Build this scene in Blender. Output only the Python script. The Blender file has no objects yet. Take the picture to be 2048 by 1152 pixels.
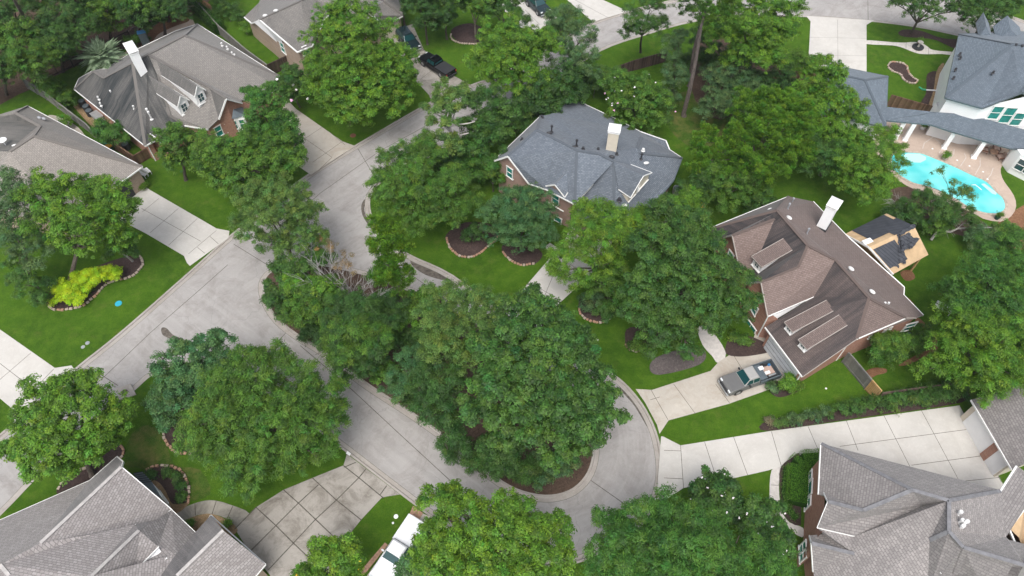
import bpy, bmesh, math, random
import numpy as np
from mathutils import Vector, Matrix
from mathutils.geometry import delaunay_2d_cdt
R = math.radians
scene = bpy.context.scene
COL = scene.collection
# ---------------------------------------------------------------- camera, sky, sun, exposure
CF, CTH, CRO, CH = 1450.0, R(53.5), R(1.0), 62.0
_f = np.array([0, math.cos(CTH), -math.sin(CTH)]); _u = np.array([0, math.sin(CTH), math.cos(CTH)]); _r = np.array([1., 0, 0])
XC = math.cos(CRO)*_r + math.sin(CRO)*_u; YC = -math.sin(CRO)*_r + math.cos(CRO)*_u
cam = bpy.data.cameras.new('camera'); camo = bpy.data.objects.new('camera', cam); COL.objects.link(camo)
cam.sensor_width = 36; cam.lens = CF/2048*36; cam.clip_end = 3000
camo.matrix_world = Matrix(((XC[0], YC[0], -_f[0], 0), (XC[1], YC[1], -_f[1], 0), (XC[2], YC[2], -_f[2], CH), (0, 0, 0, 1)))
scene.camera = camo
SUN_EL, SUN_AZ = 62, 190            # degrees; azimuth measured from +Y towards +X
w = bpy.data.worlds.new('World'); scene.world = w; w.use_nodes = True
nt = w.node_tree; bg = nt.nodes['Background']; sk = nt.nodes.new('ShaderNodeTexSky'); sk.sky_type = 'NISHITA'
sk.sun_disc = False; sk.sun_elevation = R(SUN_EL); sk.sun_rotation = R(SUN_AZ); sk.air_density = 1.0; sk.dust_density = 4.0; sk.ozone_density = 1.0
bw = nt.nodes.new('ShaderNodeRGBToBW'); mx_ = nt.nodes.new('ShaderNodeMix'); mx_.data_type = 'RGBA'; mx_.inputs[0].default_value = .65; nt.links.new(sk.outputs[0], bw.inputs[0]); nt.links.new(sk.outputs[0], mx_.inputs[6]); nt.links.new(bw.outputs[0], mx_.inputs[7]); nt.links.new(mx_.outputs[2], bg.inputs[0]); bg.inputs[1].default_value = 0.15   # hazy overcast: little blue
sl = bpy.data.lights.new('sun', 'SUN'); sl.energy = 1.0; sl.angle = R(32); sl.color = (1, .96, .90)
so = bpy.data.objects.new('sun', sl); COL.objects.link(so)
sd = Vector((math.sin(R(SUN_AZ))*math.cos(R(SUN_EL)), math.cos(R(SUN_AZ))*math.cos(R(SUN_EL)), math.sin(R(SUN_EL))))
so.rotation_euler = sd.to_track_quat('Z', 'Y').to_euler(); so.location = (0, 0, 80)
scene.view_settings.view_transform = 'Standard'; scene.view_settings.look = 'None'; scene.view_settings.exposure = 0.86; scene.view_settings.gamma = 1
scene.cycles.max_bounces = 5; scene.cycles.diffuse_bounces = 3; scene.cycles.transmission_bounces = 3; scene.cycles.transparent_max_bounces = 4
# ---------------------------------------------------------------- points
def ray(px, py):
    a = (px-1024)/CF; b = -(py-576)/CF
    return _f + a*XC + b*YC
def P(px, py, z=0.0):
    r = ray(px, py); t = (CH-z)/-r[2]
    return np.array([r[0]*t, r[1]*t, z])
def mpp(px, py, z=0.0):            # metres per photo pixel at that point
    p = P(px, py, z); return float((p-np.array([0, 0, CH]))@_f)/CF
def smooth(pts, n=6, closed=False):
    pts = [np.array(p, float) for p in pts]; out = []; m = len(pts)
    for i in range(m if closed else m-1):
        if closed: a, b, c, d = pts[i-1], pts[i], pts[(i+1) % m], pts[(i+2) % m]
        else: a, b, c, d = pts[max(i-1, 0)], pts[i], pts[i+1], pts[min(i+2, m-1)]
        for k in range(n):
            t = k/n
            out.append(.5*((2*b)+(-a+c)*t+(2*a-5*b+4*c-d)*t*t+(-a+3*b-3*c+d)*t**3))
    if not closed: out.append(pts[-1])
    return out
# ---------------------------------------------------------------- object helpers
def tag(o, label=None, cat=None, group=None, kind=None):
    if label: o['label'] = label
    if cat: o['category'] = cat
    if group: o['group'] = group
    if kind: o['kind'] = kind
    return o
def empty(name, loc, label, cat, group=None, rz=0):
    o = bpy.data.objects.new(name, None); COL.objects.link(o); o.location = [float(v) for v in loc]; o.rotation_euler = (0, 0, rz)
    o.empty_display_size = .3
    return tag(o, label, cat, group)
class MB:
    """collects faces in WORLD coordinates (or local ones when loc=False)"""
    def __init__(s): s.v = []; s.f = []; s.m = []; s.uv = {}; s.st = {}
    def face(s, pts, mi=0, uv=None, st=None):
        b = len(s.v); s.v += [tuple(float(c) for c in p) for p in pts]; s.f.append(tuple(range(b, b+len(pts)))); s.m.append(mi)
        if uv is not None: s.uv[len(s.f)-1] = uv
        if st is not None: s.st[len(s.f)-1] = st
    def mesh(s, verts, faces, mi=0):
        b = len(s.v); s.v += [tuple(float(c) for c in p) for p in verts]
        for f in faces: s.f.append(tuple(i+b for i in f)); s.m.append(mi)
    def prism(s, pts, z0, z1, mi=0, cap=True):
        n = len(pts); b = len(s.v)
        s.v += [(float(p[0]), float(p[1]), z0) for p in pts]+[(float(p[0]), float(p[1]), z1) for p in pts]
        for i in range(n):
            j = (i+1) % n; s.f.append((b+i, b+j, b+n+j, b+n+i)); s.m.append(mi)
        if cap: s.f.append(tuple(range(b+n, b+2*n))); s.m.append(mi)
    def obox(s, c, ax, ay, az, hx, hy, hz, mi=0):      # oriented box: centre, unit axes, half sizes
        c, ax, ay, az = map(np.array, (c, ax, ay, az)); vs = []
        for k in (-1, 1):
            for j in (-1, 1):
                for i in (-1, 1): vs.append(c+ax*hx*i+ay*hy*j+az*hz*k)
        s.mesh(vs, [(0, 2, 3, 1), (4, 5, 7, 6), (0, 1, 5, 4), (2, 6, 7, 3), (0, 4, 6, 2), (1, 3, 7, 5)], mi)
    def bar(s, a, b, wd, ht, mi=0, up=(0, 0, 1)):
        a = np.array(a, float); b = np.array(b, float); d = b-a; L = np.linalg.norm(d)
        if L < 1e-5: return
        d /= L; y = np.cross(up, d); y /= max(np.linalg.norm(y), 1e-6); z = np.cross(d, y)
        s.obox((a+b)/2, d, y, z, L/2, wd/2, ht/2, mi)
    def tube(s, pts, rads, n=6, mi=0, cap=True):
        pts = [np.array(p, float) for p in pts]; rings = []
        b = len(s.v)
        ref = np.array([.3, .7, .2])
        for i, p in enumerate(pts):
            d = pts[min(i+1, len(pts)-1)]-pts[max(i-1, 0)]; d /= max(np.linalg.norm(d), 1e-6)
            x = np.cross(d, ref); 
            if np.linalg.norm(x) < .1: x = np.cross(d, (1, 0, 0))
            x /= np.linalg.norm(x); y = np.cross(d, x)
            for k in range(n):
                a = 2*math.pi*k/n; s.v.append(tuple(p+(x*math.cos(a)+y*math.sin(a))*rads[i]))
        for i in range(len(pts)-1):
            for k in range(n):
                k2 = (k+1) % n; s.f.append((b+i*n+k, b+i*n+k2, b+(i+1)*n+k2, b+(i+1)*n+k)); s.m.append(mi)
        if cap:
            s.f.append(tuple(b+k for k in range(n))[::-1]); s.m.append(mi)
            s.f.append(tuple(b+(len(pts)-1)*n+k for k in range(n))); s.m.append(mi)
    def ellip(s, c, rx, ry, rz, mi=0, nu=10, nv=6, rot=0):
        vs = [(0, 0, -1)]; 
        for j in range(1, nv):
            t = math.pi*j/nv
            for i in range(nu):
                a = 2*math.pi*i/nu; vs.append((math.sin(t)*math.cos(a), math.sin(t)*math.sin(a), -math.cos(t)))
        vs.append((0, 0, 1)); fs = []
        for i in range(nu):
            i2 = (i+1) % nu; fs.append((0, 1+i2, 1+i)); e = 1+(nv-2)*nu; fs.append((e+i, e+i2, len(vs)-1))
            for j in range(nv-2): fs.append((1+j*nu+i, 1+j*nu+i2, 1+(j+1)*nu+i2, 1+(j+1)*nu+i))
        co, si = math.cos(rot), math.sin(rot)
        s.mesh([(c[0]+co*x*rx-si*y*ry, c[1]+si*x*rx+co*y*ry, c[2]+z*rz) for x, y, z in vs], fs, mi)
    def build(s, name, mats, parent=None, bevel=0, smooth_=False, loc=None):
        me = bpy.data.meshes.new(name)
        vv = np.array(s.v, float).reshape(-1, 3)
        if parent is not None: org = np.array(world_loc(parent)); rz = world_rz(parent)
        elif loc is not None: org = np.array(loc, float); rz = 0
        else: org = np.array([vv[:, 0].mean(), vv[:, 1].mean(), vv[:, 2].min()]); rz = 0
        vv = vv-org
        if rz: c, si = math.cos(-rz), math.sin(-rz); vv = np.stack([c*vv[:, 0]-si*vv[:, 1], si*vv[:, 0]+c*vv[:, 1], vv[:, 2]], 1)
        me.from_pydata(vv.tolist(), [], s.f)
        if not isinstance(mats, (list, tuple)): mats = [mats]
        for m in mats: me.materials.append(m)
        me.polygons.foreach_set('material_index', s.m)
        if s.uv:
            ul = me.uv_layers.new(name='UVMap'); arr = np.zeros((len(me.loops), 2), np.float32)
            for fi, uv in s.uv.items():
                ls = me.polygons[fi].loop_start; arr[ls:ls+len(uv)] = uv
            ul.data.foreach_set('uv', arr.ravel())
        if s.st:
            at = me.attributes.new('stain', 'FLOAT', 'FACE'); at.data.foreach_set('value', [s.st.get(i, 0.) for i in range(len(s.f))])
        if smooth_: me.polygons.foreach_set('use_smooth', [True]*len(me.polygons))
        me.update()
        o = bpy.data.objects.new(name, me); COL.objects.link(o)
        if parent is not None: o.parent = parent
        else: o.location = org
        if bevel:
            b = o.modifiers.new('bevel', 'BEVEL'); b.width = bevel; b.segments = 2; b.limit_method = 'ANGLE'; b.angle_limit = R(40)
        return o
WL = {}
def world_loc(o):
    p = np.array(o.location, float)
    if o.parent is not None:
        rz = world_rz(o.parent); c, s = math.cos(rz), math.sin(rz); q = world_loc(o.parent)
        return np.array([q[0]+c*p[0]-s*p[1], q[1]+s*p[0]+c*p[1], q[2]+p[2]])
    return p
def world_rz(o): return o.rotation_euler[2]+(world_rz(o.parent) if o.parent is not None else 0)
# ---------------------------------------------------------------- materials
class NT:
    def __init__(s, name, rough=.85, spec=.3):
        s.m = bpy.data.materials.new(name); s.m.use_nodes = True; s.t = s.m.node_tree; s.b = s.t.nodes['Principled BSDF']
        s.b.inputs['Roughness'].default_value = rough; s.b.inputs['Specular IOR Level'].default_value = spec
        s.tc = None
    def n(s, ty, **k):
        x = s.t.nodes.new(ty)
        for a, b in k.items():
            if hasattr(x, a): setattr(x, a, b)
        return x
    def l(s, a, b): s.t.links.new(a, b)
    def coord(s, kind='Object', scale=(1, 1, 1), rot=0):
        if s.tc is None: s.tc = s.n('ShaderNodeTexCoord')
        mp = s.n('ShaderNodeMapping'); mp.inputs['Scale'].default_value = scale; mp.inputs['Rotation'].default_value = (0, 0, rot); s.l(s.tc.outputs[kind], mp.inputs[0]); return mp.outputs[0]
    def world(s, scale=(1, 1, 1), rot=0):
        g = s.n('ShaderNodeNewGeometry'); mp = s.n('ShaderNodeMapping'); mp.inputs['Scale'].default_value = scale; mp.inputs['Rotation'].default_value = (0, 0, rot); s.l(g.outputs['Position'], mp.inputs[0]); return mp.outputs[0]
    def noise(s, vec, scale, detail=4, rough=.55, dist=0):
        x = s.n('ShaderNodeTexNoise'); x.inputs['Scale'].default_value = scale; x.inputs['Detail'].default_value = detail; x.inputs['Roughness'].default_value = rough; x.inputs['Distortion'].default_value = dist
        s.l(vec, x.inputs['Vector']); return x.outputs[0]
    def ramp(s, fac, stops):
        x = s.n('ShaderNodeValToRGB'); e = x.color_ramp.elements
        while len(e) < len(stops): e.new(.5)
        for q, (p, c) in zip(e, stops): q.position = p; q.color = tuple(c)+(1,) if len(c) == 3 else c
        s.l(fac, x.inputs[0]); return x.outputs[0]
    def mix(s, fac, a, b, mode='MIX'):
        x = s.n('ShaderNodeMix', data_type='RGBA', blend_type=mode)
        for i, v in ((0, fac), (6, a), (7, b)):
            if hasattr(v, 'default_value') or hasattr(v, 'is_linked'): s.l(v, x.inputs[i])
            elif i == 0: x.inputs[0].default_value = v
            else: x.inputs[i].default_value = tuple(v)+(1,)
        return x.outputs[2]
    def math(s, op, a, b=0., clamp=False):
        x = s.n('ShaderNodeMath', operation=op, use_clamp=clamp)
        for i, v in ((0, a), (1, b)):
            if hasattr(v, 'is_linked'): s.l(v, x.inputs[i])
            else: x.inputs[i].default_value = v
        return x.outputs[0]
    def maprange(s, v, a, b, c=0, d=1):
        x = s.n('ShaderNodeMapRange'); s.l(v, x.inputs[0])
        for i, q in enumerate((a, b, c, d)): x.inputs[i+1].default_value = q
        return x.outputs[0]
    def bump(s, h, strength=.3, dist=.05):
        x = s.n('ShaderNodeBump'); x.inputs['Strength'].default_value = strength; x.inputs['Distance'].default_value = dist; s.l(h, x.inputs['Height']); s.l(x.outputs[0], s.b.inputs['Normal'])
    def col(s, c):
        if hasattr(c, 'is_linked'): s.l(c, s.b.inputs['Base Color'])
        else: s.b.inputs['Base Color'].default_value = tuple(c)+(1,)
        return s.m
M = {}
def plain(name, c, rough=.6, spec=.4, metal=0, var=.12, sc=3):
    t = NT(name, rough, spec); t.b.inputs['Metallic'].default_value = metal
    n = t.noise(t.world(), sc, 5, .6)
    t.col(t.mix(t.maprange(n, .3, .7), [x*(1-var) for x in c], [min(1, x*(1+var)) for x in c])); M[name] = t.m; return t.m
def grass(name, c1, c2, c3, dry=0.0):
    t = NT(name, .95, .1); wv = t.world()
    big = t.noise(wv, .16, 3, .55); mid = t.noise(wv, .9, 5, .65); fine = t.noise(wv, 11, 3, .8); tuft = t.noise(wv, 4.2, 4, .75)
    c = t.mix(t.maprange(big, .36, .64), c1, c2)
    c = t.mix(t.maprange(mid, .42, .70, 0, .75), c, c3)
    c = t.mix(t.maprange(fine, .25, .75, 0, 1), t.mix(.45, c, (.008, .03, .004)), t.mix(.22, c, (.17, .30, .03)))
    c = t.mix(t.maprange(tuft, .42, .7, 0, .35), c, (.02, .055, .008))
    dn = t.noise(wv, .55, 6, .7)
    c = t.mix(t.maprange(dn, .55-.1*dry, .76-.1*dry, 0, .38+.4*dry), c, (.16, .15, .05))
    t.col(c); t.bump(t.noise(wv, 14, 3, .8), .9, .12); M[name] = t.m
grass('lawn', (.034, .100, .006), (.066, .158, .009), (.118, .215, .018))
grass('lawn_rough', (.040, .085, .012), (.055, .11, .016), (.085, .15, .028), 1.0)
def concrete(name, c, dark, stain=.5, seed=0, tracks=False):
    t = NT(name, .9, .2); wv = t.world(); off = t.n('ShaderNodeVectorMath', operation='ADD'); t.l(wv, off.inputs[0]); off.inputs[1].default_value = (seed*13.7, seed*7.1, 0); wv = off.outputs[0]
    a = t.noise(wv, .14, 6, .62, .6); b = t.noise(wv, 1.6, 8, .72, 1.2); f = t.noise(wv, 18, 3, .8); d = t.noise(wv, .45, 10, .78, .7)
    k = t.mix(t.maprange(a, .35, .68), c, [x*.84 for x in c])
    k = t.mix(t.maprange(b, .5, .75, 0, .5), k, [min(1, x*1.18) for x in c])
    k = t.mix(t.maprange(d, .46, .72, 0, stain), k, dark)
    k = t.mix(t.maprange(f, .3, .7, 0, .22), k, [x*.6 for x in c])
    if tracks:
        def streak(ang, sx_, sy_):
            mp = t.n('ShaderNodeMapping'); mp.inputs['Rotation'].default_value = (0, 0, -ang); t.l(wv, mp.inputs[0]); m2 = t.n('ShaderNodeMapping'); m2.inputs['Scale'].default_value = (sx_, sy_, 1); t.l(mp.outputs[0], m2.inputs[0]); return t.noise(m2.outputs[0], 1, 5, .65, .6)
        g0 = t.n('ShaderNodeNewGeometry'); sp = t.n('ShaderNodeSeparateXYZ'); t.l(g0.outputs['Position'], sp.inputs[0]); X, Y = sp.outputs[0], sp.outputs[1]
        dx, dy = t.math('SUBTRACT', X, TC[0]), t.math('SUBTRACT', Y, TC[1]); rad = t.math('SQRT', t.math('ADD', t.math('MULTIPLY', dx, dx), t.math('MULTIPLY', dy, dy))); an = t.math('ARCTAN2', dy, dx)
        cb = t.n('ShaderNodeCombineXYZ'); t.l(t.math('MULTIPLY', rad, 1.6), cb.inputs[0]); t.l(t.math('MULTIPLY', an, 1.1), cb.inputs[1]); sr = t.noise(cb.outputs[0], 1, 5, .65, .3)
        s_a, s_b = streak(R(47), .07, 1.3), streak(R(-38), .07, 1.3)
        up_ = t.maprange(t.math('ADD', Y, t.math('MULTIPLY', X, .25)), 34, 42); s_ = t.mix(up_, s_b, s_a); s_ = t.mix(t.maprange(X, -3, 3), s_, t.mix(t.maprange(Y, 50, 60), sr, s_a))
        k = t.mix(t.maprange(s_, .46, .72, 0, .35), k, [min(1, x*1.22) for x in c]); k = t.mix(t.maprange(s_, .44, .28, 0, .28), k, [x*.70 for x in c])
        vo = t.n('ShaderNodeTexVoronoi'); vo.feature = 'DISTANCE_TO_EDGE'; vo.inputs['Scale'].default_value = .16
        ad = t.n('ShaderNodeVectorMath', operation='ADD'); nn = t.n('ShaderNodeTexNoise'); nn.inputs['Scale'].default_value = .5; nn.inputs['Detail'].default_value = 6; t.l(wv, nn.inputs['Vector']); sc = t.n('ShaderNodeVectorMath', operation='SCALE'); sc.inputs[3].default_value = 2.2; t.l(nn.outputs[1], sc.inputs[0]); t.l(wv, ad.inputs[0]); t.l(sc.outputs[0], ad.inputs[1]); t.l(ad.outputs[0], vo.inputs['Vector'])
        cr = t.maprange(vo.outputs[0], 0, .006, .35, 0); k = t.mix(cr, k, [x*.45 for x in c])
    t.col(k); t.bump(f, .25, .02); M[name] = t.m
TC = P(1090, 880)
concrete('road', (.365, .35, .338), (.22, .20, .185), .9, 1, True)
concrete('drive', (.56, .54, .505), (.36, .33, .29), .4, 2)
concrete('drive_tan', (.50, .465, .41), (.32, .25, .19), .7, 3)
concrete('drive_old', (.37, .345, .31), (.10, .085, .065), 1.0, 4)
concrete('walk_old', (.33, .31, .27), (.09, .085, .07), .9, 5)
concrete('kerb', (.40, .37, .34), (.22, .19, .16), .7, 6)
concrete('deck', (.50, .40, .33), (.33, .25, .21), .6, 7)
plain('joint', (.10, .09, .075), .95, .1, var=.4)
plain('gutter_dirt', (.12, .105, .09), .95, .1, var=.4)
def mulch(name, a, b):
    t = NT(name, 1, .05); wv = t.world(); n = t.noise(wv, 5, 8, .85, 1); n2 = t.noise(wv, .5, 4, .6)
    k = t.ramp(n, [(.3, a), (.55, b), (.75, [min(1, x*2.2) for x in b])]); k = t.mix(t.maprange(n2, .4, .7, 0, .5), k, a); t.col(k); t.bump(n, .8, .1); M[name] = t.m
mulch('mulch', (.03, .022, .02), (.085, .060, .055)); mulch('litter', (.045, .032, .025), (.12, .082, .062)); mulch('river_stone', (.13, .09, .05), (.34, .24, .14)); mulch('soil_red', (.10, .05, .03), (.26, .14, .08))
mulch('dead_juniper', (.06, .05, .05), (.15, .13, .125))
def shingle(name, cols, stain_col=(.045, .045, .045), tab=(.34, .17)):
    t = NT(name, .9, .25); uv = t.coord('UV')
    def brick(off, w_, h_, c1, c2, mortar):
        mp = t.n('ShaderNodeMapping'); mp.inputs['Location'].default_value = off; t.l(uv, mp.inputs[0])
        b = t.n('ShaderNodeTexBrick'); b.inputs['Scale'].default_value = 1; b.inputs['Brick Width'].default_value = w_; b.inputs['Row Height'].default_value = h_; b.inputs['Mortar Size'].default_value = .022; b.inputs['Mortar Smooth'].default_value = .2; b.inputs['Bias'].default_value = 0
        b.offset = .37; b.inputs['Color1'].default_value = tuple(c1)+(1,); b.inputs['Color2'].default_value = tuple(c2)+(1,); b.inputs['Mortar'].default_value = tuple(mortar)+(1,)
        t.l(mp.outputs[0], b.inputs['Vector']); return b.outputs[0]
    a = brick((0, 0, 0), tab[0], tab[1], cols[0], cols[1], [x*.40 for x in cols[1]]); b = brick((.21, .0, 0), tab[0]*.62, tab[1], cols[2], cols[0], [x*.55 for x in cols[0]])
    n = t.noise(uv, 2.1, 6, .75); k = t.mix(t.maprange(n, .35, .65, 0, .45), a, b)
    g = t.noise(uv, 26, 2, .7); k = t.mix(t.maprange(g, .3, .7, 0, .3), k, [x*.45 for x in cols[0]])
    n3 = t.noise(uv, .22, 5, .6); k = t.mix(t.maprange(n3, .4, .7, 0, .28), k, [x*.62 for x in cols[0]])
    mp = t.n('ShaderNodeMapping'); mp.inputs['Scale'].default_value = (2.6, .16, 1); t.l(uv, mp.inputs[0]); st = t.noise(mp.outputs[0], 1.0, 7, .72, .15)
    mp2 = t.n('ShaderNodeMapping'); mp2.inputs['Scale'].default_value = (.35, .14, 1); t.l(uv, mp2.inputs[0]); sb = t.noise(mp2.outputs[0], 1.0, 3, .5)
    at = t.n('ShaderNodeAttribute'); at.attribute_name = 'stain'
    t.b.inputs['Sheen Weight'].default_value = .18; t.b.inputs['Sheen Roughness'].default_value = .45; s1 = t.maprange(st, .26, .70, .52, 1.1); s2 = t.maprange(sb, .3, .55, .75, 1.15)
    k = t.mix(t.math('MULTIPLY', t.math('MULTIPLY', s1, s2), at.outputs['Fac'], True), k, stain_col)
    t.col(k); t.bump(a, .35, .02); M[name] = t.m
shingle('shingle_brown', [(.215, .160, .142), (.29, .222, .20), (.125, .098, .092)], (.035, .033, .035))
shingle('shingle_slate', [(.15, .178, .215), (.25, .285, .33), (.085, .10, .135)], (.045, .047, .05))
shingle('shingle_grey', [(.26, .245, .23), (.345, .32, .295), (.175, .162, .152)], (.026, .030, .032))
shingle('shingle_tan', [(.30, .275, .25), (.40, .365, .33), (.18, .155, .14)], (.055, .055, .05))
shingle('shingle_light', [(.31, .285, .275), (.45, .42, .41), (.16, .13, .13)], (.09, .088, .09), (.34, .20))
shingle('shingle_blend', [(.285, .265, .258), (.42, .39, .375), (.135, .115, .12)], (.07, .068, .07), (.36, .21))
shingle('shingle_white', [(.145, .185, .225), (.24, .29, .345), (.085, .11, .14)], (.07, .08, .095))
def brickm(name, c1, c2, c3, mortar=(.32, .28, .25)):
    t = NT(name, .9, .2); g = t.n('ShaderNodeNewGeometry'); sx = t.n('ShaderNodeSeparateXYZ'); t.l(g.outputs['Position'], sx.inputs[0])
    cx = t.n('ShaderNodeCombineXYZ'); t.l(t.math('ADD', sx.outputs[0], t.math('MULTIPLY', sx.outputs[1], .71)), cx.inputs[0]); t.l(sx.outputs[2], cx.inputs[1])
    b = t.n('ShaderNodeTexBrick'); b.inputs['Scale'].default_value = 1; b.inputs['Brick Width'].default_value = .26; b.inputs['Row Height'].default_value = .09; b.inputs['Mortar Size'].default_value = .008
    b.inputs['Color1'].default_value = tuple(c1)+(1,); b.inputs['Color2'].default_value = tuple(c2)+(1,); b.inputs['Mortar'].default_value = tuple(mortar)+(1,); t.l(cx.outputs[0], b.inputs['Vector'])
    n = t.noise(cx.outputs[0], 3.2, 5, .8); k = t.mix(t.maprange(n, .5, .62, 0, .7), b.outputs[0], c3); t.col(k); M[name] = t.m
brickm('brick_red', (.36, .165, .115), (.44, .23, .16), (.27, .135, .10)); brickm('brick_tan', (.38, .28, .21), (.44, .34, .26), (.30, .23, .19)); brickm('brick_pink', (.38, .25, .21), (.33, .21, .17), (.27, .18, .155))
plain('beige_paint', (.36, .355, .34), .35, .5, .1, .05)
plain('hedge_core', (.02, .06, .008), .95, .1)
plain('cap_light', (.42, .40, .385), .9, .2, var=.2)
plain('cap_slate', (.19, .19, .20), .9, .2, var=.2)
plain('rake', (.36, .32, .29), .6)
plain('siding_white', (.84, .84, .84), .6, var=.05, sc=.6); plain('siding_cream', (.62, .56, .46), .7, var=.05); plain('trim', (.80, .80, .78), .5, var=.06); plain('siding_grey', (.55, .57, .6), .6, var=.06)
plain('gable_grey', (.42, .46, .42), .7); plain('stone_base', (.45, .42, .38), .9, var=.3, sc=4)
plain('glass', (.025, .07, .08), .06, .8, var=.35, sc=.8); plain('glass_teal', (.02, .21, .18), .1, .7, var=.4, sc=1.2); plain('metal_grey', (.13, .16, .18), .4, .5, .4); plain('metal_light', (.45, .47, .48), .35, .6, .5)  # window panes: teal of the reflected sky is put into the base colour
plain('black', (.012, .012, .013), .5); plain('dark', (.03, .032, .035), .6); plain('vent_white', (.65, .65, .64), .5); plain('vent_dark', (.04, .04, .045), .5); plain('lead', (.30, .31, .33), .5)
plain('gravel_pot', (.40, .38, .35), .9); plain('green_pipe', (.03, .28, .14), .5); plain('yellow_lid', (.75, .38, .04), .5); plain('teal_lid', (.02, .32, .28), .5); plain('bin_green', (.015, .07, .05), .6); plain('red', (.35, .03, .03), .4)
plain('blue', (.04, .18, .38), .4); plain('cyan_cover', (.03, .35, .48), .5); plain('white_plastic', (.78, .78, .78), .4); plain('path_conc', (.52, .49, .46), .9, var=.15)
plain('plywood', (.52, .37, .22), .8, var=.14, sc=1.4); plain('flower_white', (.85, .80, .82), .7); plain('flower_pink', (.72, .40, .62), .7); plain('flower_yellow', (.80, .55, .05), .7); plain('door_brown', (.16, .07, .04), .5)
plain('cushion', (.42, .30, .25), .8); plain('black_paint', (.004, .005, .006), .2, .4, var=.1); plain('silver_paint', (.15, .15, .148), .4, .4, .2, .05); plain('white_paint', (.80, .81, .83), .25, .6, 0, .03); plain('suv_paint', (.02, .04, .045), .15, .8, .3); plain('tyre', (.02, .02, .02), .85); plain('rim', (.35, .36, .37), .35, .6, .7)
plain('lamp_glass', (.65, .68, .7), .1, .8); plain('dead_branch', (.30, .29, .28), .9, var=.25, sc=2); plain('stone_edge', (.36, .22, .15), .9, var=.35, sc=5); plain('stone_pale', (.40, .33, .27), .9, var=.3, sc=4)
def barkm(name, a, b):
    t = NT(name, .95, .1); n = t.noise(t.world((6, 6, 1.2)), 1, 6, .8); t.col(t.ramp(n, [(.35, a), (.65, b)])); t.bump(n, .6, .05); M[name] = t.m
barkm('bark', (.06, .048, .04), (.17, .145, .125)); barkm('bark_pine', (.075, .06, .055), (.21, .175, .16)); barkm('bark_pale', (.30, .28, .26), (.56, .53, .50))
def woodm(name, a, b, ang):
    t = NT(name, .9, .15); n = t.noise(t.world(), 3, 6, .7); g = t.n('ShaderNodeNewGeometry'); sx = t.n('ShaderNodeSeparateXYZ'); t.l(g.outputs['Position'], sx.inputs[0])
    u = t.math('ADD', t.math('MULTIPLY', sx.outputs[0], math.cos(ang)), t.math('MULTIPLY', sx.outputs[1], math.sin(ang)))
    wn = t.n('ShaderNodeTexWhiteNoise'); wn.noise_dimensions = '1D'; t.l(t.math('FLOOR', t.math('MULTIPLY', u, 6.5)), wn.inputs['W'])
    k = t.mix(wn.outputs[0], a, b); k = t.mix(t.maprange(n, .45, .75, 0, .5), k, [x*.5 for x in a]); t.col(k); M[name] = t.m
woodm('wood_dark', (.055, .040, .035), (.12, .085, .07), .6); woodm('wood_grey', (.15, .15, .14), (.24, .235, .215), .8); woodm('wood_new', (.42, .27, .12), (.52, .35, .17), .8); woodm('wood_brown', (.10, .06, .04), (.20, .13, .09), 0.1)
def leafm(name, trans=.22):
    t = NT(name, .55, .35); a = t.n('ShaderNodeAttribute'); a.attribute_name = 'tint'; t.col(a.outputs['Color'])
    tr = t.n('ShaderNodeBsdfTranslucent'); t.l(t.mix(.5, a.outputs['Color'], (.14, .24, .02)), tr.inputs[0]); mx = t.n('ShaderNodeMixShader'); mx.inputs[0].default_value = trans
    out = [x for x in t.t.nodes if x.type == 'OUTPUT_MATERIAL'][0]; t.l(t.b.outputs[0], mx.inputs[1]); t.l(tr.outputs[0], mx.inputs[2]); t.l(mx.outputs[0], out.inputs[0]); M[name] = t.m
leafm('leaf', .30)
t = NT('water', .04, .5); wv = t.world(); n = t.noise(wv, 3.0, 3, .6, 1.0); big = t.noise(wv, .28, 2, .5)
t.col(t.mix(t.maprange(big, .35, .65), (.05, .50, .52), (.22, .70, .68))); t.bump(n, .12, .03); M['water'] = t.m
t = NT('felt', .7, .3); wv = t.world(); n = t.noise(wv, 1.5, 5, .7); sx = t.n('ShaderNodeTexWave'); sx.bands_direction = 'Y'; sx.inputs['Scale'].default_value = .9; sx.inputs['Distortion'].default_value = .4; t.l(t.world(rot=.55), sx.inputs['Vector'])
t.col(t.mix(t.maprange(sx.outputs[1], 0, .12), (.02, .022, .028), t.mix(t.maprange(n, .3, .7), (.045, .05, .06), (.075, .08, .095)))); M['felt'] = t.m
t = NT('pool_plaster', .7, .3); t.col((.42, .75, .74)); M['pool_plaster'] = t.m
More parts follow.
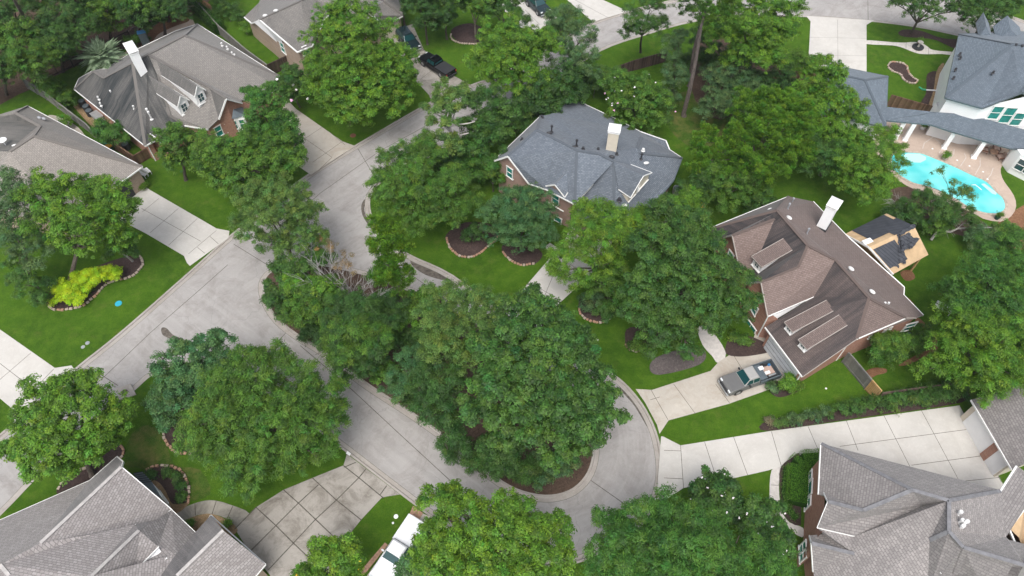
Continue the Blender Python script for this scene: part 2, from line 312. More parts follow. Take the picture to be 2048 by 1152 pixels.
# ---------------------------------------------------------------- ground, roads, drives
def in_poly(x, y, poly):
    c = False; n = len(poly); j = n-1
    for i in range(n):
        xi, yi = poly[i][0], poly[i][1]; xj, yj = poly[j][0], poly[j][1]
        if (yi > y) != (yj > y) and x < (xj-xi)*(y-yi)/(yj-yi)+xi: c = not c
        j = i
    return c
ROAD_W = [(150,740),(240,668),(377,548),(462,472),(583,375),(640,335),(715,290),(862,205),(940,172),(1010,145),(1100,95),(1185,46),(1260,22),(1340,2),(1440,-14),(1600,-26),(1750,-26),(1880,-8),(1960,12),(2048,42),(2200,100)]
ROAD_E = [(2260,190),(2060,112),(1990,88),(1900,67),(1830,53),(1733,41),(1620,33),(1500,33),(1390,42),(1290,69),(1200,101),(1110,160),(1020,215),(945,262),(870,305),(800,345),(758,366),(741,388),(737,412),(745,440),(772,476),(820,512),(905,553),(1035,650),(1130,705),(1215,745),(1255,776),(1290,822),(1314,880),(1322,950),(1306,1010),(1270,1058),(1220,1093),(1160,1120),(1090,1130),(1020,1120),(950,1085),(859,1027),(675,886),(560,800),(480,752),(430,731),(388,722),(345,728),(300,750),(262,783),(150,878),(65,960),(0,1027),(-160,1180)]
ROAD = ROAD_W+ROAD_E+[(-330,1180),(-160,1010),(0,872),(75,806)]
road_pts = [P(*p)[:2] for p in smooth(ROAD, 4, True)]
ISL = [(530,600),(555,640),(600,675),(645,703),(735,770),(830,832),(910,890),(975,945),(1030,980),(1090,994),(1140,984),(1173,955),(1188,915),(1186,872),(1165,825),(1120,775),(1050,712),(960,650),(870,603),(800,572),(730,548),(650,530),(590,528),(545,540),(525,565)]
isl_pts = [P(*p)[:2] for p in smooth(ISL, 4, True)]
def cdt_sheet(name, outer, hole, mat, z, label=None, kind='structure'):
    vs = [Vector((float(a), float(b))) for a, b in list(outer)+list(hole)]; n = len(outer); m = len(hole)
    es = [(i, (i+1) % n) for i in range(n)]+[(n+i, n+(i+1) % m) for i in range(m)]
    v, e, f, *_ = delaunay_2d_cdt(vs, es, [], 0, 1e-5)
    mb = MB(); ff = []
    for t_ in f:
        cx = sum(v[i][0] for i in t_)/len(t_); cy = sum(v[i][1] for i in t_)/len(t_)
        if in_poly(cx, cy, outer) and not in_poly(cx, cy, hole): ff.append(t_)
    mb.mesh([(p[0], p[1], z) for p in v], ff)
    o = mb.build(name, mat, loc=(0, 0, 0)); return tag(o, label, None, kind=kind)
BIG = 700
cdt_sheet('lawn', [(-BIG, -BIG+50), (BIG, -BIG+50), (BIG, BIG+50), (-BIG, BIG+50)], road_pts, M['lawn'], 0.0, 'mown green lawn round the houses')
_sc = [0]
def sheet(name, pts, mat, z=.006, kind='structure', sm=0, label=None, extra=None):
    _sc[0] += 1; z += _sc[0]*.0004
    if sm: pts = smooth(pts, sm, True)
    mb = MB(); mb.face([P(*p)[:2].tolist()+[z] for p in pts])
    mats = [mat]
    if extra:
        mats.append(extra[0])
        for ln in extra[1]:
            for a, b in zip(ln[:-1], ln[1:]):
                A, B = P(*a), P(*b); d = B-A; L = np.linalg.norm(d); nrm = np.array([-d[1], d[0], 0])/max(L, 1e-6)*extra[2]/2
                mb.face([A-nrm+[0, 0, z+.004], B-nrm+[0, 0, z+.004], B+nrm+[0, 0, z+.004], A+nrm+[0, 0, z+.004]], 1)
    o = mb.build(name, mats, loc=(0, 0, 0)); return tag(o, label, None, kind=kind)
# road, drawn a little wider than its kerbs so that it runs under them
mb = MB(); mb.face([(x, y, -.12) for x, y in road_pts])
RJ = [[(160,722),(235,770)],[(467,487),(540,532)],[(712,290),(757,366)],[(1175,955),(1291,1036)],[(574,661),(500,742)],[(455,528),(400,577),(300,664),(213,747),(100,850)],[(600,690),(700,775),(800,868),(900,960),(960,1010),(1030,1048)],[(560,455),(640,385),(760,300),(880,235)],[(1736,-20),(1737,40)],[(760,505),(860,575),(960,645)]]
for ln in RJ:
    for a, b in zip(ln[:-1], ln[1:]):
        A, B = P(*a), P(*b); d = B-A; nr = np.array([-d[1], d[0], 0])/np.linalg.norm(d)*.03
        mb.face([(q[0], q[1], -.116) for q in (A-nr, B-nr, B+nr, A+nr)], 1)
mb.face([P(*p)[:2].tolist()+[-.1165] for p in smooth([(322,655),(332,655),(345,668),(362,676),(366,684),(352,686),(338,676),(324,668)], 5, True)], 2)
for pl in ([(825,517),(860,536),(905,560),(890,560),(850,548),(823,528)], [(690,893),(740,925),(800,975),(850,1015),(862,1028),(845,1018),(790,980),(730,932)], [(1235,765),(1262,790),(1290,835),(1308,868),(1296,855),(1270,812),(1248,786)], [(735,400),(728,415),(735,438),(748,458),(742,456),(726,432),(722,412),(728,398)]):
    mb.face([P(*p)[:2].tolist()+[-.1165] for p in smooth(pl, 4, True)], 2)
tag(mb.build('road', [M['road'], M['joint'], M['road_stain'] if 'road_stain' in M else M['gutter_dirt']], loc=(0, 0, 0)), 'pale concrete street looping round a wooded island', kind='structure')
def kerb(name, pts, side, label):
    mb = MB(); n = len(pts); pts = [np.array(p, float) for p in pts]; nr = []
    for i in range(n):
        d = pts[(i+1) % n]-pts[i-1]; d /= np.linalg.norm(d); nr.append(np.array([-d[1], d[0]])*side)
    for i in range(n):
        j = (i+1) % n
        a, b = pts[i], pts[j]; na, nb = nr[i], nr[j]
        q = lambda p, nn, o, z: (p[0]+nn[0]*o, p[1]+nn[1]*o, z)
        mb.face([q(a, na, .20, .012), q(b, nb, .20, .012), q(b, nb, 0, .012), q(a, na, 0, .012)])       # top, on the lawn side
        mb.face([q(a, na, 0, .012), q(b, nb, 0, .012), q(b, nb, -.05, -.114), q(a, na, -.05, -.114)])    # face towards the road
        mb.face([q(a, na, -.05, -.114), q(b, nb, -.05, -.114), q(b, nb, -.42, -.1135), q(a, na, -.42, -.1135)])
        mb.face([q(a, na, -.42, -.1132), q(b, nb, -.42, -.1132), q(b, nb, -.45, -.1132), q(a, na, -.45, -.1132)], 1)
    return tag(mb.build(name, [M['kerb'], M['joint']], loc=(0, 0, 0)), label, kind='structure')
def area(p): return sum(p[i-1][0]*p[i][1]-p[i][0]*p[i-1][1] for i in range(len(p)))/2
kerb('kerb', road_pts, -1 if area(road_pts) > 0 else 1, 'concrete kerb and gutter along the outer edge of the street')
kerb('kerb', isl_pts, 1 if area(isl_pts) > 0 else -1, 'concrete kerb round the wooded island')
mb = MB(); mb.face([(x, y, .004) for x, y in isl_pts]); tag(mb.build('island_ground', M['litter'], loc=(0, 0, 0)), 'brown leaf litter ground of the street island', kind='structure')
def drive(pts, mat, joints, label, name='driveway', z=.02, w_=.045, sm=0): return sheet(name, pts, M[mat], z, label=label, extra=(M['joint'], joints, w_), sm=sm)
drive([(215,398),(262,352),(300,380),(433,457),(459,462),(457,476),(380,532),(374,526),(368,512),(290,466),(200,420)], 'drive', [[(283,417),(402,483)],[(395,437),(337,491)],[(357,417),(300,466)],[(318,397),(285,424)],[(433,461),(377,508)],[(420,473),(437,488)],[(395,495),(410,507)]], 'white concrete driveway of the tan roofed house')
drive([(-120,575),(0,659),(110,736),(143,731),(151,742),(30,848),(25,818),(0,797),(-120,720)], 'drive', [[(0,727),(56,770)],[(62,706),(-10,768)],[(108,738),(30,818)],[(-70,680),(0,727)]], 'white concrete driveway at the left edge of the photo')
drive([(592,218),(685,283),(710,292),(622,350),(596,332),(540,262),(575,200)], 'drive_tan', [[(592,265),(664,315)],[(644,255),(609,278)],[(685,283),(625,325)],[(664,315),(640,338)],[(660,265),(690,290)]], 'concrete driveway of the long grey roofed house')
drive([(785,62),(825,48),(848,100),(905,150),(948,174),(864,206),(858,190),(830,160),(790,110)], 'drive_old', [[(848,100),(800,125)],[(880,128),(840,160)],[(825,70),(905,178)]], 'weathered driveway under the black pickup truck')
drive([(1150,430),(1235,470),(1184,547),(1104,620),(1076,672),(1000,624),(1024,604),(1107,508),(1088,494),(1100,486),(1122,500)], 'drive', [[(1059,566),(1125,602)],[(1107,508),(1150,535),(1184,547)],[(1140,470),(1090,590),(1050,640)],[(1024,604),(1090,645)]], 'concrete driveway of the slate roofed house')
drive([(1271,778),(1304,780),(1347,766),(1421,742),(1437,724),(1470,703),(1500,695),(1520,640),(1612,752),(1590,764),(1536,780),(1457,808),(1337,841),(1319,868),(1314,850),(1290,805)], 'drive_tan', [[(1302,780),(1336,840)],[(1347,768),(1391,828)],[(1468,712),(1486,742)],[(1431,768),(1459,806)],[(1535,706),(1580,765)],[(1300,800),(1320,794)],[(1490,770),(1540,745)]], 'concrete driveway in front of the brown roofed brick house')
drive([(1322,873),(1326,873),(1361,891),(1536,863),(1919,811),(2015,985),(1900,1010),(1640,960),(1562,933),(1536,941),(1474,955),(1417,968),(1367,976),(1329,1001),(1313,1002)], 'drive', [[(1536+a/3,768+b/3) for a, b in l] for l in ([(430,375),(525,362),(1220,270)],[(860,488),(1310,428)],[(240,255),(300,395),(330,450)],[(470,222),(540,400)],[(695,190),(850,495)],[(920,160),(1140,570)],[(1150,132),(1400,590)],[(20,285),(80,495)],[(1110,590),(1400,560)])]+[[(1361,891),(1367,976)],[(1328,901),(1361,902)],[(1328,956),(1366,958)],[(1409,884),(1429,945)],[(1467,874),(1495,950)]], 'long white concrete driveway widening behind the large brick house')
G2 = lambda L: [(512+a/3, 768+b/3) for a, b in L]
drive([(694,908),(687,931),(625,956),(567,980),(512,1015),(470,1058),(490,1090),(540,1150),(560,1220),(650,1220),(690,1080),(722,1040),(764,995),(800,989)], 'drive_old', [G2(l) for l in ([(0,740),(120,850),(225,955),(335,1060),(420,1150)],[(165,635),(255,715),(360,815),(470,920),(520,970)],[(340,565),(480,695),(630,815)],[(525,490),(620,565),(765,685)],[(75,1115),(225,955),(355,815),(485,695),(620,560),(660,510)],[(-30,1000),(0,970),(120,850),(250,720),(375,605)],[(600,470),(530,500)],[(785,610),(745,665)])]+[[(470,1058),(512,1015)]], 'weathered driveway with dark joints beside the lower left house', w_=.09)
drive([(1080,-60),(1134,0),(1186,44),(1256,23),(1206,0),(1170,-60)], 'drive', [[(1150,0),(1215,35)]], 'concrete driveway at the top centre of the photo')
drive([(1000,10),(1050,-10),(1090,15),(1114,36),(1070,66),(1030,50)], 'drive', [[(1050,20),(1080,50)]], 'concrete forecourt under the dark parked car')
drive([(1612,32),(1621,43),(1616,135),(1733,150),(1733,50),(1748,41)], 'drive', [[(1616,75),(1733,77)],[(1675,40),(1676,148)],[(1618,110),(1733,112)]], 'wide concrete driveway between two lawns by the white house', w_=.03)
HH = lambda L: [(1680+a/4.799, 40+b/4.799) for a, b in L]
MM = lambda L: [(1740+a/4.432, 210+b/4.432) for a, b in L]
sheet('garden_path', HH([(252,197),(400,205),(520,215),(620,218),(700,212),(780,222),(830,250),(880,285),(980,300),(1120,312),(1110,342),(980,328),(860,330),(760,325),(680,300),(600,268),(500,245),(252,232)]), M['path_conc'], .022, sm=3, label='curving pale path to the white house', extra=(M['joint'], [HH([(635,215),(632,270)]),HH([(850,262),(848,330)]),HH([(735,290),(725,318)])], .04))
sheet('garden_path', [(349,1027),(371,1014),(402,1003),(428,1001),(459,1009),(500,1028),(474,1055),(450,1036),(421,1028),(393,1031),(371,1042)], M['walk_old'], .014, sm=3, label='curved weathered walk by the lower left house', extra=(M['joint'], [[(390,1007),(391,1031)],[(433,1001),(424,1029)],[(466,1012),(454,1038)]], .07))
sheet('garden_path', [(1543,941),(1562,934),(1559,955),(1558,981),(1563,1021),(1579,1045),(1606,1056),(1604,1075),(1569,1051),(1543,1018),(1539,985)], M['path_conc'], .014, sm=3, label='narrow curving walk by the clipped hedge', extra=(M['joint'], [[(1541,970),(1559,971)],[(1541,1010),(1560,1008)]], .04))
sheet('garden_path', [(1395,655),(1420,658),(1452,706),(1436,726),(1424,712),(1405,690)], M['path_conc'], .014, sm=3, label='short walk from the driveway to the brown roofed house')
FF = lambda L: [(1640+a/5.236, 580+b/5.236) for a, b in L]
sheet('garden_path', FF([(470,860),(560,815),(690,825),(688,868),(600,890),(520,925)]), M['soil_red'], .012, sm=3, label='short brick coloured path by the grey fence')
sheet('garden_path', FF([(820,790),(910,735),(1050,660),(1150,610),(1165,540),(1100,450),(1010,345),(1000,305),(1045,300),(1170,430),(1235,560),(1195,680),(1060,720),(920,785)]), M['soil_red'], .012, sm=3, label='curved brick coloured path round the planted corner')
sheet('garden_path', [(96,232),(113,232),(150,250),(168,268),(176,285),(160,275),(140,256),(118,246)], M['drive_tan'], .012, sm=3, label='curved tan path behind the left house')
sheet('gravel_yard', [(146,212),(164,205),(182,222),(215,262),(255,290),(240,300),(205,275),(170,240)], M['river_stone'], .010, label='strip of gravel beside the long grey house')
sheet('patio', [(225,118),(262,98),(330,52),(352,42),(385,38),(392,52),(330,95),(262,128)], M['deck'], .012, label='pale patio behind the long grey house')
sheet('woodland_floor', [(-600,-350),(470,-200),(400,20),(335,42),(300,60),(250,98),(180,120),(95,160),(40,188),(-400,330)], M['litter'], .008, sm=2, label='brown leaf litter under the trees at top left')
sheet('woodland_floor', [(1380,110),(1420,70),(1520,100),(1560,150),(1500,200),(1440,240),(1390,200)], M['litter'], .008, sm=3, label='bare ground under the tall pines')
sheet('woodland_floor', [(1780,380),(1850,375),(1920,405),(1960,440),(2000,470),(1960,480),(1900,465),(1830,450),(1800,420)], M['litter'], .008, sm=3, label='dark ground under the gnarled tree by the pool')
sheet('rough_grass', [(262,870),(300,850),(330,880),(350,930),(400,940),(420,990),(350,1000),(290,940),(250,930)], M['lawn_rough'], .006, sm=3, label='patchy dry grass by the lower left house')
sheet('rough_grass', [(1335,200),(1400,180),(1480,210),(1460,260),(1400,300),(1340,260)], M['lawn_rough'], .006, sm=3, label='thin grass round the pine trunk')
for p_, l_ in (([(1800,600),(1815,595),(1830,612),(1828,628),(1812,622)], 'bare soil patch behind the brown roofed house'), ([(1800,545),(1820,540),(1830,556),(1812,562)], 'bare soil patch by the plywood roof')):
    sheet('soil', p_, M['soil_red'], .009, sm=3, label=l_)
# beds: mulch sheet (setting) + stone edging (a thing)
def blocks(mb, pts, s, wd, ht, closed, mi=0, rnd=None):
    rnd = rnd or random.Random(4); pts = [P(*p) for p in smooth(pts, 6, closed)]
    if closed: pts.append(pts[0])
    acc = 0; last = pts[0]
    for a, b in zip(pts[:-1], pts[1:]):
        L = np.linalg.norm(b-a); d = (b-a)/max(L, 1e-6); t_ = s-acc
        while t_ < L:
            c = a+d*t_; an = math.atan2(d[1], d[0])+rnd.uniform(-.25, .25); h = ht*rnd.uniform(.7, 1.2)
            ax = (math.cos(an), math.sin(an), 0); ay = (-math.sin(an), math.cos(an), 0)
            mb.obox((c[0]+rnd.uniform(-.04, .04), c[1]+rnd.uniform(-.04, .04), h/2), ax, ay, (0, 0, 1), s*.44*rnd.uniform(.8, 1), wd/2*rnd.uniform(.8, 1.15), h/2, rnd.choice([0, 0, 1]))
            t_ += s
        acc = (L-(t_-s)) if t_ > 0 else acc+L
def bed(pts, label, mat='mulch', edge=None, elab=None, z=.012, s=.42, mats=('stone_edge', 'stone_pale')):
    sheet('flower_bed', pts, M[mat], z, sm=4, label=label)
    if edge:
        mb = MB(); blocks(mb, edge, s, .24, .17, edge is pts); tag(mb.build('stone_border', [M[m] for m in mats], bevel=.03), elab, 'garden border', 'stone borders round the flower beds')
b1 = [(288,945),(310,933),(347,935),(367,948),(377,975),(378,1003),(350,1026),(325,1003),(305,972)]
bed(b1, 'mulch bed with round bushes', edge=[(288,945),(300,936),(325,932),(350,935),(368,949),(377,975),(378,1001),(372,1006)], elab='orange stone border round the bed of small round bushes')
sheet('flower_bed', [(300,962),(318,965),(333,985),(345,1008),(372,1006),(378,1008),(350,1028),(325,1006)], M['river_stone'], .020, sm=3, label='river stones by the bay window')
sheet('flower_bed', [(371,1042),(400,1030),(424,1028),(455,1040),(474,1056),(470,1068),(440,1080),(392,1066)], M['river_stone'], .012, sm=3, label='river stones by the lower left house front')
bed([(150,950),(195,920),(238,890),(248,903),(240,915),(225,925),(195,958),(160,985),(115,988),(123,968)], 'mulch bed beside the lower left roof', edge=[(236,890),(246,895),(248,908),(242,916)], elab='short orange stone border near the roof corner')
mb = MB(); blocks(mb, [(116,985),(122,970),(142,950),(172,936)], .42, .22, .16, False); tag(mb.build('stone_border', [M['stone_pale'], M['stone_edge']]), 'curved tan stone border under the lower left tree', 'garden border', 'stone borders round the flower beds')
bed([(330,836),(325,855),(333,885),(353,906),(380,908),(425,890),(425,850),(360,832)], 'mulch bed under the two lower left trees', edge=[(331,836),(325,855),(333,884),(353,905),(380,908)], elab='orange stone border under the two joined trees')
bed([(93,604),(100,617),(120,620),(167,611),(193,590),(217,566),(260,556),(283,537),(285,520),(268,510),(200,530),(140,560),(100,585)], 'mulch bed with lime green shrubs', edge=[(96,608),(108,620),(135,619),(167,611),(193,590),(217,566),(255,557),(276,544),(286,527),(280,513),(268,511)], elab='winding pale stone border below the lime green shrubs', mats=('stone_pale', 'stone_edge'))
bed([(892,470),(899,494),(919,512),(945,514),(972,497),(1000,472),(985,450),(930,445)], 'dark mulch bed in front of the slate roofed house', edge=[(893,472),(899,494),(919,512),(945,514),(972,497),(1000,472)], elab='reddish stone border of the bed near the loop street', s=.34)
bed([(1003,495),(1015,515),(1040,530),(1070,528),(1085,508),(1060,490),(1020,485)], 'mulch bed under the blue green tree', edge=[(1004,500),(1015,516),(1040,530),(1068,528)], elab='reddish stone border under the round blue green tree', s=.34)
bed([(1157,608),(1160,628),(1180,642),(1204,645),(1228,630),(1230,600),(1170,590)], 'mulch bed right of the slate house driveway', edge=[(1158,612),(1162,630),(1180,642),(1204,645),(1222,635)], elab='stone border right of the slate house driveway', s=.34)
bed([(1250,680),(1257,697),(1277,703),(1310,692),(1335,660),(1260,655)], 'mulch bed under the large dark tree', edge=[(1250,684),(1257,698),(1277,703),(1302,695)], elab='stone border under the large dark green tree', s=.34)
bed([(1450,700),(1465,670),(1510,676),(1545,700),(1500,712),(1462,712)], 'mulch bed by the brown roofed house entrance')
bed([(1538,780),(1550,762),(1600,768),(1608,778),(1560,795)], 'small mulch bed at the garage corner')
bed([(1560,938),(1580,918),(1602,915),(1602,1040),(1600,1050),(1585,1048),(1566,1025),(1560,980)], 'mulch bed along the large brick house')
bed([(1536,862),(1540,840),(1700,812),(1900,776),(1930,780),(1920,806),(1700,838)], 'narrow planting bed along the long driveway')
kb = HH([(458,450),(485,412),(530,405),(600,418),(642,450),(655,500),(700,555),(742,578),(722,612),(668,608),(610,575),(575,522),(500,492)])
bed(kb, 'keyhole shaped bed on the white house lawn', edge=kb, elab='pale stone border round the keyhole shaped bed', mats=('stone_pale', 'stone_edge'), s=.36)
bed(HH([(558,125),(590,98),(640,92),(740,98),(820,118),(900,150),(1000,178),(1140,195),(1110,272),(1020,240),(940,202),(860,182),(760,172),(640,165),(580,150)]), 'long mulch bed round the street oak')
bed(HH([(830,540),(870,500),(925,495),(940,560),(900,700),(860,815),(775,800),(825,700)]), 'mulch bed left of the white house wall')
bed(HH([(925,500),(975,420),(1000,430),(960,540),(935,650),(905,830),(850,820),(895,680)]), 'pale gravel strip along the white house wall', mat='river_stone', z=.014)
c_ = P(1367, 230); mb = MB(); mb.face([(c_[0]+1.0*math.cos(a*.42), c_[1]+1.1*math.sin(a*.42), .012) for a in range(15)]); tag(mb.build('flower_bed', M['litter'], loc=(0, 0, 0)), 'round needle litter under the leaning pine', kind='structure')
bed([(902,67),(912,53),(945,47),(972,63),(975,83),(955,88),(922,87)], 'round bed on the upper lawn', edge=[(903,66),(903,78),(922,87),(955,88),(974,83)], elab='grey stone border on the upper lawn', mats=('stone_pale', 'stone_pale'), s=.34)
bed([(300,88),(318,68),(352,52),(378,42),(372,30),(345,28),(300,60),(270,92)], 'reddish planting bed behind the long grey house', mat='soil_red')
sheet('flower_bed', [(1299,737),(1315,714),(1384,694),(1411,705),(1398,730),(1320,750)], M['dead_juniper'], .03, sm=4, label='bed of dead grey ground cover')
sheet('flower_bed', [(395,0),(415,5),(425,18),(415,30),(400,25),(385,10)], M['soil_red'], .012, sm=3, label='round bed at the top left garden')
# retaining kerb of the right garden
sheet('flower_bed', [(1985,455),(2048,410),(2060,420),(2060,480),(2040,500),(1995,480)], M['soil_red'], .012, sm=3, label='stony bed at the right edge of the photo')
# ---------------------------------------------------------------- houses
def roof_uv(p):
    p = np.array(p, float); c = p.mean(0); u_, s_, vt = np.linalg.svd(p-c); n = vt[2]
    if n[2] < 0: n = -n
    u = np.cross((0, 0, 1), n); u /= max(np.linalg.norm(u), 1e-6); v = np.cross(n, u)
    return [((q)@u, (q)@v) for q in p]
def poly_off(pts, d):
    """move the points of a closed outline inwards by d"""
    n = len(pts); s = sum(pts[i-1][0]*pts[i][1]-pts[i][0]*pts[i-1][1] for i in range(n)); sg = 1 if s > 0 else -1; out = []
    for i in range(n):
        a, b, c = np.array(pts[i-1][:2]), np.array(pts[i][:2]), np.array(pts[(i+1) % n][:2])
        d1 = (b-a)/max(np.linalg.norm(b-a), 1e-6); d2 = (c-b)/max(np.linalg.norm(c-b), 1e-6)
        n1 = np.array([-d1[1], d1[0]])*sg; n2 = np.array([-d2[1], d2[0]])*sg
        k = 1+n1@n2; m_ = (n1+n2)/max(k, .45); out.append(b+m_*d)
    return out
class House:
    def __init__(s, name, label, V, base_px, group='houses along the looping street'):
        s.P = {k: P(*v) for k, v in V.items()}; b = P(*base_px)
        s.o = empty(name, b, label, 'house', group); s.n = name
    def roof(s, faces, mat, thick=.16, name='roof'):
        mb = MB()
        for f in faces:
            ks, st = f; pts = [s.P[k] for k in ks.split()]; mb.face(pts, 0, roof_uv(pts), st)
        me_o = mb.build(name, M[mat], s.o)
        # consistent up-facing normals
        for pl in me_o.data.polygons:
            if pl.normal.z < 0: pl.flip()
        md = me_o.modifiers.new('solid', 'SOLIDIFY'); md.thickness = thick; md.offset = -1
        s.r = me_o; return me_o
    def caps(s, lines, mat, wd=.30, parent=None):
        for ln in lines:
            ks = ln.split(); mb = MB()
            for a, b in zip(ks[:-1], ks[1:]): mb.bar(s.P[a]+[0, 0, .02], s.P[b]+[0, 0, .02], wd, .07)
            mb.build('ridge_cap', M[mat], s.r if parent is None else parent, bevel=.02)
    def fascia(s, lines, mat='trim', name='gutter', wd=.14, ht=.17):
        for ln in lines:
            ks = ln.split(); mb = MB()
            for a, b in zip(ks[:-1], ks[1:]): mb.bar(s.P[a]+[0, 0, -.08], s.P[b]+[0, 0, -.08], wd, ht)
            mb.build(name, M[mat], s.o)
    def walls(s, outline, mat, inset=.4, name='wall', drop=.1, z0=0.0, mats=None):
        pts = [s.P[k] for k in outline.split()]; ins = poly_off(pts, inset); mb = MB(); n = len(pts); z0 = z0 if z0 else -.02
        for i in range(n):
            j = (i+1) % n; a, b = ins[i], ins[j]
            if np.linalg.norm(a-b) < .02: continue
            mb.face([(a[0], a[1], z0), (b[0], b[1], z0), (b[0], b[1], pts[j][2]-drop), (a[0], a[1], pts[i][2]-drop)])
        s.w = mb.build(name, M[mat], s.o); s.ins = dict(zip(outline.split(), ins)); return s.w
    def win(s, a, b, px, py, w_=1.0, h=1.5, frame='trim', glass='glass_teal', arch=False, bars=1, proud=.05, name='window', z=None):
        """window in the wall running from outline corner a to b, centred where the pixel's ray meets that wall"""
        A, B = s.ins[a], s.ins[b]; d = np.array([B[0]-A[0], B[1]-A[1], 0]); d /= np.linalg.norm(d); n = np.array([d[1], -d[0], 0])
        cxy = np.array([0, 0, CH]); 
        if n@(cxy-np.array([A[0], A[1], 0])) < 0: n = -n
        if z is None:
            r = ray(px, py); t_ = ((np.array([A[0], A[1], 0])-cxy)@n)/(r@n); c = cxy+r*t_
        else: c = np.array([px, py, z], float)
        return s.winat(c, d, n, w_, h, frame, glass, arch, bars, proud, name)
    def winat(s, c, d, n, w_, h, frame='trim', glass='glass_teal', arch=False, bars=1, proud=.05, name='window', up=(0, 0, 1)):
        mb = MB(); up = np.array(up, float); f = .09
        mb.obox(c+n*proud+up*(h/2), d, n, up, w_/2+f, .06, f/2); mb.obox(c+n*proud-up*(h/2), d, n, up, w_/2+f*1.3, .08, f/2)
        mb.obox(c+n*proud+d*(w_/2), d, n, up, f/2, .06, h/2-.04); mb.obox(c+n*proud-d*(w_/2), d, n, up, f/2, .06, h/2-.04)
        mb.obox(c+n*(proud-.004), d, n, up, w_/2-.045, .045, .025)
        for k in range(1, bars): mb.obox(c+n*(proud-.007)+d*(w_*(k/bars-.5)), d, n, up, .022, .045, h/2-.05)
        fo = mb.build(name, M[frame], s.o)
        mb = MB(); mb.obox(c+n*(proud-.03), d, n, up, w_/2-.04, .02, h/2-.04); mb.build('pane', M[glass], fo); return fo
    def chimney(s, px, py, z0, z1, sx, sy, ang, mat='siding_white', cap='trim', shroud=True):
        b = P(px, py, z0); ax = (math.cos(ang), math.sin(ang), 0); ay = (-math.sin(ang), math.cos(ang), 0); az = (0, 0, 1); h = (z1-z0+1.2)
        mb = MB(); mb.obox(b+[0, 0, (z1-z0-1.2)/2], ax, ay, az, sx/2, sy/2, h/2); o = mb.build('chimney', M[mat], s.r)
        mb = MB(); mb.obox((b[0], b[1], z1+.05), ax, ay, az, sx/2+.06, sy/2+.06, .05)
        for i in (-1, 1):
            for j in (-1, 1): mb.obox(np.array([b[0], b[1], z1+.22])+np.array(ax)*i*sx*.44+np.array(ay)*j*sy*.44, ax, ay, az, .06, .06, .12)
        tp = [np.array([b[0], b[1], z1+.34])+np.array(ax)*i*(sx/2+.1)+np.array(ay)*j*(sy/2+.1) for i, j in ((-1, -1), (1, -1), (1, 1), (-1, 1))]; ap = np.array([b[0], b[1], z1+.62])
        bt = [q-[0, 0, .09] for q in tp]
        for i in range(4): mb.face([tp[i], tp[(i+1) % 4], ap]); mb.face([bt[i], bt[(i+1) % 4], tp[(i+1) % 4], tp[i]])
        mb.face(bt[::-1]); mb.build('chimney_cap', M[cap], o)
        mb = MB(); mb.obox((b[0], b[1], z1+.2), ax, ay, az, sx*.3, sy*.3, .1); mb.build('flue', M['dark'], o)
        mb = MB(); mb.obox(b+[0, 0, .02], ax, ay, az, sx/2+.10, sy/2+.10, .12); mb.build('flashing', M['dark'], o); return o
    def pipe(s, px, py, z, kind='vent_white', h=.45, r=.07):
        b = P(px, py, z); mb = MB(); mb.tube([b-[0, 0, .3], b+[0, 0, h]], [r, r], 8); mb.tube([b+[0, 0, h-.02], b+[0, 0, h+.14]], [r*1.8, r*1.6], 8); mb.tube([b-[0, 0, .05], b+[0, 0, .06]], [r*2.6, r*1.3], 8)
        return mb.build('vent_pipe', M[kind], s.r)
    def turtle(s, px, py, z, ang=.6, kind='vent_white'):
        b = P(px, py, z); mb = MB(); mb.ellip(b+[0, 0, .06], .34, .20, .16, rot=ang); return mb.build('roof_vent', M[kind], s.r, smooth_=True)
    def downspout(s, k, mat='trim', off=.0):
        a = s.P[k]; q = s.ins[k]; mb = MB(); mb.bar((q[0], q[1], .05), (q[0], q[1], a[2]-.25), .12, .09, up=(1, 0, 0)); return mb.build('downspout', M[mat], s.o)
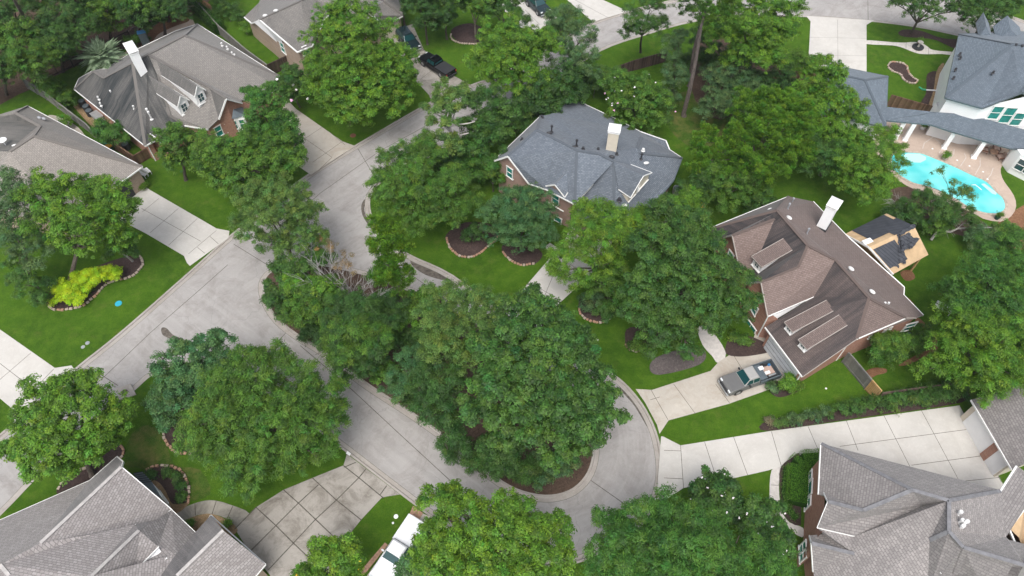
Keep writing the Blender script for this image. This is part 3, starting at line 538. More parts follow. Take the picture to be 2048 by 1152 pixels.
def dormer(h, pk, pl, pr, bk, bl, br, mat, win_px=None, wall='siding_white', st=0.1, hang=.25, wz=1.0, wsize=(.55, .9), bars=2, glass='glass'):
    """roof dormer from its front peak, front eave corners (left, right), the ridge's back end and the eaves' back ends; all world points"""
    mb = MB()
    for f in ((pk, pl, bl, bk), (pk, bk, br, pr)): mb.face(f, 0, roof_uv(f), st)
    d = mb.build('dormer', M[mat], h.r)
    for pp in d.data.polygons:
        if pp.normal.z < 0: pp.flip()
    md = d.modifiers.new('solid', 'SOLIDIFY'); md.thickness = .09; md.offset = -1
    ax = pr-pl; W = np.linalg.norm(ax); ax /= W; fw = pk-bk; fw[2] = 0; fw /= np.linalg.norm(fw); ax = ax-fw*(ax@fw); ax[2] = 0; ax /= np.linalg.norm(ax)
    q = lambda p, s_: p-fw*hang+ax*s_*.14
    L, R_, K = q(pl, 1), q(pr, -1), pk-fw*hang-[0, 0, .1]; L = L-[0, 0, .1]; R_ = R_-[0, 0, .1]
    mb = MB(); Lb, Rb = L-[0, 0, wz], R_-[0, 0, wz]
    mb.face([Lb, Rb, R_, K, L]); Lk, Rk = L-fw*2.6, R_-fw*2.6
    mb.face([Lb, L, Lk, Lk-[0, 0, wz]]); mb.face([R_, Rb, Rk-[0, 0, wz], Rk]); mb.build('dormer_wall', M[wall], d)
    mb = MB(); up = (0, 0, 1)
    for a, b in ((pl, pk), (pk, pr)): mb.bar(a-[0, 0, .05], b-[0, 0, .05], .07, .14)
    mb.bar(pl-[0, 0, .05], bl-[0, 0, .05], .07, .12); mb.bar(pr-[0, 0, .05], br-[0, 0, .05], .07, .12); mb.build('dormer_edge', M['trim'], d); mb = MB()
    mb.bar(Lb+fw*.06, Rb+fw*.06, .14, .08); mb.build('dormer_sill', M['trim'], d)
    c = (L+R_)/2-[0, 0, wz*.52]; mb = MB(); w_, hh = wsize
    for a in (-1, 1): mb.obox(c+fw*.03+ax*a*w_/2, ax, fw, up, .04, .04, hh/2+.04); mb.obox(c+fw*.03+np.array([0, 0, a*hh/2]), ax, fw, up, w_/2, .045, .04)
    mb.obox(c+fw*.03, ax, fw, up, w_/2, .04, .018)
    if bars > 1: mb.obox(c+fw*.035, ax, fw, up, .018, .035, hh/2)
    wo = mb.build('window', M['trim'], d); mb = MB(); mb.obox(c+fw*.012, ax, fw, up, w_/2, .02, hh/2); mb.build('pane', M[glass], wo)
    return d
def dormer_px(h, pk, pl, pr, bk, bl, br, **k):
    return dormer(h, *[P(*x) for x in (pk, pl, pr, bk, bl, br)], **k)

def on_plane(pl3, px, py):
    a, b, c = pl3; n = np.cross(b-a, c-a); n /= np.linalg.norm(n); o = np.array([0, 0, CH]); r = ray(px, py); return o+r*(((a-o)@n)/(r@n))
def dormer2(h, plane, b0, b1, hw, rise, mat, st, win, shed=None, edge='trim', over=.28, wall='siding_white', bars=2, glass='glass'):
    """dormer standing on the roof plane: b0, b1 = pixels of the foot of its front wall"""
    a, b, c = [h.P[k] for k in plane.split()]; n = np.cross(b-a, c-a); n /= np.linalg.norm(n); n = n if n[2] > 0 else -n
    mm_ = on_plane((a, b, c), (b0[0]+b1[0])/2, (b0[1]+b1[1])/2); L, R_ = P(*b0, mm_[2]), P(*b1, mm_[2]); ax = R_-L; W = np.linalg.norm(ax); ax /= W; fw = np.array([n[0], n[1], 0]); fw = fw-ax*(fw@ax); fw /= np.linalg.norm(fw)
    dn = lambda p, d_: p+d_*(((a-p)@n)/(d_@n))      # run from p along d until the roof plane
    up = np.array([0, 0, 1.]); Lt, Rt = L+up*hw, R_+up*hw; back = -fw if shed is None else -fw+up*shed
    ov = ax*.16
    mb = MB(); wl = MB()
    if shed is None:
        K = (Lt+Rt)/2+up*rise; ke, le, re_ = K+fw*over, Lt-ov-up*.1+fw*over, Rt+ov-up*.1+fw*over; kb, lb, rb = dn(K, -fw), dn(Lt-ov-up*.1, -fw), dn(Rt+ov-up*.1, -fw)
        fs = [(ke, le, lb, kb), (ke, kb, rb, re_)]; wl.face([L-up*.3, R_-up*.3, Rt, K-up*.1, Lt]); lines = [(le, ke), (ke, re_), (le, lb), (re_, rb)]
    else:
        le, re_ = Lt-ov+fw*over-up*shed*over, Rt+ov+fw*over-up*shed*over; lb, rb = dn(Lt-ov, back), dn(Rt+ov, back); fs = [(le, re_, rb, lb)]; wl.face([L-up*.3, R_-up*.3, Rt, Lt]); lines = [(le, re_), (le, lb), (re_, rb)]
    for f in fs: mb.face(f, 0, roof_uv(f), st)
    d = mb.build('dormer', M[mat], h.r)
    for pp in d.data.polygons:
        if pp.normal.z < 0: pp.flip()
    md = d.modifiers.new('solid', 'SOLIDIFY'); md.thickness = .09; md.offset = -1
    for P0, Pt in ((L, Lt), (R_, Rt)): q = dn(Pt-up*.12, back if shed is not None else -fw); wl.face([P0-up*.3, Pt-up*.10, q+up*.02, q-up*.4])
    wl.build('dormer_wall', M[wall], d); mb = MB()
    for p, q in lines: mb.bar(p-up*.06, q-up*.06, .06, .12)
    mb.build('dormer_edge', M[edge], d); mb = MB(); mb.bar(L+fw*.06+up*.05, R_+fw*.06+up*.05, .14, .10); mb.build('dormer_sill', M['trim'], d)
    c_ = (L+R_)/2+up*hw*.5; w_, hh = win; mb = MB()
    for k in (-1, 1): mb.obox(c_+fw*.03+ax*k*w_/2, ax, fw, up, .035, .04, hh/2+.04); mb.obox(c_+fw*.03+up*k*hh/2, ax, fw, up, w_/2, .045, .035)
    mb.obox(c_+fw*.033, ax, fw, up, w_/2, .03, .016)
    if bars > 1: mb.obox(c_+fw*.036, ax, fw, up, .016, .03, hh/2)
    wo = mb.build('window', M['trim'], d); mb = MB(); mb.obox(c_+fw*.012, ax, fw, up, w_/2, .02, hh/2); mb.build('pane', M[glass], wo); return d

# ---- brown roofed brick house (right of centre)
H = House('brick_house', 'red brick house with brown shingle roof, white chimney and silver pickup in front', dict(
 A=(1411,460,4.6),B=(1577.7,392.8,4.6),C=(1626.5,403,4.6),P1=(1554,421,7.9),P2=(1615,491,7.9),P3=(1671,520,6.7),P4=(1738,596,6.7),P5=(1812,635.5,4.7),
 Q=(1833,635.4,4.1),R=(1846.8,630.2,3.5),S=(1807.3,589.6,3.5),T=(1808.4,573.8,3.5),U=(1766,536,3.9),X=(1690,467.7,4.6),
 w1=(1549.5,438.3,7.3),w2=(1464.7,471,6.9),w3=(1478.4,535,4.6),w4=(1446.5,474,5.2),w5=(1497,560,4.4),
 b1=(1596.9,533,6.7),b2=(1522,564,6.3),b3=(1535.4,632,4.3),b4=(1489,565,4.6),bR=(1628,593,4.3),
 g1=(1530.7,654,3.0),g2=(1605,753,3.0),K=(1713.5,677.4,4.6),g3=(1553.6,640,3.6),g4=(1590,745,3.0),c1=(1754,541,5.1),c2=(1767,544,5.1)), (1620,640))
H.roof([('B C X U T S R Q P5 P4 P3 P2 P1', .30), ('A B P1', .85), ('A P1 w1 w2 w4', 1.0), ('w1 w2 w3 w5', .0), ('P1 w1 w5 b4 b2 b1 P2', 1.0), ('P2 P3 bR b3 b2 b1', .04), ('P3 P4 K g2 g1 g3 bR', .8), ('P4 P5 K', .25), ('K P5 Q', .2)], 'shingle_brown')
for pl, st in ((((1749,531,4.6),(1766.7,544.4,5.6),(1790,578,4.4)), .2), (((1766.7,544.4,5.6),(1808.4,573.8,3.55),(1790,578,4.4)), .1), (((1749,531,4.6),(1785,545,3.95),(1766.7,544.4,5.6)), .1)): pass
H.caps(['P1 P2 P3 P4 P5', 'A P1 B', 'w2 w1', 'b2 b1 P2', 'P4 K'], 'shingle_brown')
H.fascia(['A B', 'C X', 'X U T', 'T S R', 'g1 g2', 'b3 bR', 'K P5']); H.fascia(['w4 w2 w3', 'b4 b2 b3', 'g2 K', 'P5 Q'], 'rake', 'rake_board', .1, .14)
H.walls('A B C X U T S R Q P5 K g2 g1 g3 b3 b2 b4 w5 w3 w2 w4', 'brick_red')
H.chimney(1646, 450, 5.9, 8.9, 1.35, 1.0, .95)
# white gable infill beside the wing, stone base, garage door
mb = MB(); a = P(1553.6,640,3.3); b = P(1628,593,4.2); mb.face([P(1545,627,4.15)-[0,0,.1], P(1628,593,4.3)-[0,0,.1], P(1626,594,3.9), P(1553,638,3.2)]); mb.build('gable_panel', M['siding_white'], H.o)
for px_, py_ in ((1510,618),(1488,600)): H.win('b3', 'b2', px_, py_, .85, 1.3, glass='glass_teal')
H.win('b3', 'b4', 1500, 655, 1.7, 1.4, bars=2); H.win('w3', 'w2', 1466, 540, 1.0, 1.4); H.win('w3', 'w2', 1462, 512, .9, 1.1)
g1, g2 = H.ins['g1'], H.ins['g2']; d = np.array([g2[0]-g1[0], g2[1]-g1[1], 0]); L = np.linalg.norm(d); d /= L; n = np.array([d[1], -d[0], 0]); n = n if n[1] < 0 else -n
c = np.array([(g1[0]+g2[0])/2, (g1[1]+g2[1])/2, 1.15]); mb = MB(); mb.obox(c+n*.03, d, n, (0,0,1), L*.44, .05, 1.13)
for k in range(1, 4): mb.obox(c+n*.085+np.array([0,0,-1.13+k*.565]), d, n, (0,0,1), L*.44, .01, .015, 1)
mb.build('garage_door', [M['siding_grey'], M['dark']], H.o)
for f_ in (.32, .62): 
    a, b = H.P['K'], H.P['P5']; H.win('K', 'P5', *((1713.5+(1812-1713.5)*f_), (677.4-42*f_)+7), .95, .42, name='window', glass='glass_teal')
H.win('g2', 'K', 1731, 688, .8, 1.2, glass='glass'); H.win('P5', 'Q', 1818, 653, 1.2, 1.3)
H.downspout('K'); H.downspout('g2'); H.downspout('b3')
for px_, py_, z_ in ((1583,401,5.4),(1575,412,7.0),(1613,462,7.0)): H.pipe(px_, py_+6, z_, h=.7, kind='lead')
for px_, py_, z_ in ((1578,436,7.5),(1702,538,6.7),(1744,584,6.3)): H.turtle(px_, py_, z_, -.9)
H.turtle(1540, 420, 6.2, .4); H.pipe(1773, 612, 5.0); H.pipe(1768,609,5.2, h=.2)
for px_, py_ in ((1610,541),(1635,550),(1597,452)): H.pipe(px_, py_, 5.6, kind='lead', h=.1, r=.06)
# single dormer and the two long dormers over the garage
def shed_dormer(h, fl, fr, bl, br, wz, mat, st, win=(.5, .6)):
    fl, fr, bl, br = [P(*q) for q in (fl, fr, bl, br)]
    f = [fl, fr, br, bl]; mb = MB(); mb.face(f, 0, roof_uv(f), st); d = mb.build('dormer', M[mat], h.r)
    for pp in d.data.polygons:
        if pp.normal.z < 0: pp.flip()
    md = d.modifiers.new('solid', 'SOLIDIFY'); md.thickness = .1; md.offset = -1
    ax = fr-fl; W = np.linalg.norm(ax); ax /= W; bw = (bl+br-fl-fr)/2; bwn = bw/np.linalg.norm(bw); bh = bwn.copy(); bh[2] = 0; bh /= np.linalg.norm(bh); fw = -bh
    a, b = fl+bwn*.28+ax*.12-[0,0,.1], fr+bwn*.28-ax*.12-[0,0,.1]; mb = MB(); dz = np.array([0,0,wz])
    mb.face([a-dz, b-dz, b, a]); mb.face([b, b-dz, br-ax*.12-[0,0,.12], br-ax*.12-[0,0,.08]]); mb.face([a-dz, a, bl+ax*.12-[0,0,.08], bl+ax*.12-[0,0,.12]]); mb.build('dormer_wall', M['siding_white'], d)
    mb = MB(); mb.bar(fl-[0,0,.05], fr-[0,0,.05], .08, .14); mb.bar(fr-[0,0,.06], br-[0,0,.06], .06, .12); mb.bar(fl-[0,0,.06], bl-[0,0,.06], .06, .12); mb.bar(a-dz+fw*.05, b-dz+fw*.05, .14, .08); mb.build('dormer_trim', M['trim'], d)
    c = (a+b)/2-dz*.52; up = (0,0,1); w_, hh = win; mb = MB()
    axh = ax.copy(); axh[2] = 0; axh /= np.linalg.norm(axh)
    for k in (-1, 1): mb.obox(c+fw*.03+axh*k*w_/2, axh, fw, up, .035, .04, hh/2+.04); mb.obox(c+fw*.03+np.array([0,0,k*hh/2]), axh, fw, up, w_/2, .045, .035)
    wo = mb.build('window', M['trim'], d); mb = MB(); mb.obox(c+fw*.012, axh, fw, up, w_/2, .02, hh/2); mb.build('pane', M['glass'], wo); return d
CC = lambda u, v, z: (1400+u/5.486, 380+v/5.486, z)
EE = lambda u, v, z: (1460+u/5.236, 550+v/5.236, z)
dormer2(H, 'P1 P2 w5', CC(565,815,0)[:2], CC(650,912,0)[:2], 1.35, 0, 'shingle_brown', .25, (.6,.75), shed=.24, edge='rake')
dormer2(H, 'P3 P4 g2', EE(572,555,0)[:2], EE(637,634,0)[:2], 1.05, 0, 'shingle_brown', .3, (.5,.6), shed=.19, edge='rake')
dormer2(H, 'P3 P4 g2', EE(715,735,0)[:2], EE(785,812,0)[:2], 1.05, 0, 'shingle_brown', .3, (.5,.6), shed=.19, edge='rake')

# ---- slate roofed house (centre)
H = House('brick_house', 'brick house with slate blue grey roof and pale chimney in the centre of the block', dict(
 a=(988,321,5.0),b=(1081.6,231.8,5.0),T1=(1073.7,260,7.8),gp=(1016,311.9,7.2),gr=(1057.9,367,4.6),b2=(1101.9,228.4,5.0),c=(1147,197.9,3.2),d=(1240.8,242,3.2),e=(1279.8,262.7,3.2),f=(1331.9,281,3.2),g=(1339.5,299.6,3.2),h=(1364.4,315.8,3.2),
 T2=(1153.8,300.6,7.8),T3=(1196.7,307.4,7.6),T4=(1228,323,7.2),T5=(1261,331,6.6),e1=(1273.3,296.3,5.9),e2=(1284,274.6,4.6),r1=(1277.6,307,5.9),
 k=(1347,361,3.2),l=(1301,416,3.2),m=(1228,450,3.2),n=(1160,440,3.2),n2=(1150,412,3.7),o=(1092.8,378.4,4.7),p=(1149.3,407.8,4.7),q=(1186.5,367.2,5.2),
 d0=(1287.4,351.6,6.3),), (1190,340))
H.roof([('a b T1 gp', .3), ('T1 gp gr o p T2', .25), ('T1 b b2 c d e e2 e1 T5 T4 T3 T2', .22), ('T2 T3 T4 q p', .12), ('e f g e2', .3), ('e2 g h r1 e1', .3), ('T5 e1 r1 h k l m T4', .1), ('T4 m n n2 q', .3)], 'shingle_slate')
H.caps(['gp T1 T2 T3 T4 T5', 'T1 b', 'T2 p', 'T4 m', 'r1 h', 'e1 e2'], 'shingle_slate')
H.fascia(['a b', 'a gp gr', 'gr o p', 'p q', 'c d e f g h'], 'trim'); H.fascia(['b2 c', 'h k l'], 'metal_grey', 'dark_gutter')
H.walls('a b b2 c d e f g h k l m n n2 p o gr gp', 'brick_pink', .4)
H.chimney(1222, 302, 6.4, 9.4, 1.15, 1.15, -.2, 'siding_cream', 'siding_white')
H.win('a', 'gp', 1020, 345, .9, 1.5); H.win('o', 'p', 1116, 443, .95, 1.5); 
GG = lambda u, v, z: (980+u/4.431, 190+v/4.431, z)
KK = lambda u, v, z: (1180+u/4.609, 190+v/4.609, z)
dormer_px(H, GG(575,795,5.9), GG(487,805,4.9), GG(665,908,4.75), GG(685,680,6.3), GG(600,745,5.4), GG(690,860,5.3), mat='shingle_slate', wall='brick_pink', wz=2.4, wsize=(.95, 1.35), bars=1, glass='glass_teal')
dormer_px(H, KK(495,745,6.9), KK(375,945,5.1), KK(572,715,6.2), KK(220,612,7.35), KK(262,868,5.5), KK(375,640,6.6), mat='shingle_slate', wall='siding_cream', wz=.9, wsize=(1.0, .5), bars=1, glass='glass_teal', st=.3)
for u, v, z in ((545,325,7.5),(765,450,7.5)): H.pipe(*GG(u,v,z), kind='vent_dark', h=.75, r=.09); H.turtle(*GG(u-20,v+15,z-.1), .0, 'vent_dark')
H.turtle(*GG(1080,550,7.3), -.3, 'vent_dark')
for u, v, z in ((825,478,7.6),(957,485,7.2),(1122,525,7.0),(462,197,5.4),(283,397,6.6)): H.pipe(*GG(u,v,z), kind='vent_dark', h=.12, r=.09)
H.pipe(*KK(470,590,5.9), kind='vent_dark', h=.7, r=.09); H.pipe(*KK(490,510,5.8), kind='vent_white', h=.1, r=.1); H.turtle(*KK(518,630,5.5), .2); H.turtle(*KK(318,1020,4.2), .2); H.pipe(*KK(270,970,4.8), kind='vent_dark', h=.15, r=.12)

# ---- long grey roofed house (upper left)
H = House('brick_house', 'brick house with long grey roof, two small white dormers and white chimney', dict(
 a=(148.5,178,3),b=(157.8,157,3),c=(189,139,3),h1=(187.4,142.6,4.9),d=(216,137.5,3),r1=(207.7,156,5.2),d2=(223,130,3),d3=(275,98,3),d4=(350,62,3),R2=(265.3,125.6,7.2),R3=(295.7,108.7,7.9),R4=(368.5,70.6,7.9),
 k=(394,47.8,3),m=(558.5,152,3),n=(559,174,3),o=(508.6,202.6,3.0),v1=(483,200,3.5),
 j=(290.2,291.3,3),j2=(309.7,280.3,3),j3=(299.6,266.8,3.4),j4=(325.8,287,3),s1=(314.8,150,6.4),s2=(338.5,229.6,4.1),s3=(369,250.7,3),s4=(416.3,258.3,3),s5=(437.5,238,3.5),u=(419.7,175.4,6.1),w=(452,197,5.9),w2=(484,205.5,3.6),R4b=(380,62,6.6)), (360,200))
H.roof([('a b h1', .9), ('b c d r1 h1', .1), ('d d2 d3 d4 k R4 R3 R2 r1', .45), ('a h1 r1 R2 j', .95), ('R2 j j2 j3 j4 s3 s2 s1 R3', .8), ('R3 s1 s2 s3 s4 s5 u', .1), ('u w s5', .55), ('R3 u w w2 v1', .0), ('R3 v1 o n m R4', .12), ('R4 k m', .15)], 'shingle_grey')
H.caps(['h1 r1 R2 R3 R4 k', 'R4 m', 'R3 u w', 'a h1', 's1 s2 s3', 'R2 j'], 'shingle_grey', .36)
H.fascia(['a b c d', 'a j j2', 'j3 j4', 's3 s4', 'w s5', 'w w2', 'o n', 'k m', 'd2 d3 d4 k'])
H.walls('a b c d d2 d3 d4 k m n o w2 w s5 s4 s3 j4 j3 j2 j', 'brick_red')
H.chimney(285, 144, 6.4, 9.6, 2.2, .95, -.95, 'siding_white', 'trim')
AA = lambda u, v, z: (140+u/5.908, 30+v/5.908, z)
C3 = lambda u, v, z: (220+u/5.908, 150+v/5.908, z)
dormer2(H, 'R3 s3 u', C3(852,484,0)[:2], C3(962,415,0)[:2], 1.7, 1.0, 'shingle_grey', .5, (.75,1.1))
dormer2(H, 'R3 s3 u', C3(1050,364,0)[:2], C3(1153,300,0)[:2], 1.7, 1.0, 'shingle_grey', .6, (.75,1.1))
for u, v, z in ((490,915,4.4),(342,985,3.9),(368,1060,3.7),(760,1095,4.6)): H.pipe(*AA(u,v+10,z), h=.3)
H.pipe(*C3(463,470,4.4), h=.8, r=.09); H.pipe(*C3(492,520,4.2), h=1.0, r=.09)
BB = lambda u, v, z: (330+u/5.908, 30+v/5.908, z)
for u, v in ((675,345),(738,385),(798,452),(828,478)): H.pipe(*BB(u,v+14,5.2), h=.25)
H.win('s4', 's5', 437, 262, .9, 1.5, bars=1); H.downspout('j'); 
# bay window under the brick gable
c0 = P(463, 245, 0)
mb = MB(); pts = [P(x_, y_, 2.6) for x_, y_ in ((446,243),(453,238),(472,234),(487,232),(484,214),(452,222))]
mb.prism([q[:2] for q in pts], 0, 2.55); mb.build('bay_window', M['siding_white'], H.o)
mb = MB(); top = P(466, 219, 3.5); rr = [P(x_, y_, 2.62) for x_, y_ in ((442,243),(451,240),(473,236),(490,231),(486,212),(448,222))]
for i in range(6): mb.face([rr[i], rr[(i+1) % 6], top])
mb.build('bay_roof', M['metal_grey'], H.o)
for (x1, y1), (x2, y2) in (((453,238),(472,234)), ((446,243),(453,238)), ((472,234),(487,232))):
    a, b = P(x1, y1, 2.6), P(x2, y2, 2.6); d = b-a; L = np.linalg.norm(d); d /= L; n = np.array([d[1], -d[0], 0]); n = n if n@(a-P(466,219,2.6)) > 0 else -n
    H.winat((a+b)/2-[0, 0, 1.1], d, n, L*.7, 1.3, bars=1, proud=.03)

# ---- tan roofed house (left edge)
H = House('garage_house', 'low house with tan grey hip roof at the left edge of the photo', dict(
 a=(54.7,211.7,3),b=(284.2,332.8,3),c=(214.8,383.6,3),d=(130,446,3),e=(29.3,225.4,5.6),f=(80,252.7,5.6),g=(66.4,272.3,6.4),h=(19.5,303,6.4),i=(-20,345,4),j=(0,231,3.5),k=(-90,300,3.6),l=(-40,420,3),n=(-140,330,3),o=(-70,250,3),g2=(150,330,4.5)), (90,330))
H.roof([('a b g f e', .35), ('g b c d h', .04), ('e f h k j', .85), ('f g h', .3), ('h d l i', .0), ('a e j o', .3), ('h i k', .2), ('j k n o', .3)], 'shingle_tan')
H.caps(['e f g b', 'f h', 'h g', 'a e'], 'shingle_tan', .36); H.fascia(['a b', 'b c d']); H.walls('a b c d l n o', 'brick_tan')
H.win('b', 'c', 268, 358, .01, .01) if False else None
b_, c__ = H.ins['b'], H.ins['c']; d = np.array([c__[0]-b_[0], c__[1]-b_[1], 0]); d /= np.linalg.norm(d); n = np.array([d[1], -d[0], 0]); n = n if n[1] < 0 else -n
mb = MB(); cc = np.array([b_[0], b_[1], 1.15])+d*4.2; mb.obox(cc+n*.03, d, n, (0,0,1), 2.5, .05, 1.12); mb.build('garage_door', M['dark'], H.o)
for x_, y_ in ((79,236),(88,238),(116,265),(142,281)): H.turtle(x_, y_, 4.4, -.5, 'lead')
H.turtle(30, 292, 6.0, .4); mb = MB(); q = P(4,280,6.6); mb.ellip(q, .5, .5, .08); mb.tube([q, q-[0,0,1.0]], [.04,.04]); mb.build('satellite_dish', M['white_plastic'], H.o)

# ---- tan brick house (top, left of centre)
H = House('brick_house', 'two storey tan brick house behind the black pickup truck', dict(
 a=(488.3,34,3),b=(503,46,3.2),c=(519,39,6.0),d=(594.6,103.8,5.4),e=(614.5,95.5,5.4),f=(624.4,91.3,5.4),g=(646.8,42.3,6.6),h=(660,25,7.2),i=(602,1,8.6),j=(622,-8,8.6),k=(518,5,3),k2=(545,20,4.8),
 l=(748,30.7,5.2),m=(719,44,5.2),n=(695,-4,7.6),o=(805.4,31.5,3),p=(765,52,3),q=(762,-2,4.8),r=(745,-6,5.2),s=(748,-3,7.2),x=(540,-60,3),y=(700,-80,5),z=(800,-50,3),k3=(560,10,5.4),c2=(520,38,5.4)), (640,80))
H.roof([('a b c k2 k', .3), ('c d e i', .35), ('e f g h j i', .4), ('h m l n j', .05), ('n l s', .1), ('q o p m l r', .15), ('c i j x k', .3), ('j n s y x', .3), ('s r q z y', .3), ('q z o', .1)], 'shingle_grey')
H.caps(['c i j n l', 'q o', 'h j'], 'shingle_grey'); H.fascia(['a b', 'b c', 'c d e', 'e f g h', 'm l', 'l p', 'p o'])
H.walls('a b c2 d e f g m p o z y x k', 'brick_tan'); H.win('e', 'd', 612, 100, .9, 1.3); H.win('d', 'c2', 547, 62, .7, 1.0, glass='glass'); H.win('d', 'c2', 566, 95, 1.1, 1.6)
H.win('m', 'p', 728, 48, 1.0, 1.5)
mb = MB(); mb.face([P(508,45,4.9), P(519,40,5.8), P(563,78,5.2), P(567,98,2.2), P(553,84,3.0)]); mb.build('siding_panel', M['siding_white'], H.o)
p0, p1 = H.ins['p'], H.ins['o']; d = np.array([p1[0]-p0[0], p1[1]-p0[1], 0]); L = np.linalg.norm(d); d /= L; n = np.array([d[1], -d[0], 0]); n = n if n[1] < 0 else -n
mb = MB(); mb.obox(np.array([(p0[0]+p1[0])/2, (p0[1]+p1[1])/2, 1.2])+n*.03, d, n, (0,0,1), L*.4, .05, 1.15); mb.build('garage_door', M['siding_cream'], H.o)
mb = MB(); q = [P(*x_) for x_ in ((730,14,5.6),(746,6,5.6),(748,15,4.7),(737,20,4.7))]; mb.face(q); mb.face([q[1], P(770,0,5.5), q[2]]); mb.build('dormer_wall', M['siding_white'], H.r)
for u, v in ((302,185),(432,125)): H.turtle(480+u/6.0235, v/6.0235+1, 7.2, .5)
mb = MB(); q = [P(600,119,3.1), P(628,106,3.1), P(640,118,2.9), P(612,134,2.7)]; mb.face(q, 0, roof_uv(q), .3); o_ = mb.build('porch_roof', M['shingle_grey'], H.o)

# ---- white house with the pool (upper right)
HP = lambda u, v, z: (1680+u/4.799, 40+v/4.799, z)
MP = lambda u, v, z: (1740+u/4.432, 210+v/4.432, z)
H = House('white_house', 'white house with blue grey roof beside the swimming pool', dict(
 a=(1918.6,68,6),b=(1890.5,195.2,6),c=(2027,88,9.8),d=(1965.5,216,6),d2=(2044.7,184.8,8.2),e=(2130,225,6),f=(2110,95,9.8),g=(2125,60,6),g2=(2200,80,6),g3=(2200,250,6),f2=(2150,95,8),
 v=(1966,210,6.1), t1=(1955,74,6.2), q1=HP(940,885,3.9), q2=HP(1240,905,4.2), q3=HP(1766,1050,4.2), q4=(2130,290,4.2), r1=MP(540,170,3), r2=MP(700,225,3), r3=MP(1250,385,3), r4=(2130,300,3), s1=(1757,220,3.6), s2=(1776,214,3.9), s4=(1771.7,240.4,3), s0=(1870,224,4)), (2000,200))
H.roof([('a b c', .1), ('b v d2 f c', .45), ('b d v', .45), ('v d d2', .1), ('a c f g', .15), ('d2 e g2 f', .05), ('f g2 g', .1)], 'shingle_white')
H.caps(['b c f', 'd2 f', 'a c'], 'shingle_white', .36); H.fascia(['b d', 'd d2 e', 'a b', 'a g'], 'metal_grey')
r_keep = H.r
H.walls('a b d e g3 g2 g', 'siding_white', .35); ins_main = dict(H.ins)
mb = MB(); A_, D_ = H.ins['d'], H.ins['e']; D2 = H.P['d2']; mb.face([(A_[0], A_[1], 5.9), (D_[0], D_[1], 5.9), (A_[0]+(D_[0]-A_[0])*.5, A_[1]+(D_[1]-A_[1])*.5-.0, 8.0)]); mb.build('gable_wall', M['siding_white'], H.o)
for u, v, w_, h_ in ((1492,887,1.25,1.9),(1607,912,1.3,2.3),(1702,950,1.25,1.9)):
    H.win('d', 'e', 1680+u/4.799, 40+v/4.799, w_, h_)
# dormers on the far side
for u0, u1, v in ((1330,1460,62),(1500,1760,95)):
    pk = HP((u0+u1)/2+10, v, 7.6); pl = HP(u0, v+105, 6.4); pr = HP(u1, v+110, 6.4)
    mb = MB(); A, B, C_ = P(*pk), P(*pl), P(*pr); F_ = A+np.array([0.8, 3.2, 0]); B2, C2 = B+np.array([.8, 3.2, 0]), C_+np.array([.8, 3.2, 0])
    for f_ in ((A, B, B2, F_), (A, F_, C2, C_)): mb.face(f_, 0, roof_uv(f_), .1)
    mb.face((A, C_, B), 0, roof_uv((A, B, C_)), .3)
    mb.build('dormer', M['shingle_white'], r_keep)
# low roof with its posts, and the covered walk to the garage
H.roof([('q1 q2 q3 q4 r4 r3 r2 r1', .4), ], 'shingle_white', name='patio_roof'); H.fascia(['r1 r2 r3 r4'], 'metal_grey'); H.roof([('s1 s2 s0 q1 r1 s4', .35)], 'shingle_white', name='walkway_roof'); H.r = r_keep
H.fascia(['s4 r1', 's1 s4'], 'metal_grey')
def post(h, xt, yt, z, wd=.5, par=None):
    b = P(xt, yt, z); mb = MB(); mb.obox((b[0], b[1], z/2), (math.cos(-.35), math.sin(-.35), 0), (math.sin(.35), math.cos(.35), 0), (0,0,1), wd/2, wd/2, z/2); mb.obox((b[0], b[1], .12), (math.cos(-.35), math.sin(-.35), 0), (math.sin(.35), math.cos(.35), 0), (0,0,1), wd/2+.06, wd/2+.06, .12)
    return mb.build('post', M['siding_white'], h.o)
for x_, y_ in ((1809,243),(1829,247),(1909,263),(1970,282)): post(H, x_, y_, 2.75)
# back wall of the patio with doors, bay with two windows
H.P['y1'] = P(*MP(520,215,0)); H.P['y2'] = P(*MP(1000,345,0)); mb = MB()
a, b, c = P(1858,262,0), P(1940,282,0), P(2008,306,0); dz = np.array([0,0,2.9]); 
a2 = a+[0.2,2.2,0]; b2_ = b+[.2,2.4,0]; c2_ = c+[.2,2.4,0]
mb.face([a2, c2_, c2_+dz, a2+dz]); mb.face([a, a2, a2+dz, a+dz]); mb.build('patio_wall', M['siding_white'], H.o)
d = c2_-a2; L = np.linalg.norm(d); d /= L; n = np.array([d[1], -d[0], 0]); n = n if n[1] < 0 else -n
for f_, w_ in ((.18, 1.4), (.42, 1.5), (.66, 1.5), (.87, 1.3)): H.winat(a2+(c2_-a2)*f_+[0,0,1.2], d, n, w_, 2.0, glass='glass', bars=2)
bay = [P(*MP(u, v, 0)) for u, v in ((1190,465),(1165,525),(1215,595),(1365,672),(1700,780),(1800,500),(1350,420))]
mb = MB(); mb.prism([q[:2] for q in bay], 0, 2.95); mb.build('bay_wall', M['siding_white'], H.o)
for i, fr in ((2, .35), (2, .85)):
    a, b = bay[i], bay[i+1]; d = b-a; L = np.linalg.norm(d); d /= L; n = np.array([d[1], -d[0], 0]); n = n if n[1] < 0 else -n
    H.winat(a+(b-a)*fr+[0,0,1.7], d, n, 1.0, 1.6, glass='glass')
for u, v, z in ((1150,330,6.6),(1152,367,6.6),(1108,478,6.6),(1088,560,6.4),(1468,508,8.2),(1745,418,8.2)): H.pipe(*HP(u,v,z), kind='vent_dark', h=.15, r=.08)
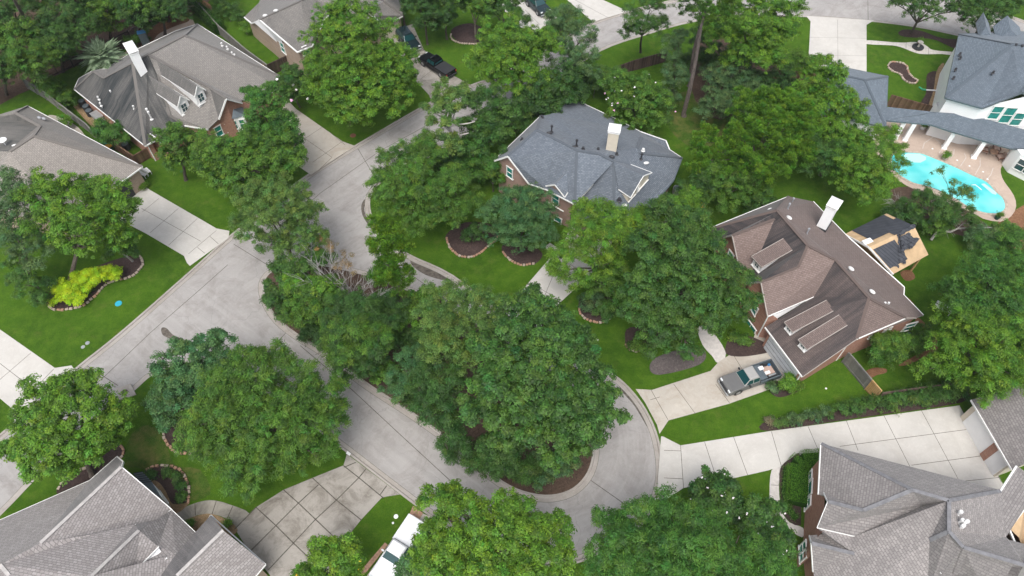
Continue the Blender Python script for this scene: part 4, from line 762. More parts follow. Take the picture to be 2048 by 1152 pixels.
for u, v in ((1650,300),(1710,310)): H.pipe(*HP(u,v,8.9), kind='vent_dark', h=.9, r=.09)
# detached garage of the white house
H = House('garage', 'blue grey hip roofed garage joined by a covered walk to the white house', dict(a=(1655,128,3),b=(1776,152.5,3),c=(1730,160,4.7),d=(1771.7,253.4,3),e=(1650,228,3),f=(1684,150,4.7)), (1710,215), None)
H.o['category'] = 'garage'
H.roof([('a b c f', .1), ('b d c', .1), ('c d e f', .35), ('a f e', .2)], 'shingle_white'); H.caps(['f c', 'c b', 'c d'], 'shingle_white'); H.walls('a b d e', 'siding_white', .4); H.fascia(['a b d e'], 'metal_grey')

# ---- lower left house
H = House('stucco_house', 'house with light grey shingle gables filling the lower left corner', dict(
 a=(0,1040,3),b=(179.4,961,3),c=(234,913,3),c2=(246,923,4.5),d=(243,934,5.9),e=(81,1086,7.0),f=(342,1018,3),g=(320,1040,3.5),h=(188,1068,5.7),
 i=(269,1048.7,5.1),j=(278,1060.8,5.6),k=(183.7,1151.5,7.2),l=(316.6,1093.6,4.6),m=(272.8,1138,4.9),
 n=(343,1020,3),o=(395.3,1069.5,3),p=(421.5,1030,3),q=(446.7,1060.8,5.7),r=(530.9,1128.6,3),s=(511,1152,3),t=(353.7,1151.5,5.7),u=(-60,1068,3),v=(-60,1200,7.4),w=(0,1129.6,7.4),w2=(18.6,1151.5,7.4),x=(100,1260,7.2),y=(260,1240,5.7),z=(430,1230,3),o2=(352,1108,4.6),s2=(300,1280,3),k2=(120,1210,7.2)), (240,1100))
H.roof([('u a b e w v', .12), ('b c c2 d e', .75), ('d f g h e', .05), ('e h g j i k w2 w', .06), ('i j k', .6), ('j l m k', .06), ('g n o o2 m l j', .2), ('o p q t y o2', .8), ('q r s z y t', .08), ('m o2 y x k', .1), ('w w2 k k2 x v', .1)], 'shingle_light')
H.caps(['d e', 'j k', 'q t', 'w w2'], 'cap_light', .27)
H.fascia(['u a b c c2 d', 'f g', 'f n o', 'o p', 'p r s', 'd f', 'i l'], 'trim', wd=.10, ht=.14)
H.walls('u a b c d f g n o p r z x v'.replace('x v', 'x'), 'brick_tan', .4)
mb = MB(); mb.face([P(316.6,1093.6,4.9), P(323,1105,4.6), P(292,1121,4.9), P(272.8,1139,5.1)]); mb.build('gable_panel', M['siding_white'], H.o)
H.P['lu'] = P(316.6,1093.6,5.1); H.P['mu'] = P(272.8,1138,5.3); H.fascia(['lu mu'], 'trim', wd=.08, ht=.1)
H.P['zz1'] = P(333.5,1115.4,4.9); H.P['zz2'] = P(273.9,1151.5,5.4); H.fascia(['zz1 zz2'], 'trim')
# bay with metal roof
D4 = lambda u, v, z: (240+u/4.572, 900+v/4.572, z)
mb = MB(); q = [P(*D4(*x)) for x in ((120,215,2.9),(205,200,2.35),(290,290,2.35),(385,440,2.35),(300,400,2.9),(190,300,2.9))]; mb.face(q)
for k in range(6):
    a = q[0]+(q[5]-q[0])*k/5*1.0; b = q[1]+(q[2]-q[1])*k/5; mb.bar(a+[0,0,.03], b+[0,0,.03], .04, .05, 1)
mb.build('bay_roof', [M['metal_grey'], M['dark']], H.o)
bb = [P(*D4(*x)) for x in ((195,215,2.3),(280,300,2.3),(380,440,2.3),(300,420,2.3),(150,260,2.3))]; mb = MB(); mb.prism([x[:2] for x in bb], 0, 2.28); mb.build('bay_wall', M['siding_white'], H.o)
a, b = bb[1], bb[2]; d = b-a; L = np.linalg.norm(d); d /= L; n = np.array([d[1], -d[0], 0]); n = n if n[0] > 0 else -n
H.winat((a+b)/2-[0,0,.95], d, n, L*.72, 1.4, bars=2, glass='glass', proud=.04)

# ---- lower right house
QP = lambda u, v, z: (1580+u/4.086, 870+v/4.086, z)
RP = lambda u, v, z: (1788+u/3.096, 780+v/3.096, z)
H = House('brick_house', 'large red brick house with pale patterned roof in the lower right corner', dict(
 a=(1642.4,887,5),b=(1637.5,988,5),c=(1726.8,1020.5,7.4),d=(1824.7,980,8.9),e=(1860,943.4,5.4),f=(1994.7,978.6,5.4),g=(2001,982,5.9),h=(1897.8,1001,8.9),
 i=(1646,980,5),j=(1656,1003.4,6.4),k=(1709.7,1072,5.1),l=(1635,1054.8,5),m=(1844,1012,7),
 w1=(1619,1070.7,3.4),w2=(1622.8,1086.6,4.9),w3=(1708.5,1107.4,4.9),w4=(1626.5,1142.9,3.2),w5=(1645,1068,3.6),
 n=RP(340,875,8.9),o=RP(220,930,7.4),p=RP(430,975,8.9),q=RP(695,910,6.1),r=(2048,1130.4,8.9),s=(1990,1230,6),t=(1905,1152,6.4),u=(1640,1240,3),v=(1855,1190,5.6),
 y=RP(760,470,5.4),y1=(2075,960,5.4),y2=RP(805,740,5),y3=RP(715,860,5),y4=RP(775,1000,5),y5=(2110,1100,5),y6=(2110,990,6.5),z=(1600,1150,3)), (1780,1080))
H.roof([('a b c d', .22), ('a e f g h d', .0), ('i j c', .0), ('j c d m k l', .35), ('k m h n o v u w4 w3 w5 l', .14), ('d h m', .3), ('w1 w2 w3 w5', .02), ('w2 w3 w4', .35), ('h g q n', .0), ('n p q', .0), ('o n p r s t v', .45), ('p q y4 y5 r', .0), ('g y y1 y6 y2 y3 q', .15), ('u v t s', .2), ('r y5 s t', .2)], 'shingle_blend')
H.caps(['a d h g', 'c d', 'j c', 'w2 w3', 'h n o', 'n p r'], 'cap_slate', .30)
H.fascia(['a b', 'g y', 'y2 y3 y4'], 'trim'); H.fascia(['i j l', 'l k', 'w1 w2 w4'], 'trim', 'rake_board', .08, .12)
H.walls('a b l w1 w4 u s y5 y1 f e', 'brick_red', .5)
for u, v, w_, h_ in ((160,345,.8,1.5),(155,450,1.3,1.9),(150,560,.8,1.5)): H.win('a', 'b', 1580+u/4.086, 870+v/4.086, w_, h_)
mb = MB(); q = [P(*QP(*x)) for x in ((160,850,4.4),(145,1010,3.0),(35,1100,0),(30,960,0))]; 
gp_ = P(*QP(175,885,4.6)); g_l = P(*QP(150,820,3.3)); g_r = P(*QP(150,1000,3.0)); fw = np.array([-.15, 0, 0])
mb.face([(g_l[0]+.1, g_l[1], 0), (g_r[0]+.1, g_r[1], 0), (g_r[0]+.1, g_r[1], 3.1), (gp_[0]+.15, gp_[1], 4.7), (g_l[0]+.1, g_l[1], 3.2)]); mb.build('gable_wall', M['brick_red'], H.o)
d = g_r-g_l; d[2] = 0; d /= np.linalg.norm(d); n = np.array([d[1], -d[0], 0]); n = n if n[0] < 0 else -n
for f_ in (.3, .7): H.winat(np.array([g_l[0]+.1+(g_r[0]-g_l[0])*f_, g_l[1]+(g_r[1]-g_l[1])*f_, 1.7]), d, n, .7, 1.7)
H.winat(np.array([g_r[0]+.3, g_r[1]-2.2, 1.3]), d, n, 1.5, 1.7, glass='glass_teal', bars=3)
for u, v, z in ((385,772,8.4),(395,822,8.4),(410,835,8.4),(425,830,8.3),(395,860,8.2)): H.pipe(*RP(u+5,v,z), h=.55, r=.09)
H.pipe(*RP(300,992,7.4), h=.35); H.pipe(*RP(275,1140,6.4), h=.35)
mb = MB(); q = [P(*RP(*x)) for x in ((720,862,4.9),(805,748,4.9),(835,960,3),(800,1000,3),(775,915,4.9))]; mb.face(q); mb.build('balcony_floor', M['plywood'], H.o)
# its garage along the far end of the driveway
H = House('garage', 'long cream walled garage with grey roof behind the widened driveway', dict(
 a=(1943,799.4,3),b=(2023.8,938.3,3),c=(2110,900,5.5),d=(2040,770,5.5),e=(2200,870,3),f=(2120,740,3),g=(2060,925,4),x=(2033,931,3)), (2030,860), None)
H.o['category'] = 'garage'
H.roof([('a b c d', .3), ('d c e f', .2)], 'shingle_blend'); H.fascia(['a b']); H.walls('a b e f', 'siding_cream', .35)
a, b = H.ins['a'], H.ins['b']; d = np.array([b[0]-a[0], b[1]-a[1], 0]); L = np.linalg.norm(d); d /= L; n = np.array([d[1], -d[0], 0]); n = n if n[0] < 0 else -n
for f_, w_ in ((.36, .27), (.84, .13)): mb = MB(); mb.obox(np.array([a[0]+d[0]*L*f_, a[1]+d[1]*L*f_, 1.2])+n*.03, d, n, (0,0,1), L*w_, .05, 1.18); mb.build('garage_door', M['siding_white'], H.o)
mb = MB(); mb.obox(np.array([a[0]+d[0]*L*.68, a[1]+d[1]*L*.68, 1.4])+n*.06, d, n, (0,0,1), .35, .08, 1.4); mb.build('brick_pier', M['brick_red'], H.o)

# ---- plywood roofed pavilion with loose underlay
JP = lambda u, v, z: (1620+u/4.431, 400+v/4.431, z)
cov = empty('garden_pavilion', P(1775, 500), 'unfinished garden pavilion with bare plywood roof and torn black underlay', 'pavilion')
L1, L2, R1, R2_, K1, K2 = P(1690,468,3.0), P(1773,427,3.0), P(1787,548,3.0), P(1857,509.4,3.0), P(1738.5,493.7,4.6), P(1829,453,4.6)
mb = MB(); mb.face([L1, K1, K2, L2]); mb.face([K1, R1, R2_, K2]); o_ = mb.build('roof', M['plywood'], cov)
for pp in o_.data.polygons:
    if pp.normal.z < 0: pp.flip()
md = o_.modifiers.new('solid', 'SOLIDIFY'); md.thickness = .14; md.offset = -1
def lerp4(a, b, c, d_, u, v): return (a*(1-u)+b*u)*(1-v)+(d_*(1-u)+c*u)*v    # a->b along u at v=0, d->c at v=1
def cloth(quad, nu, nv, lift, rnd, ragged=None, seed=1):
    rg = random.Random(seed); mb = MB(); g = {}
    for i in range(nu+1):
        for j in range(nv+1):
            p = lerp4(*quad, i/nu, j/nv); g[i, j] = p+[rg.uniform(-rnd, rnd)*.5, rg.uniform(-rnd, rnd)*.5, lift+rg.uniform(0, rnd)]
    for i in range(nu):
        for j in range(nv):
            if ragged and not ragged(i/nu, j/nv): continue
            mb.face([g[i, j], g[i+1, j], g[i+1, j+1], g[i, j+1]])
    return mb
qd = lambda q, u0, u1, v0, v1: [lerp4(*q, u0, v0), lerp4(*q, u1, v0), lerp4(*q, u1, v1), lerp4(*q, u0, v1)]
left = [L1, L2, K2, K1]; right = [K1, K2, R2_, R1]
cloth(qd(left, .16, .93, .0, .80), 14, 6, .03, .015).build('underlay', M['felt'], cov); cloth(qd(left, .55, 1.0, .2, 1.0), 8, 5, .05, .03, lambda u, v: v > .3-u*.3, 3).build('underlay', M['felt'], cov)
cloth(qd(right, .02, .50, .12, .82), 9, 6, .03, .015, None, 4).build('underlay', M['felt'], cov)
# crumpled loose sheet: a rumpled strip in two directions
mb = cloth([P(*JP(800,285,4.5)), P(*JP(770,320,4.45)), P(*JP(785,560,3.25)), P(*JP(845,580,3.15))], 5, 14, .10, .16, None, 5)
mb2 = cloth([P(*JP(790,330,4.4)), P(*JP(880,300,4.45)), P(*JP(925,390,4.2)), P(*JP(800,480,3.8))], 8, 8, .12, .20, lambda u, v: True, 6)
mb3 = cloth([P(*JP(860,330,4.4)), P(*JP(965,350,4.2)), P(*JP(905,440,3.9)), P(*JP(850,450,3.8))], 6, 6, .14, .2, None, 8)
mb4 = cloth([P(*JP(775,300,4.6)), P(*JP(930,215,4.6)), P(*JP(935,245,4.5)), P(*JP(800,320,4.5))], 10, 4, .1, .14, None, 9)
mb5 = cloth([P(*JP(740,555,3.4)), P(*JP(790,590,3.2)), P(*JP(760,650,2.6)), P(*JP(722,620,3.0))], 4, 4, .05, .12, None, 10)
for m_ in (mb, mb2, mb3, mb4, mb5): m_.build('loose_underlay', M['felt'], cov)
mb = MB(); mb.obox(P(*JP(510,368,4.3)), (.9,.42,0), (-.42,.9,0), (0,0,1), .55, .3, .08); mb.build('skylight', M['white_plastic'], cov, bevel=.02)
mb = MB(); mb.face([L1-[0,0,.15], K1-[0,0,.15], R1-[0,0,.15], (L1+R1)/2-[0,0,.3]]); mb.build('gable_board', M['wood_new'], cov)
mb = MB()
for a, b in ((L1, K1), (K1, R1)): mb.bar(a-[0,0,.1], b-[0,0,.1], .08, .2)
mb.build('gutter', M['trim'], cov)
for q in (L1, L2, R1, R2_):
    c = (L1+L2+R1+R2_)/4; p = q+(c-q)*.12; mb = MB(); mb.obox((p[0], p[1], 1.4), (1,0,0), (0,1,0), (0,0,1), .09, .09, 1.4); mb.build('post', M['wood_new'], cov)
# ---------------------------------------------------------------- vegetation
def quads_obj(name, V, C, parent=None, org=None):
    """V (N,4,3) world points, C (N,3) colours -> one mesh"""
    N = len(V); me = bpy.data.meshes.new(name); org = np.array(world_loc(parent) if parent is not None else org)
    v = (V-org).reshape(-1, 3).astype(np.float32)
    me.vertices.add(4*N); me.vertices.foreach_set('co', v.ravel()); me.loops.add(4*N); me.loops.foreach_set('vertex_index', np.arange(4*N, dtype=np.int32))
    me.polygons.add(N); me.polygons.foreach_set('loop_start', np.arange(0, 4*N, 4, dtype=np.int32)); 
    try: me.polygons.foreach_set('loop_total', np.full(N, 4, np.int32))
    except Exception: pass
    at = me.attributes.new('tint', 'FLOAT_COLOR', 'FACE'); cc = np.ones((N, 4), np.float32); cc[:, :3] = np.clip(C, 0, 1); at.data.foreach_set('color', cc.ravel())
    me.materials.append(M['leaf']); me.update(calc_edges=True); o = bpy.data.objects.new(name, me); COL.objects.link(o)
    if parent is not None: o.parent = parent
    else: o.location = org
    return o
def leaf_quads(P0, N0, size, aspect, rg, spin=None):
    """quads centred on P0 with normals N0"""
    n = len(P0); N0 = N0/np.maximum(np.linalg.norm(N0, axis=1, keepdims=True), 1e-6)
    t_ = rg.normal(size=(n, 3)) if spin is None else spin+rg.normal(size=(n, 3))*.35
    t_ -= N0*(t_*N0).sum(1, keepdims=True); t_ /= np.maximum(np.linalg.norm(t_, axis=1, keepdims=True), 1e-6); b_ = np.cross(N0, t_)
    s = size*rg.uniform(.65, 1.3, (n, 1)); a = t_*s*.5; b = b_*s*.5*aspect
    return np.stack([P0-a-b*.5, P0-a*.1-b, P0+a+b*.25, P0+a*.2+b], 1)
STY = dict(
 broad=dict(size=.175, asp=.6, cr=(.22, .55), dens=11, per=52, flat=.85),
 fine=dict(size=.145, asp=.5, cr=(.20, .50), dens=12, per=52, flat=.85),
 feather=dict(size=.23, asp=.26, cr=(.22, .55), dens=12, per=54, flat=.75),
 pine=dict(size=.30, asp=.20, cr=(.26, .44), dens=12, per=50, flat=.85),
 coarse=dict(size=.22, asp=.6, cr=(.24, .55), dens=11, per=46, flat=.85))
PAL = dict(
 mid=((.058, .125, .018), (.125, .230, .028)), bright=((.075, .165, .016), (.160, .285, .024)), dark=((.040, .095, .020), (.088, .175, .030)), blue=((.050, .120, .038), (.105, .205, .070)),
 olive=((.075, .140, .028), (.155, .240, .052)), yellow=((.082, .170, .016), (.165, .285, .024)), lime=((.28, .46, .01), (.50, .68, .015)), grey=((.062, .120, .042), (.125, .200, .075)), deep=((.032, .078, .018), (.070, .145, .028)), emerald=((.046, .122, .020), (.098, .215, .032)), hedge=((.085, .20, .010), (.140, .30, .018)),
 dry=((.16, .12, .06), (.28, .22, .12)), palm=((.16, .25, .14), (.36, .46, .30)))
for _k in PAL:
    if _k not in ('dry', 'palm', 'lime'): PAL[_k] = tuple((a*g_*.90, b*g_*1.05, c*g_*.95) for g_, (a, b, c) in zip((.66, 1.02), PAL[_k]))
def crown(blobs, style, pal, seed, dens=1.0, parent=None, zmin=.3, name='crown'):
    S = STY[style]; rg = np.random.default_rng(seed); c1, c2 = (np.array(x) for x in PAL[pal]); C = []; K = []
    for (c, rh, rv) in blobs:
        n = int(S['dens']*rh*rh*dens*1.15)+6; u = rg.normal(size=(n, 3)); u /= np.linalg.norm(u, axis=1, keepdims=True)
        u[:, 2] = np.where(u[:, 2] < -.65, -u[:, 2]*.8, u[:, 2]); lob = 1+.16*np.sin(u[:, 0]*4.1+seed)+.14*np.sin(u[:, 1]*5.3+seed*1.7)+.1*rg.normal(size=n)
        rr = np.where(rg.random(n) < .80, rg.uniform(.74, 1.0, n), rg.uniform(.25, .74, n))*lob
        p = c+u*np.array([rh, rh, rv])*rr[:, None]; ok = p[:, 2] > zmin
        for (c2_, rh2, rv2) in blobs:
            if c2_ is c: continue
            q = np.linalg.norm((p-c2_)/np.array([rh2, rh2, rv2]), axis=1); ok &= q > .55
        C.append(p[ok]); K.append(u[ok])
    C = np.concatenate(C); U = np.concatenate(K); n = len(C)
    if n == 0: return None
    cen = np.mean([b[0] for b in blobs], 0)
    cr = rg.uniform(*S['cr'], n); per = (S['per']*(cr/np.mean(S['cr']))**1.6).astype(int)+8
    idx = np.repeat(np.arange(n), per); m = len(idx)
    d = rg.normal(size=(m, 3)); d /= np.linalg.norm(d, axis=1, keepdims=True); d[:, 2] = np.where(d[:, 2] < -.3, -d[:, 2], d[:, 2]); r = rg.random(m)**.5
    off = d*r[:, None]*cr[idx][:, None]; off[:, 2] *= S['flat']
    if style == 'feather': off += U[idx]*(rg.random((m, 1))-.2)*.7*cr[idx][:, None]
    Pp = C[idx]+off
    N0 = d*.7+U[idx]*.55+np.array([0, 0, .85])+rg.normal(size=(m, 3))*.42
    spin = None
    if style == 'pine': spin = d+np.array([0, 0, .5]); N0 = np.cross(spin, rg.normal(size=(m, 3)))+np.array([0, 0, .3])
    if style == 'feather': spin = U[idx]*[1, 1, .3]+d*.6
    V = leaf_quads(Pp, N0, S['size'], S['asp'], rg, spin)
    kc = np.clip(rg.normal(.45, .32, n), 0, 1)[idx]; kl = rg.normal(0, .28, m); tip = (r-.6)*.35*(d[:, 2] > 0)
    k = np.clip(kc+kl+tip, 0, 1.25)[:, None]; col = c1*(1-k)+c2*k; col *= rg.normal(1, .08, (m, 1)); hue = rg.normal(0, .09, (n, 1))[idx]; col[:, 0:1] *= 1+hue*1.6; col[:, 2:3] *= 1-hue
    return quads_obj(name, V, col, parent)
def limbs(mb, base, r0, targets, rg, lean=None, ztop=None, sp_=1.0):
    """tapered trunk from base, splitting towards the crown's lobes"""
    cen = np.mean([t_ for t_ in targets], 0); zt = ztop if ztop is not None else base[2]+(cen[2]-base[2])*.5
    fork = base+(cen-base)*((zt-base[2])/max(cen[2]-base[2], .1)); fork[2] = zt; mid = (base+fork)/2+[rg.uniform(-.12, .12), rg.uniform(-.12, .12), 0]
    mb.tube([base-[0, 0, .1], base+(mid-base)*.15, mid, fork], [r0*1.45, r0*1.05, r0*.9, r0*.75], 8)
    for t_ in targets:
        m1 = fork+(t_-fork)*.5+[0, 0, .4]; mb.tube([fork, m1, t_], [r0*.6, r0*.38, r0*.16], 6)
        for k in range(4):
            a = m1+(t_-m1)*rg.random(); e = t_+np.array([rg.gauss(0,1), rg.gauss(0,1), rg.uniform(-.3, .9)])*sp_; mb.tube([a, (a+e)/2+[0, 0, .15], e], [r0*.24, r0*.15, .02], 4)
tree_n = [0]
def tree(label, blobs, style='broad', pal='mid', name='broadleaf_tree', cat='tree', base=None, tr=.2, group=None, bark='bark', dens=1.0, vs=.95, fork=None, extra=None):
    """blobs: (px, py, radius px, centre height m)"""
    tree_n[0] += 1; seed = tree_n[0]*17+3; B = []
    for b in blobs:
        c = P(b[0], b[1], b[3]); rh = b[2]*mpp(b[0], b[1], b[3]); rv = rh*(b[4] if len(b) > 4 else vs)
        if c[2]-rv < .2 and rv > c[2]: rv = max(c[2]*.95, .3)
        B.append((c, rh, rv))
    B0 = B; B = []; rq = np.random.default_rng(seed+5)
    for c, rh, rv in B0:
        if rh < .9: B.append((c, rh, rv)); continue
        B.append((c, rh*.66, rv*.66)); k = 7 if rh < 2 else 13
        for i in range(k):
            a = 6.283*(i+rq.uniform(-.3, .3))/k*1.62*1.0; e = rq.uniform(-.55, 1.25); u_ = np.array([math.cos(a)*math.cos(e), math.sin(a)*math.cos(e), math.sin(e)]); f = rq.uniform(.20, .42)
            B.append((c+u_*np.array([rh, rh, rv])*rq.uniform(.60, .98), rh*f, rv*f*rq.uniform(.8, 1.3)))
    cen = np.mean([b[0] for b in B0], 0); bs = P(*base) if base else np.array([cen[0], cen[1], 0.])
    t_ = empty(name, bs, label, cat, group); rg = random.Random(seed)
    mb = MB(); limbs(mb, np.array([bs[0], bs[1], 0.]), tr, [b[0] for b in B0], rg, ztop=fork, sp_=min(1.0, .38*min(b[1] for b in B0))); mb.build('trunk', M[bark], t_)
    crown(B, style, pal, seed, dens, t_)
    if extra: extra(t_, B0)
    return t_
def flowers(cols, n, r=.11):
    def f(t_, B):
        rg = random.Random(n*3+len(B))
        for i in range(n):
            c, rh, rv = rg.choice(B); a = rg.uniform(0, 6.28); e = math.asin(rg.uniform(-.1, .95)); s = rg.uniform(.93, 1.06)
            p = c+np.array([math.cos(a)*math.cos(e)*rh, math.sin(a)*math.cos(e)*rh, math.sin(e)*rv])*s; mb = MB()
            for k in range(3): mb.ellip(p+[rg.uniform(-.08, .08), rg.uniform(-.08, .08), rg.uniform(0, .08)], r*rg.uniform(.6, 1.2), r*rg.uniform(.6, 1.1), r*.6, nu=6, nv=4)
            mb.build('blossom', M[cols[i % len(cols)]], t_)
    return f
G_W = 'trees of the wood at top left'; G_I = 'trees on the street island'; G_F = 'trees in the front gardens'; G_B = 'trees in the back gardens'
# left edge
tree('dull green tree left of the bright green one over the tan roof', [(30,385,50,7),(22,450,52,7),(60,500,45,6)], 'fine', 'grey', base=(60,560), group=G_F)
tree('tall bright green tree hanging over the tan grey roof', [(95,395,48,9),(150,400,55,9),(205,400,45,8.5),(110,450,50,8.5),(175,460,60,9),(238,425,42,8),(235,475,36,7)], 'broad', 'bright', base=(138,567), tr=.26, group=G_F)
tree('low dark green tree beside the lime green shrubs', [(60,572,36,3.2),(40,545,35,3.5),(80,598,18,1.8)], 'fine', 'dark', base=(110,592), group=G_F, tr=.12)
tree('slim dark tree with a pale trunk behind the curved stone border', [(225,500,22,4.5),(258,505,20,3.5)], 'fine', 'dark', base=(265,522), group=G_F, tr=.12, bark='bark_pale')
# front of the long grey house
tree('round green tree nearest the long grey roof front', [(352,290,42,5.5),(385,285,30,5),(350,325,34,4)], 'broad', 'mid', base=(372,360), group=G_F)
tree('spreading green tree above the left curb of the street', [(440,335,45,6),(425,300,36,6),(480,305,40,7),(465,365,44,5),(510,340,46,6),(560,330,42,6),(585,310,32,6),(560,290,34,6.5),(500,380,30,4)], 'broad', 'mid', base=(480,385), tr=.24, group=G_F)
tree('tall slender tree at the right end of the long grey roof', [(540,195,30,9),(505,195,22,8.5),(530,235,36,7.5),(565,245,34,7),(520,270,34,6),(570,275,36,6)], 'broad', 'emerald', base=(560,300), group=G_F)
tree('small round tree with pink blossoms by the dark gate', [(585,165,33,4),(570,190,28,3.4),(605,185,24,3.2)], 'broad', 'dark', base=(600,215), group=G_F, tr=.1, extra=flowers(['flower_pink', 'flower_white'], 12, .17), name='flowering_tree')
tree('big oak like tree in front of the tan brick house', [(700,60,62,9),(665,95,55,8.5),(750,95,60,9),(790,125,48,8),(650,150,52,7.5),(715,150,62,8.5),(785,170,48,7),(680,195,50,6.5),(745,205,52,6.5),(700,235,34,5),(640,190,35,5.5),(680,40,28,9),(810,155,28,7)], 'broad', 'bright', base=(705,215), tr=.32, group=G_F)
tree('leafy tree whose crown covers the bend of the upper street', [(520,410,48,7.5),(575,400,45,8),(555,440,62,7.5),(500,450,42,6.5),(610,440,40,6.5),(590,485,42,5.5),(540,490,38,5),(640,480,20,5)], 'fine', 'olive', base=(590,545), tr=.22, group=G_I)
# island
tree('dark round tree at the left tip of the island', [(565,585,40,4),(560,540,26,4),(600,545,40,4.5),(640,520,28,4)], 'broad', 'dark', base=(585,600), group=G_I)
tree('bushy green tree along the near curb of the island', [(615,610,48,4.5),(660,630,46,4.5),(650,590,42,5),(600,640,30,3)], 'fine', 'mid', base=(630,640), group=G_I)
tree('yellow green shrubby tree at the left of the island', [(590,578,28,5.2),(640,585,30,5.6)], 'broad', 'bright', base=(610,610), group=G_I, tr=.1)
tree('dense dark tree in the middle of the island', [(700,630,52,6.5),(750,650,50,6.5),(690,690,52,6),(745,710,48,5.5),(700,735,38,4.5),(780,620,34,5.5)], 'feather', 'deep', base=(725,700), group=G_I, tr=.25)
tree('feathery green tree in the middle of the island', [(715,665,46,7.2),(675,700,42,6.4),(755,690,38,7)], 'feather', 'mid', base=(705,710), group=G_I)
tree('tall pine with tufted crown above the island', [(757,455,24,14),(785,475,30,13.5),(760,495,28,12.5),(798,505,28,12),(775,530,30,11),(800,555,26,9.5),(770,560,22,9.5),(805,585,18,8)], 'pine', 'bright', base=(797,632), tr=.2, group=G_I, bark='bark_pine', name='pine_tree', fork=8.5)
tree('small yellow green tree right of the pine', [(835,612,34,4.5),(810,640,26,4),(860,600,24,4.5)], 'broad', 'bright', base=(830,650), group=G_I, tr=.1)
tree('pale olive green tree beside the pine', [(880,600,42,9),(930,610,48,9.5),(870,650,45,9),(930,665,55,9.5),(975,620,40,9),(880,700,46,8),(935,725,42,7.5),(985,655,34,9)], 'fine', 'olive', base=(905,700), tr=.26, group=G_I)
tree('huge dark green tree covering the wide end of the island', [(1030,640,45,10),(1085,640,48,10),(1140,670,45,9.5),(1010,700,55,11),(1080,720,68,11.5),(1150,735,55,10.5),(1195,780,45,9),(1010,780,60,10.5),(1090,800,70,11),(1160,820,55,9.5),(1205,830,38,8),(1020,855,55,8.5),(1095,875,52,8),(960,830,45,8),(1170,880,38,6.5),(1060,605,30,9)], 'coarse', 'dark', base=(1075,880), tr=.42, group=G_I)
tree('lush green tree between the olive and the huge dark tree', [(985,720,36,9.5),(970,770,40,9),(960,690,30,9)], 'broad', 'emerald', base=(985,800), group=G_I)
tree('dark feathery tree overhanging the lower road', [(880,770,50,6.5),(865,830,44,5),(905,860,38,4.5),(840,780,38,5.5),(890,895,20,3.2)], 'feather', 'deep', base=(880,835), group=G_I, tr=.22)
tree('bluish low tree between the dark trees of the island', [(815,745,36,5),(790,780,28,3.8),(820,715,26,5)], 'fine', 'blue', base=(815,775), group=G_I, tr=.14)
tree('loose green bush at the rounded end of the island', [(1105,930,36,2.2),(1080,955,24,1.6),(1135,925,24,1.8)], 'fine', 'grey', base=(1105,955), group=G_I, tr=.08, name='bush', cat='bush')
for i, (x, y, r_, z, pl, lb) in enumerate([(548,600,20,1.6,'deep','low dark bush at the curb of the island left tip'),(575,625,18,1.4,'dark','low bush a little right of the island left tip'),(625,665,22,1.8,'deep','low bush on the near curb below the bushy tree'),(665,690,22,1.8,'dark','dark bush on the near curb left of the joint in the curb'),(765,600,24,2.6,'dark','dark bush left of the pine foot'),(800,680,30,3.0,'deep','dark bush right of the dense middle tree'),(845,690,30,3.4,'dark','dark bush between pine and olive tree'),(770,745,24,2.4,'mid','green bush above the near curb by the bluish tree'),(760,550,20,2.0,'mid','small bush at the far curb behind the pine'),(870,625,26,3,'emerald','bush on the far curb behind the olive tree'),(830,800,20,1.6,'deep','low bush beside the near curb left of the overhanging tree'),(920,900,26,2.2,'deep','low dark bush on the near curb below the overhanging tree'),(955,925,26,2.0,'dark','low bush on the near curb left of the round end'),(1000,930,30,2.6,'deep','dark undergrowth bush inside the round end'),(1055,945,26,2.2,'dark','undergrowth bush at the round end of the island'),(1150,895,24,2.0,'dark','undergrowth bush on the right side of the round end'),(1000,890,34,4,'deep','dark bush under the huge tree')]):
    tree(lb, [(x, y, r_, z, .8), (x+r_*.8, y+3, r_*.7, z*.8, .8), (x-r_*.7, y+5, r_*.65, z*.7, .8)], ['fine', 'broad', 'feather'][i % 3], pl, name='bush', cat='bush', tr=.06, group='undergrowth bushes on the street island')
for i, (x, y, r_, z, pl, lb) in enumerate([(1190,165,30,2.6,'dark','bush at the left end of the dark back fence'),(1225,150,24,2,'mid','bush on the street side of the dark back fence'),(1395,120,24,2.6,'deep','dark bush behind the two pine trunks'),(1500,170,34,3.5,'dark','bush under the broad yellow green tree'),(1550,170,34,3.4,'deep','dark bush on the brown fence'),(1590,130,26,3,'mid','bush at the lawn edge left of the wide driveway'),(1800,430,28,2,'deep','dark bush above the plywood roof'),(1870,450,24,1.8,'mid','bush behind the pale dead limb'),(1960,475,26,2,'grey','grey bush right of the dead limb'),(2010,470,26,2.2,'mid','bush at the right edge by the stony bed'),(1395,375,34,4,'deep','dark bush between slate roof and bins'),(1520,410,26,2.6,'dark','bush behind the left ridge of the brown roof'),(1075,215,30,3,'deep','dark bush against the back of the slate roof'),(1030,240,34,4,'dark','dark bush beside the slate roof back corner'),(985,350,26,3,'mid','bush by the left brick gable'),(900,330,30,4,'dark','bush at the foot of the sycamore'),(1185,600,22,1.2,'grey','low plants in the bed right of the slate house driveway'),(1210,620,18,1,'dark','dark low plants in the same driveway bed'),(1275,690,16,1,'mid','low plants in the bed under the large dark tree'),(945,470,20,1.2,'deep','low plants in the dark mulch bed')]):
    tree(lb, [(x, y, r_, z, .8), (x+r_*.8, y+3, r_*.7, z*.8, .8), (x-r_*.7, y+5, r_*.65, z*.7, .8)], ['broad', 'fine', 'feather'][i % 3], pl, name='bush', cat='bush', tr=.06, group='bushes in the gardens of the middle block')
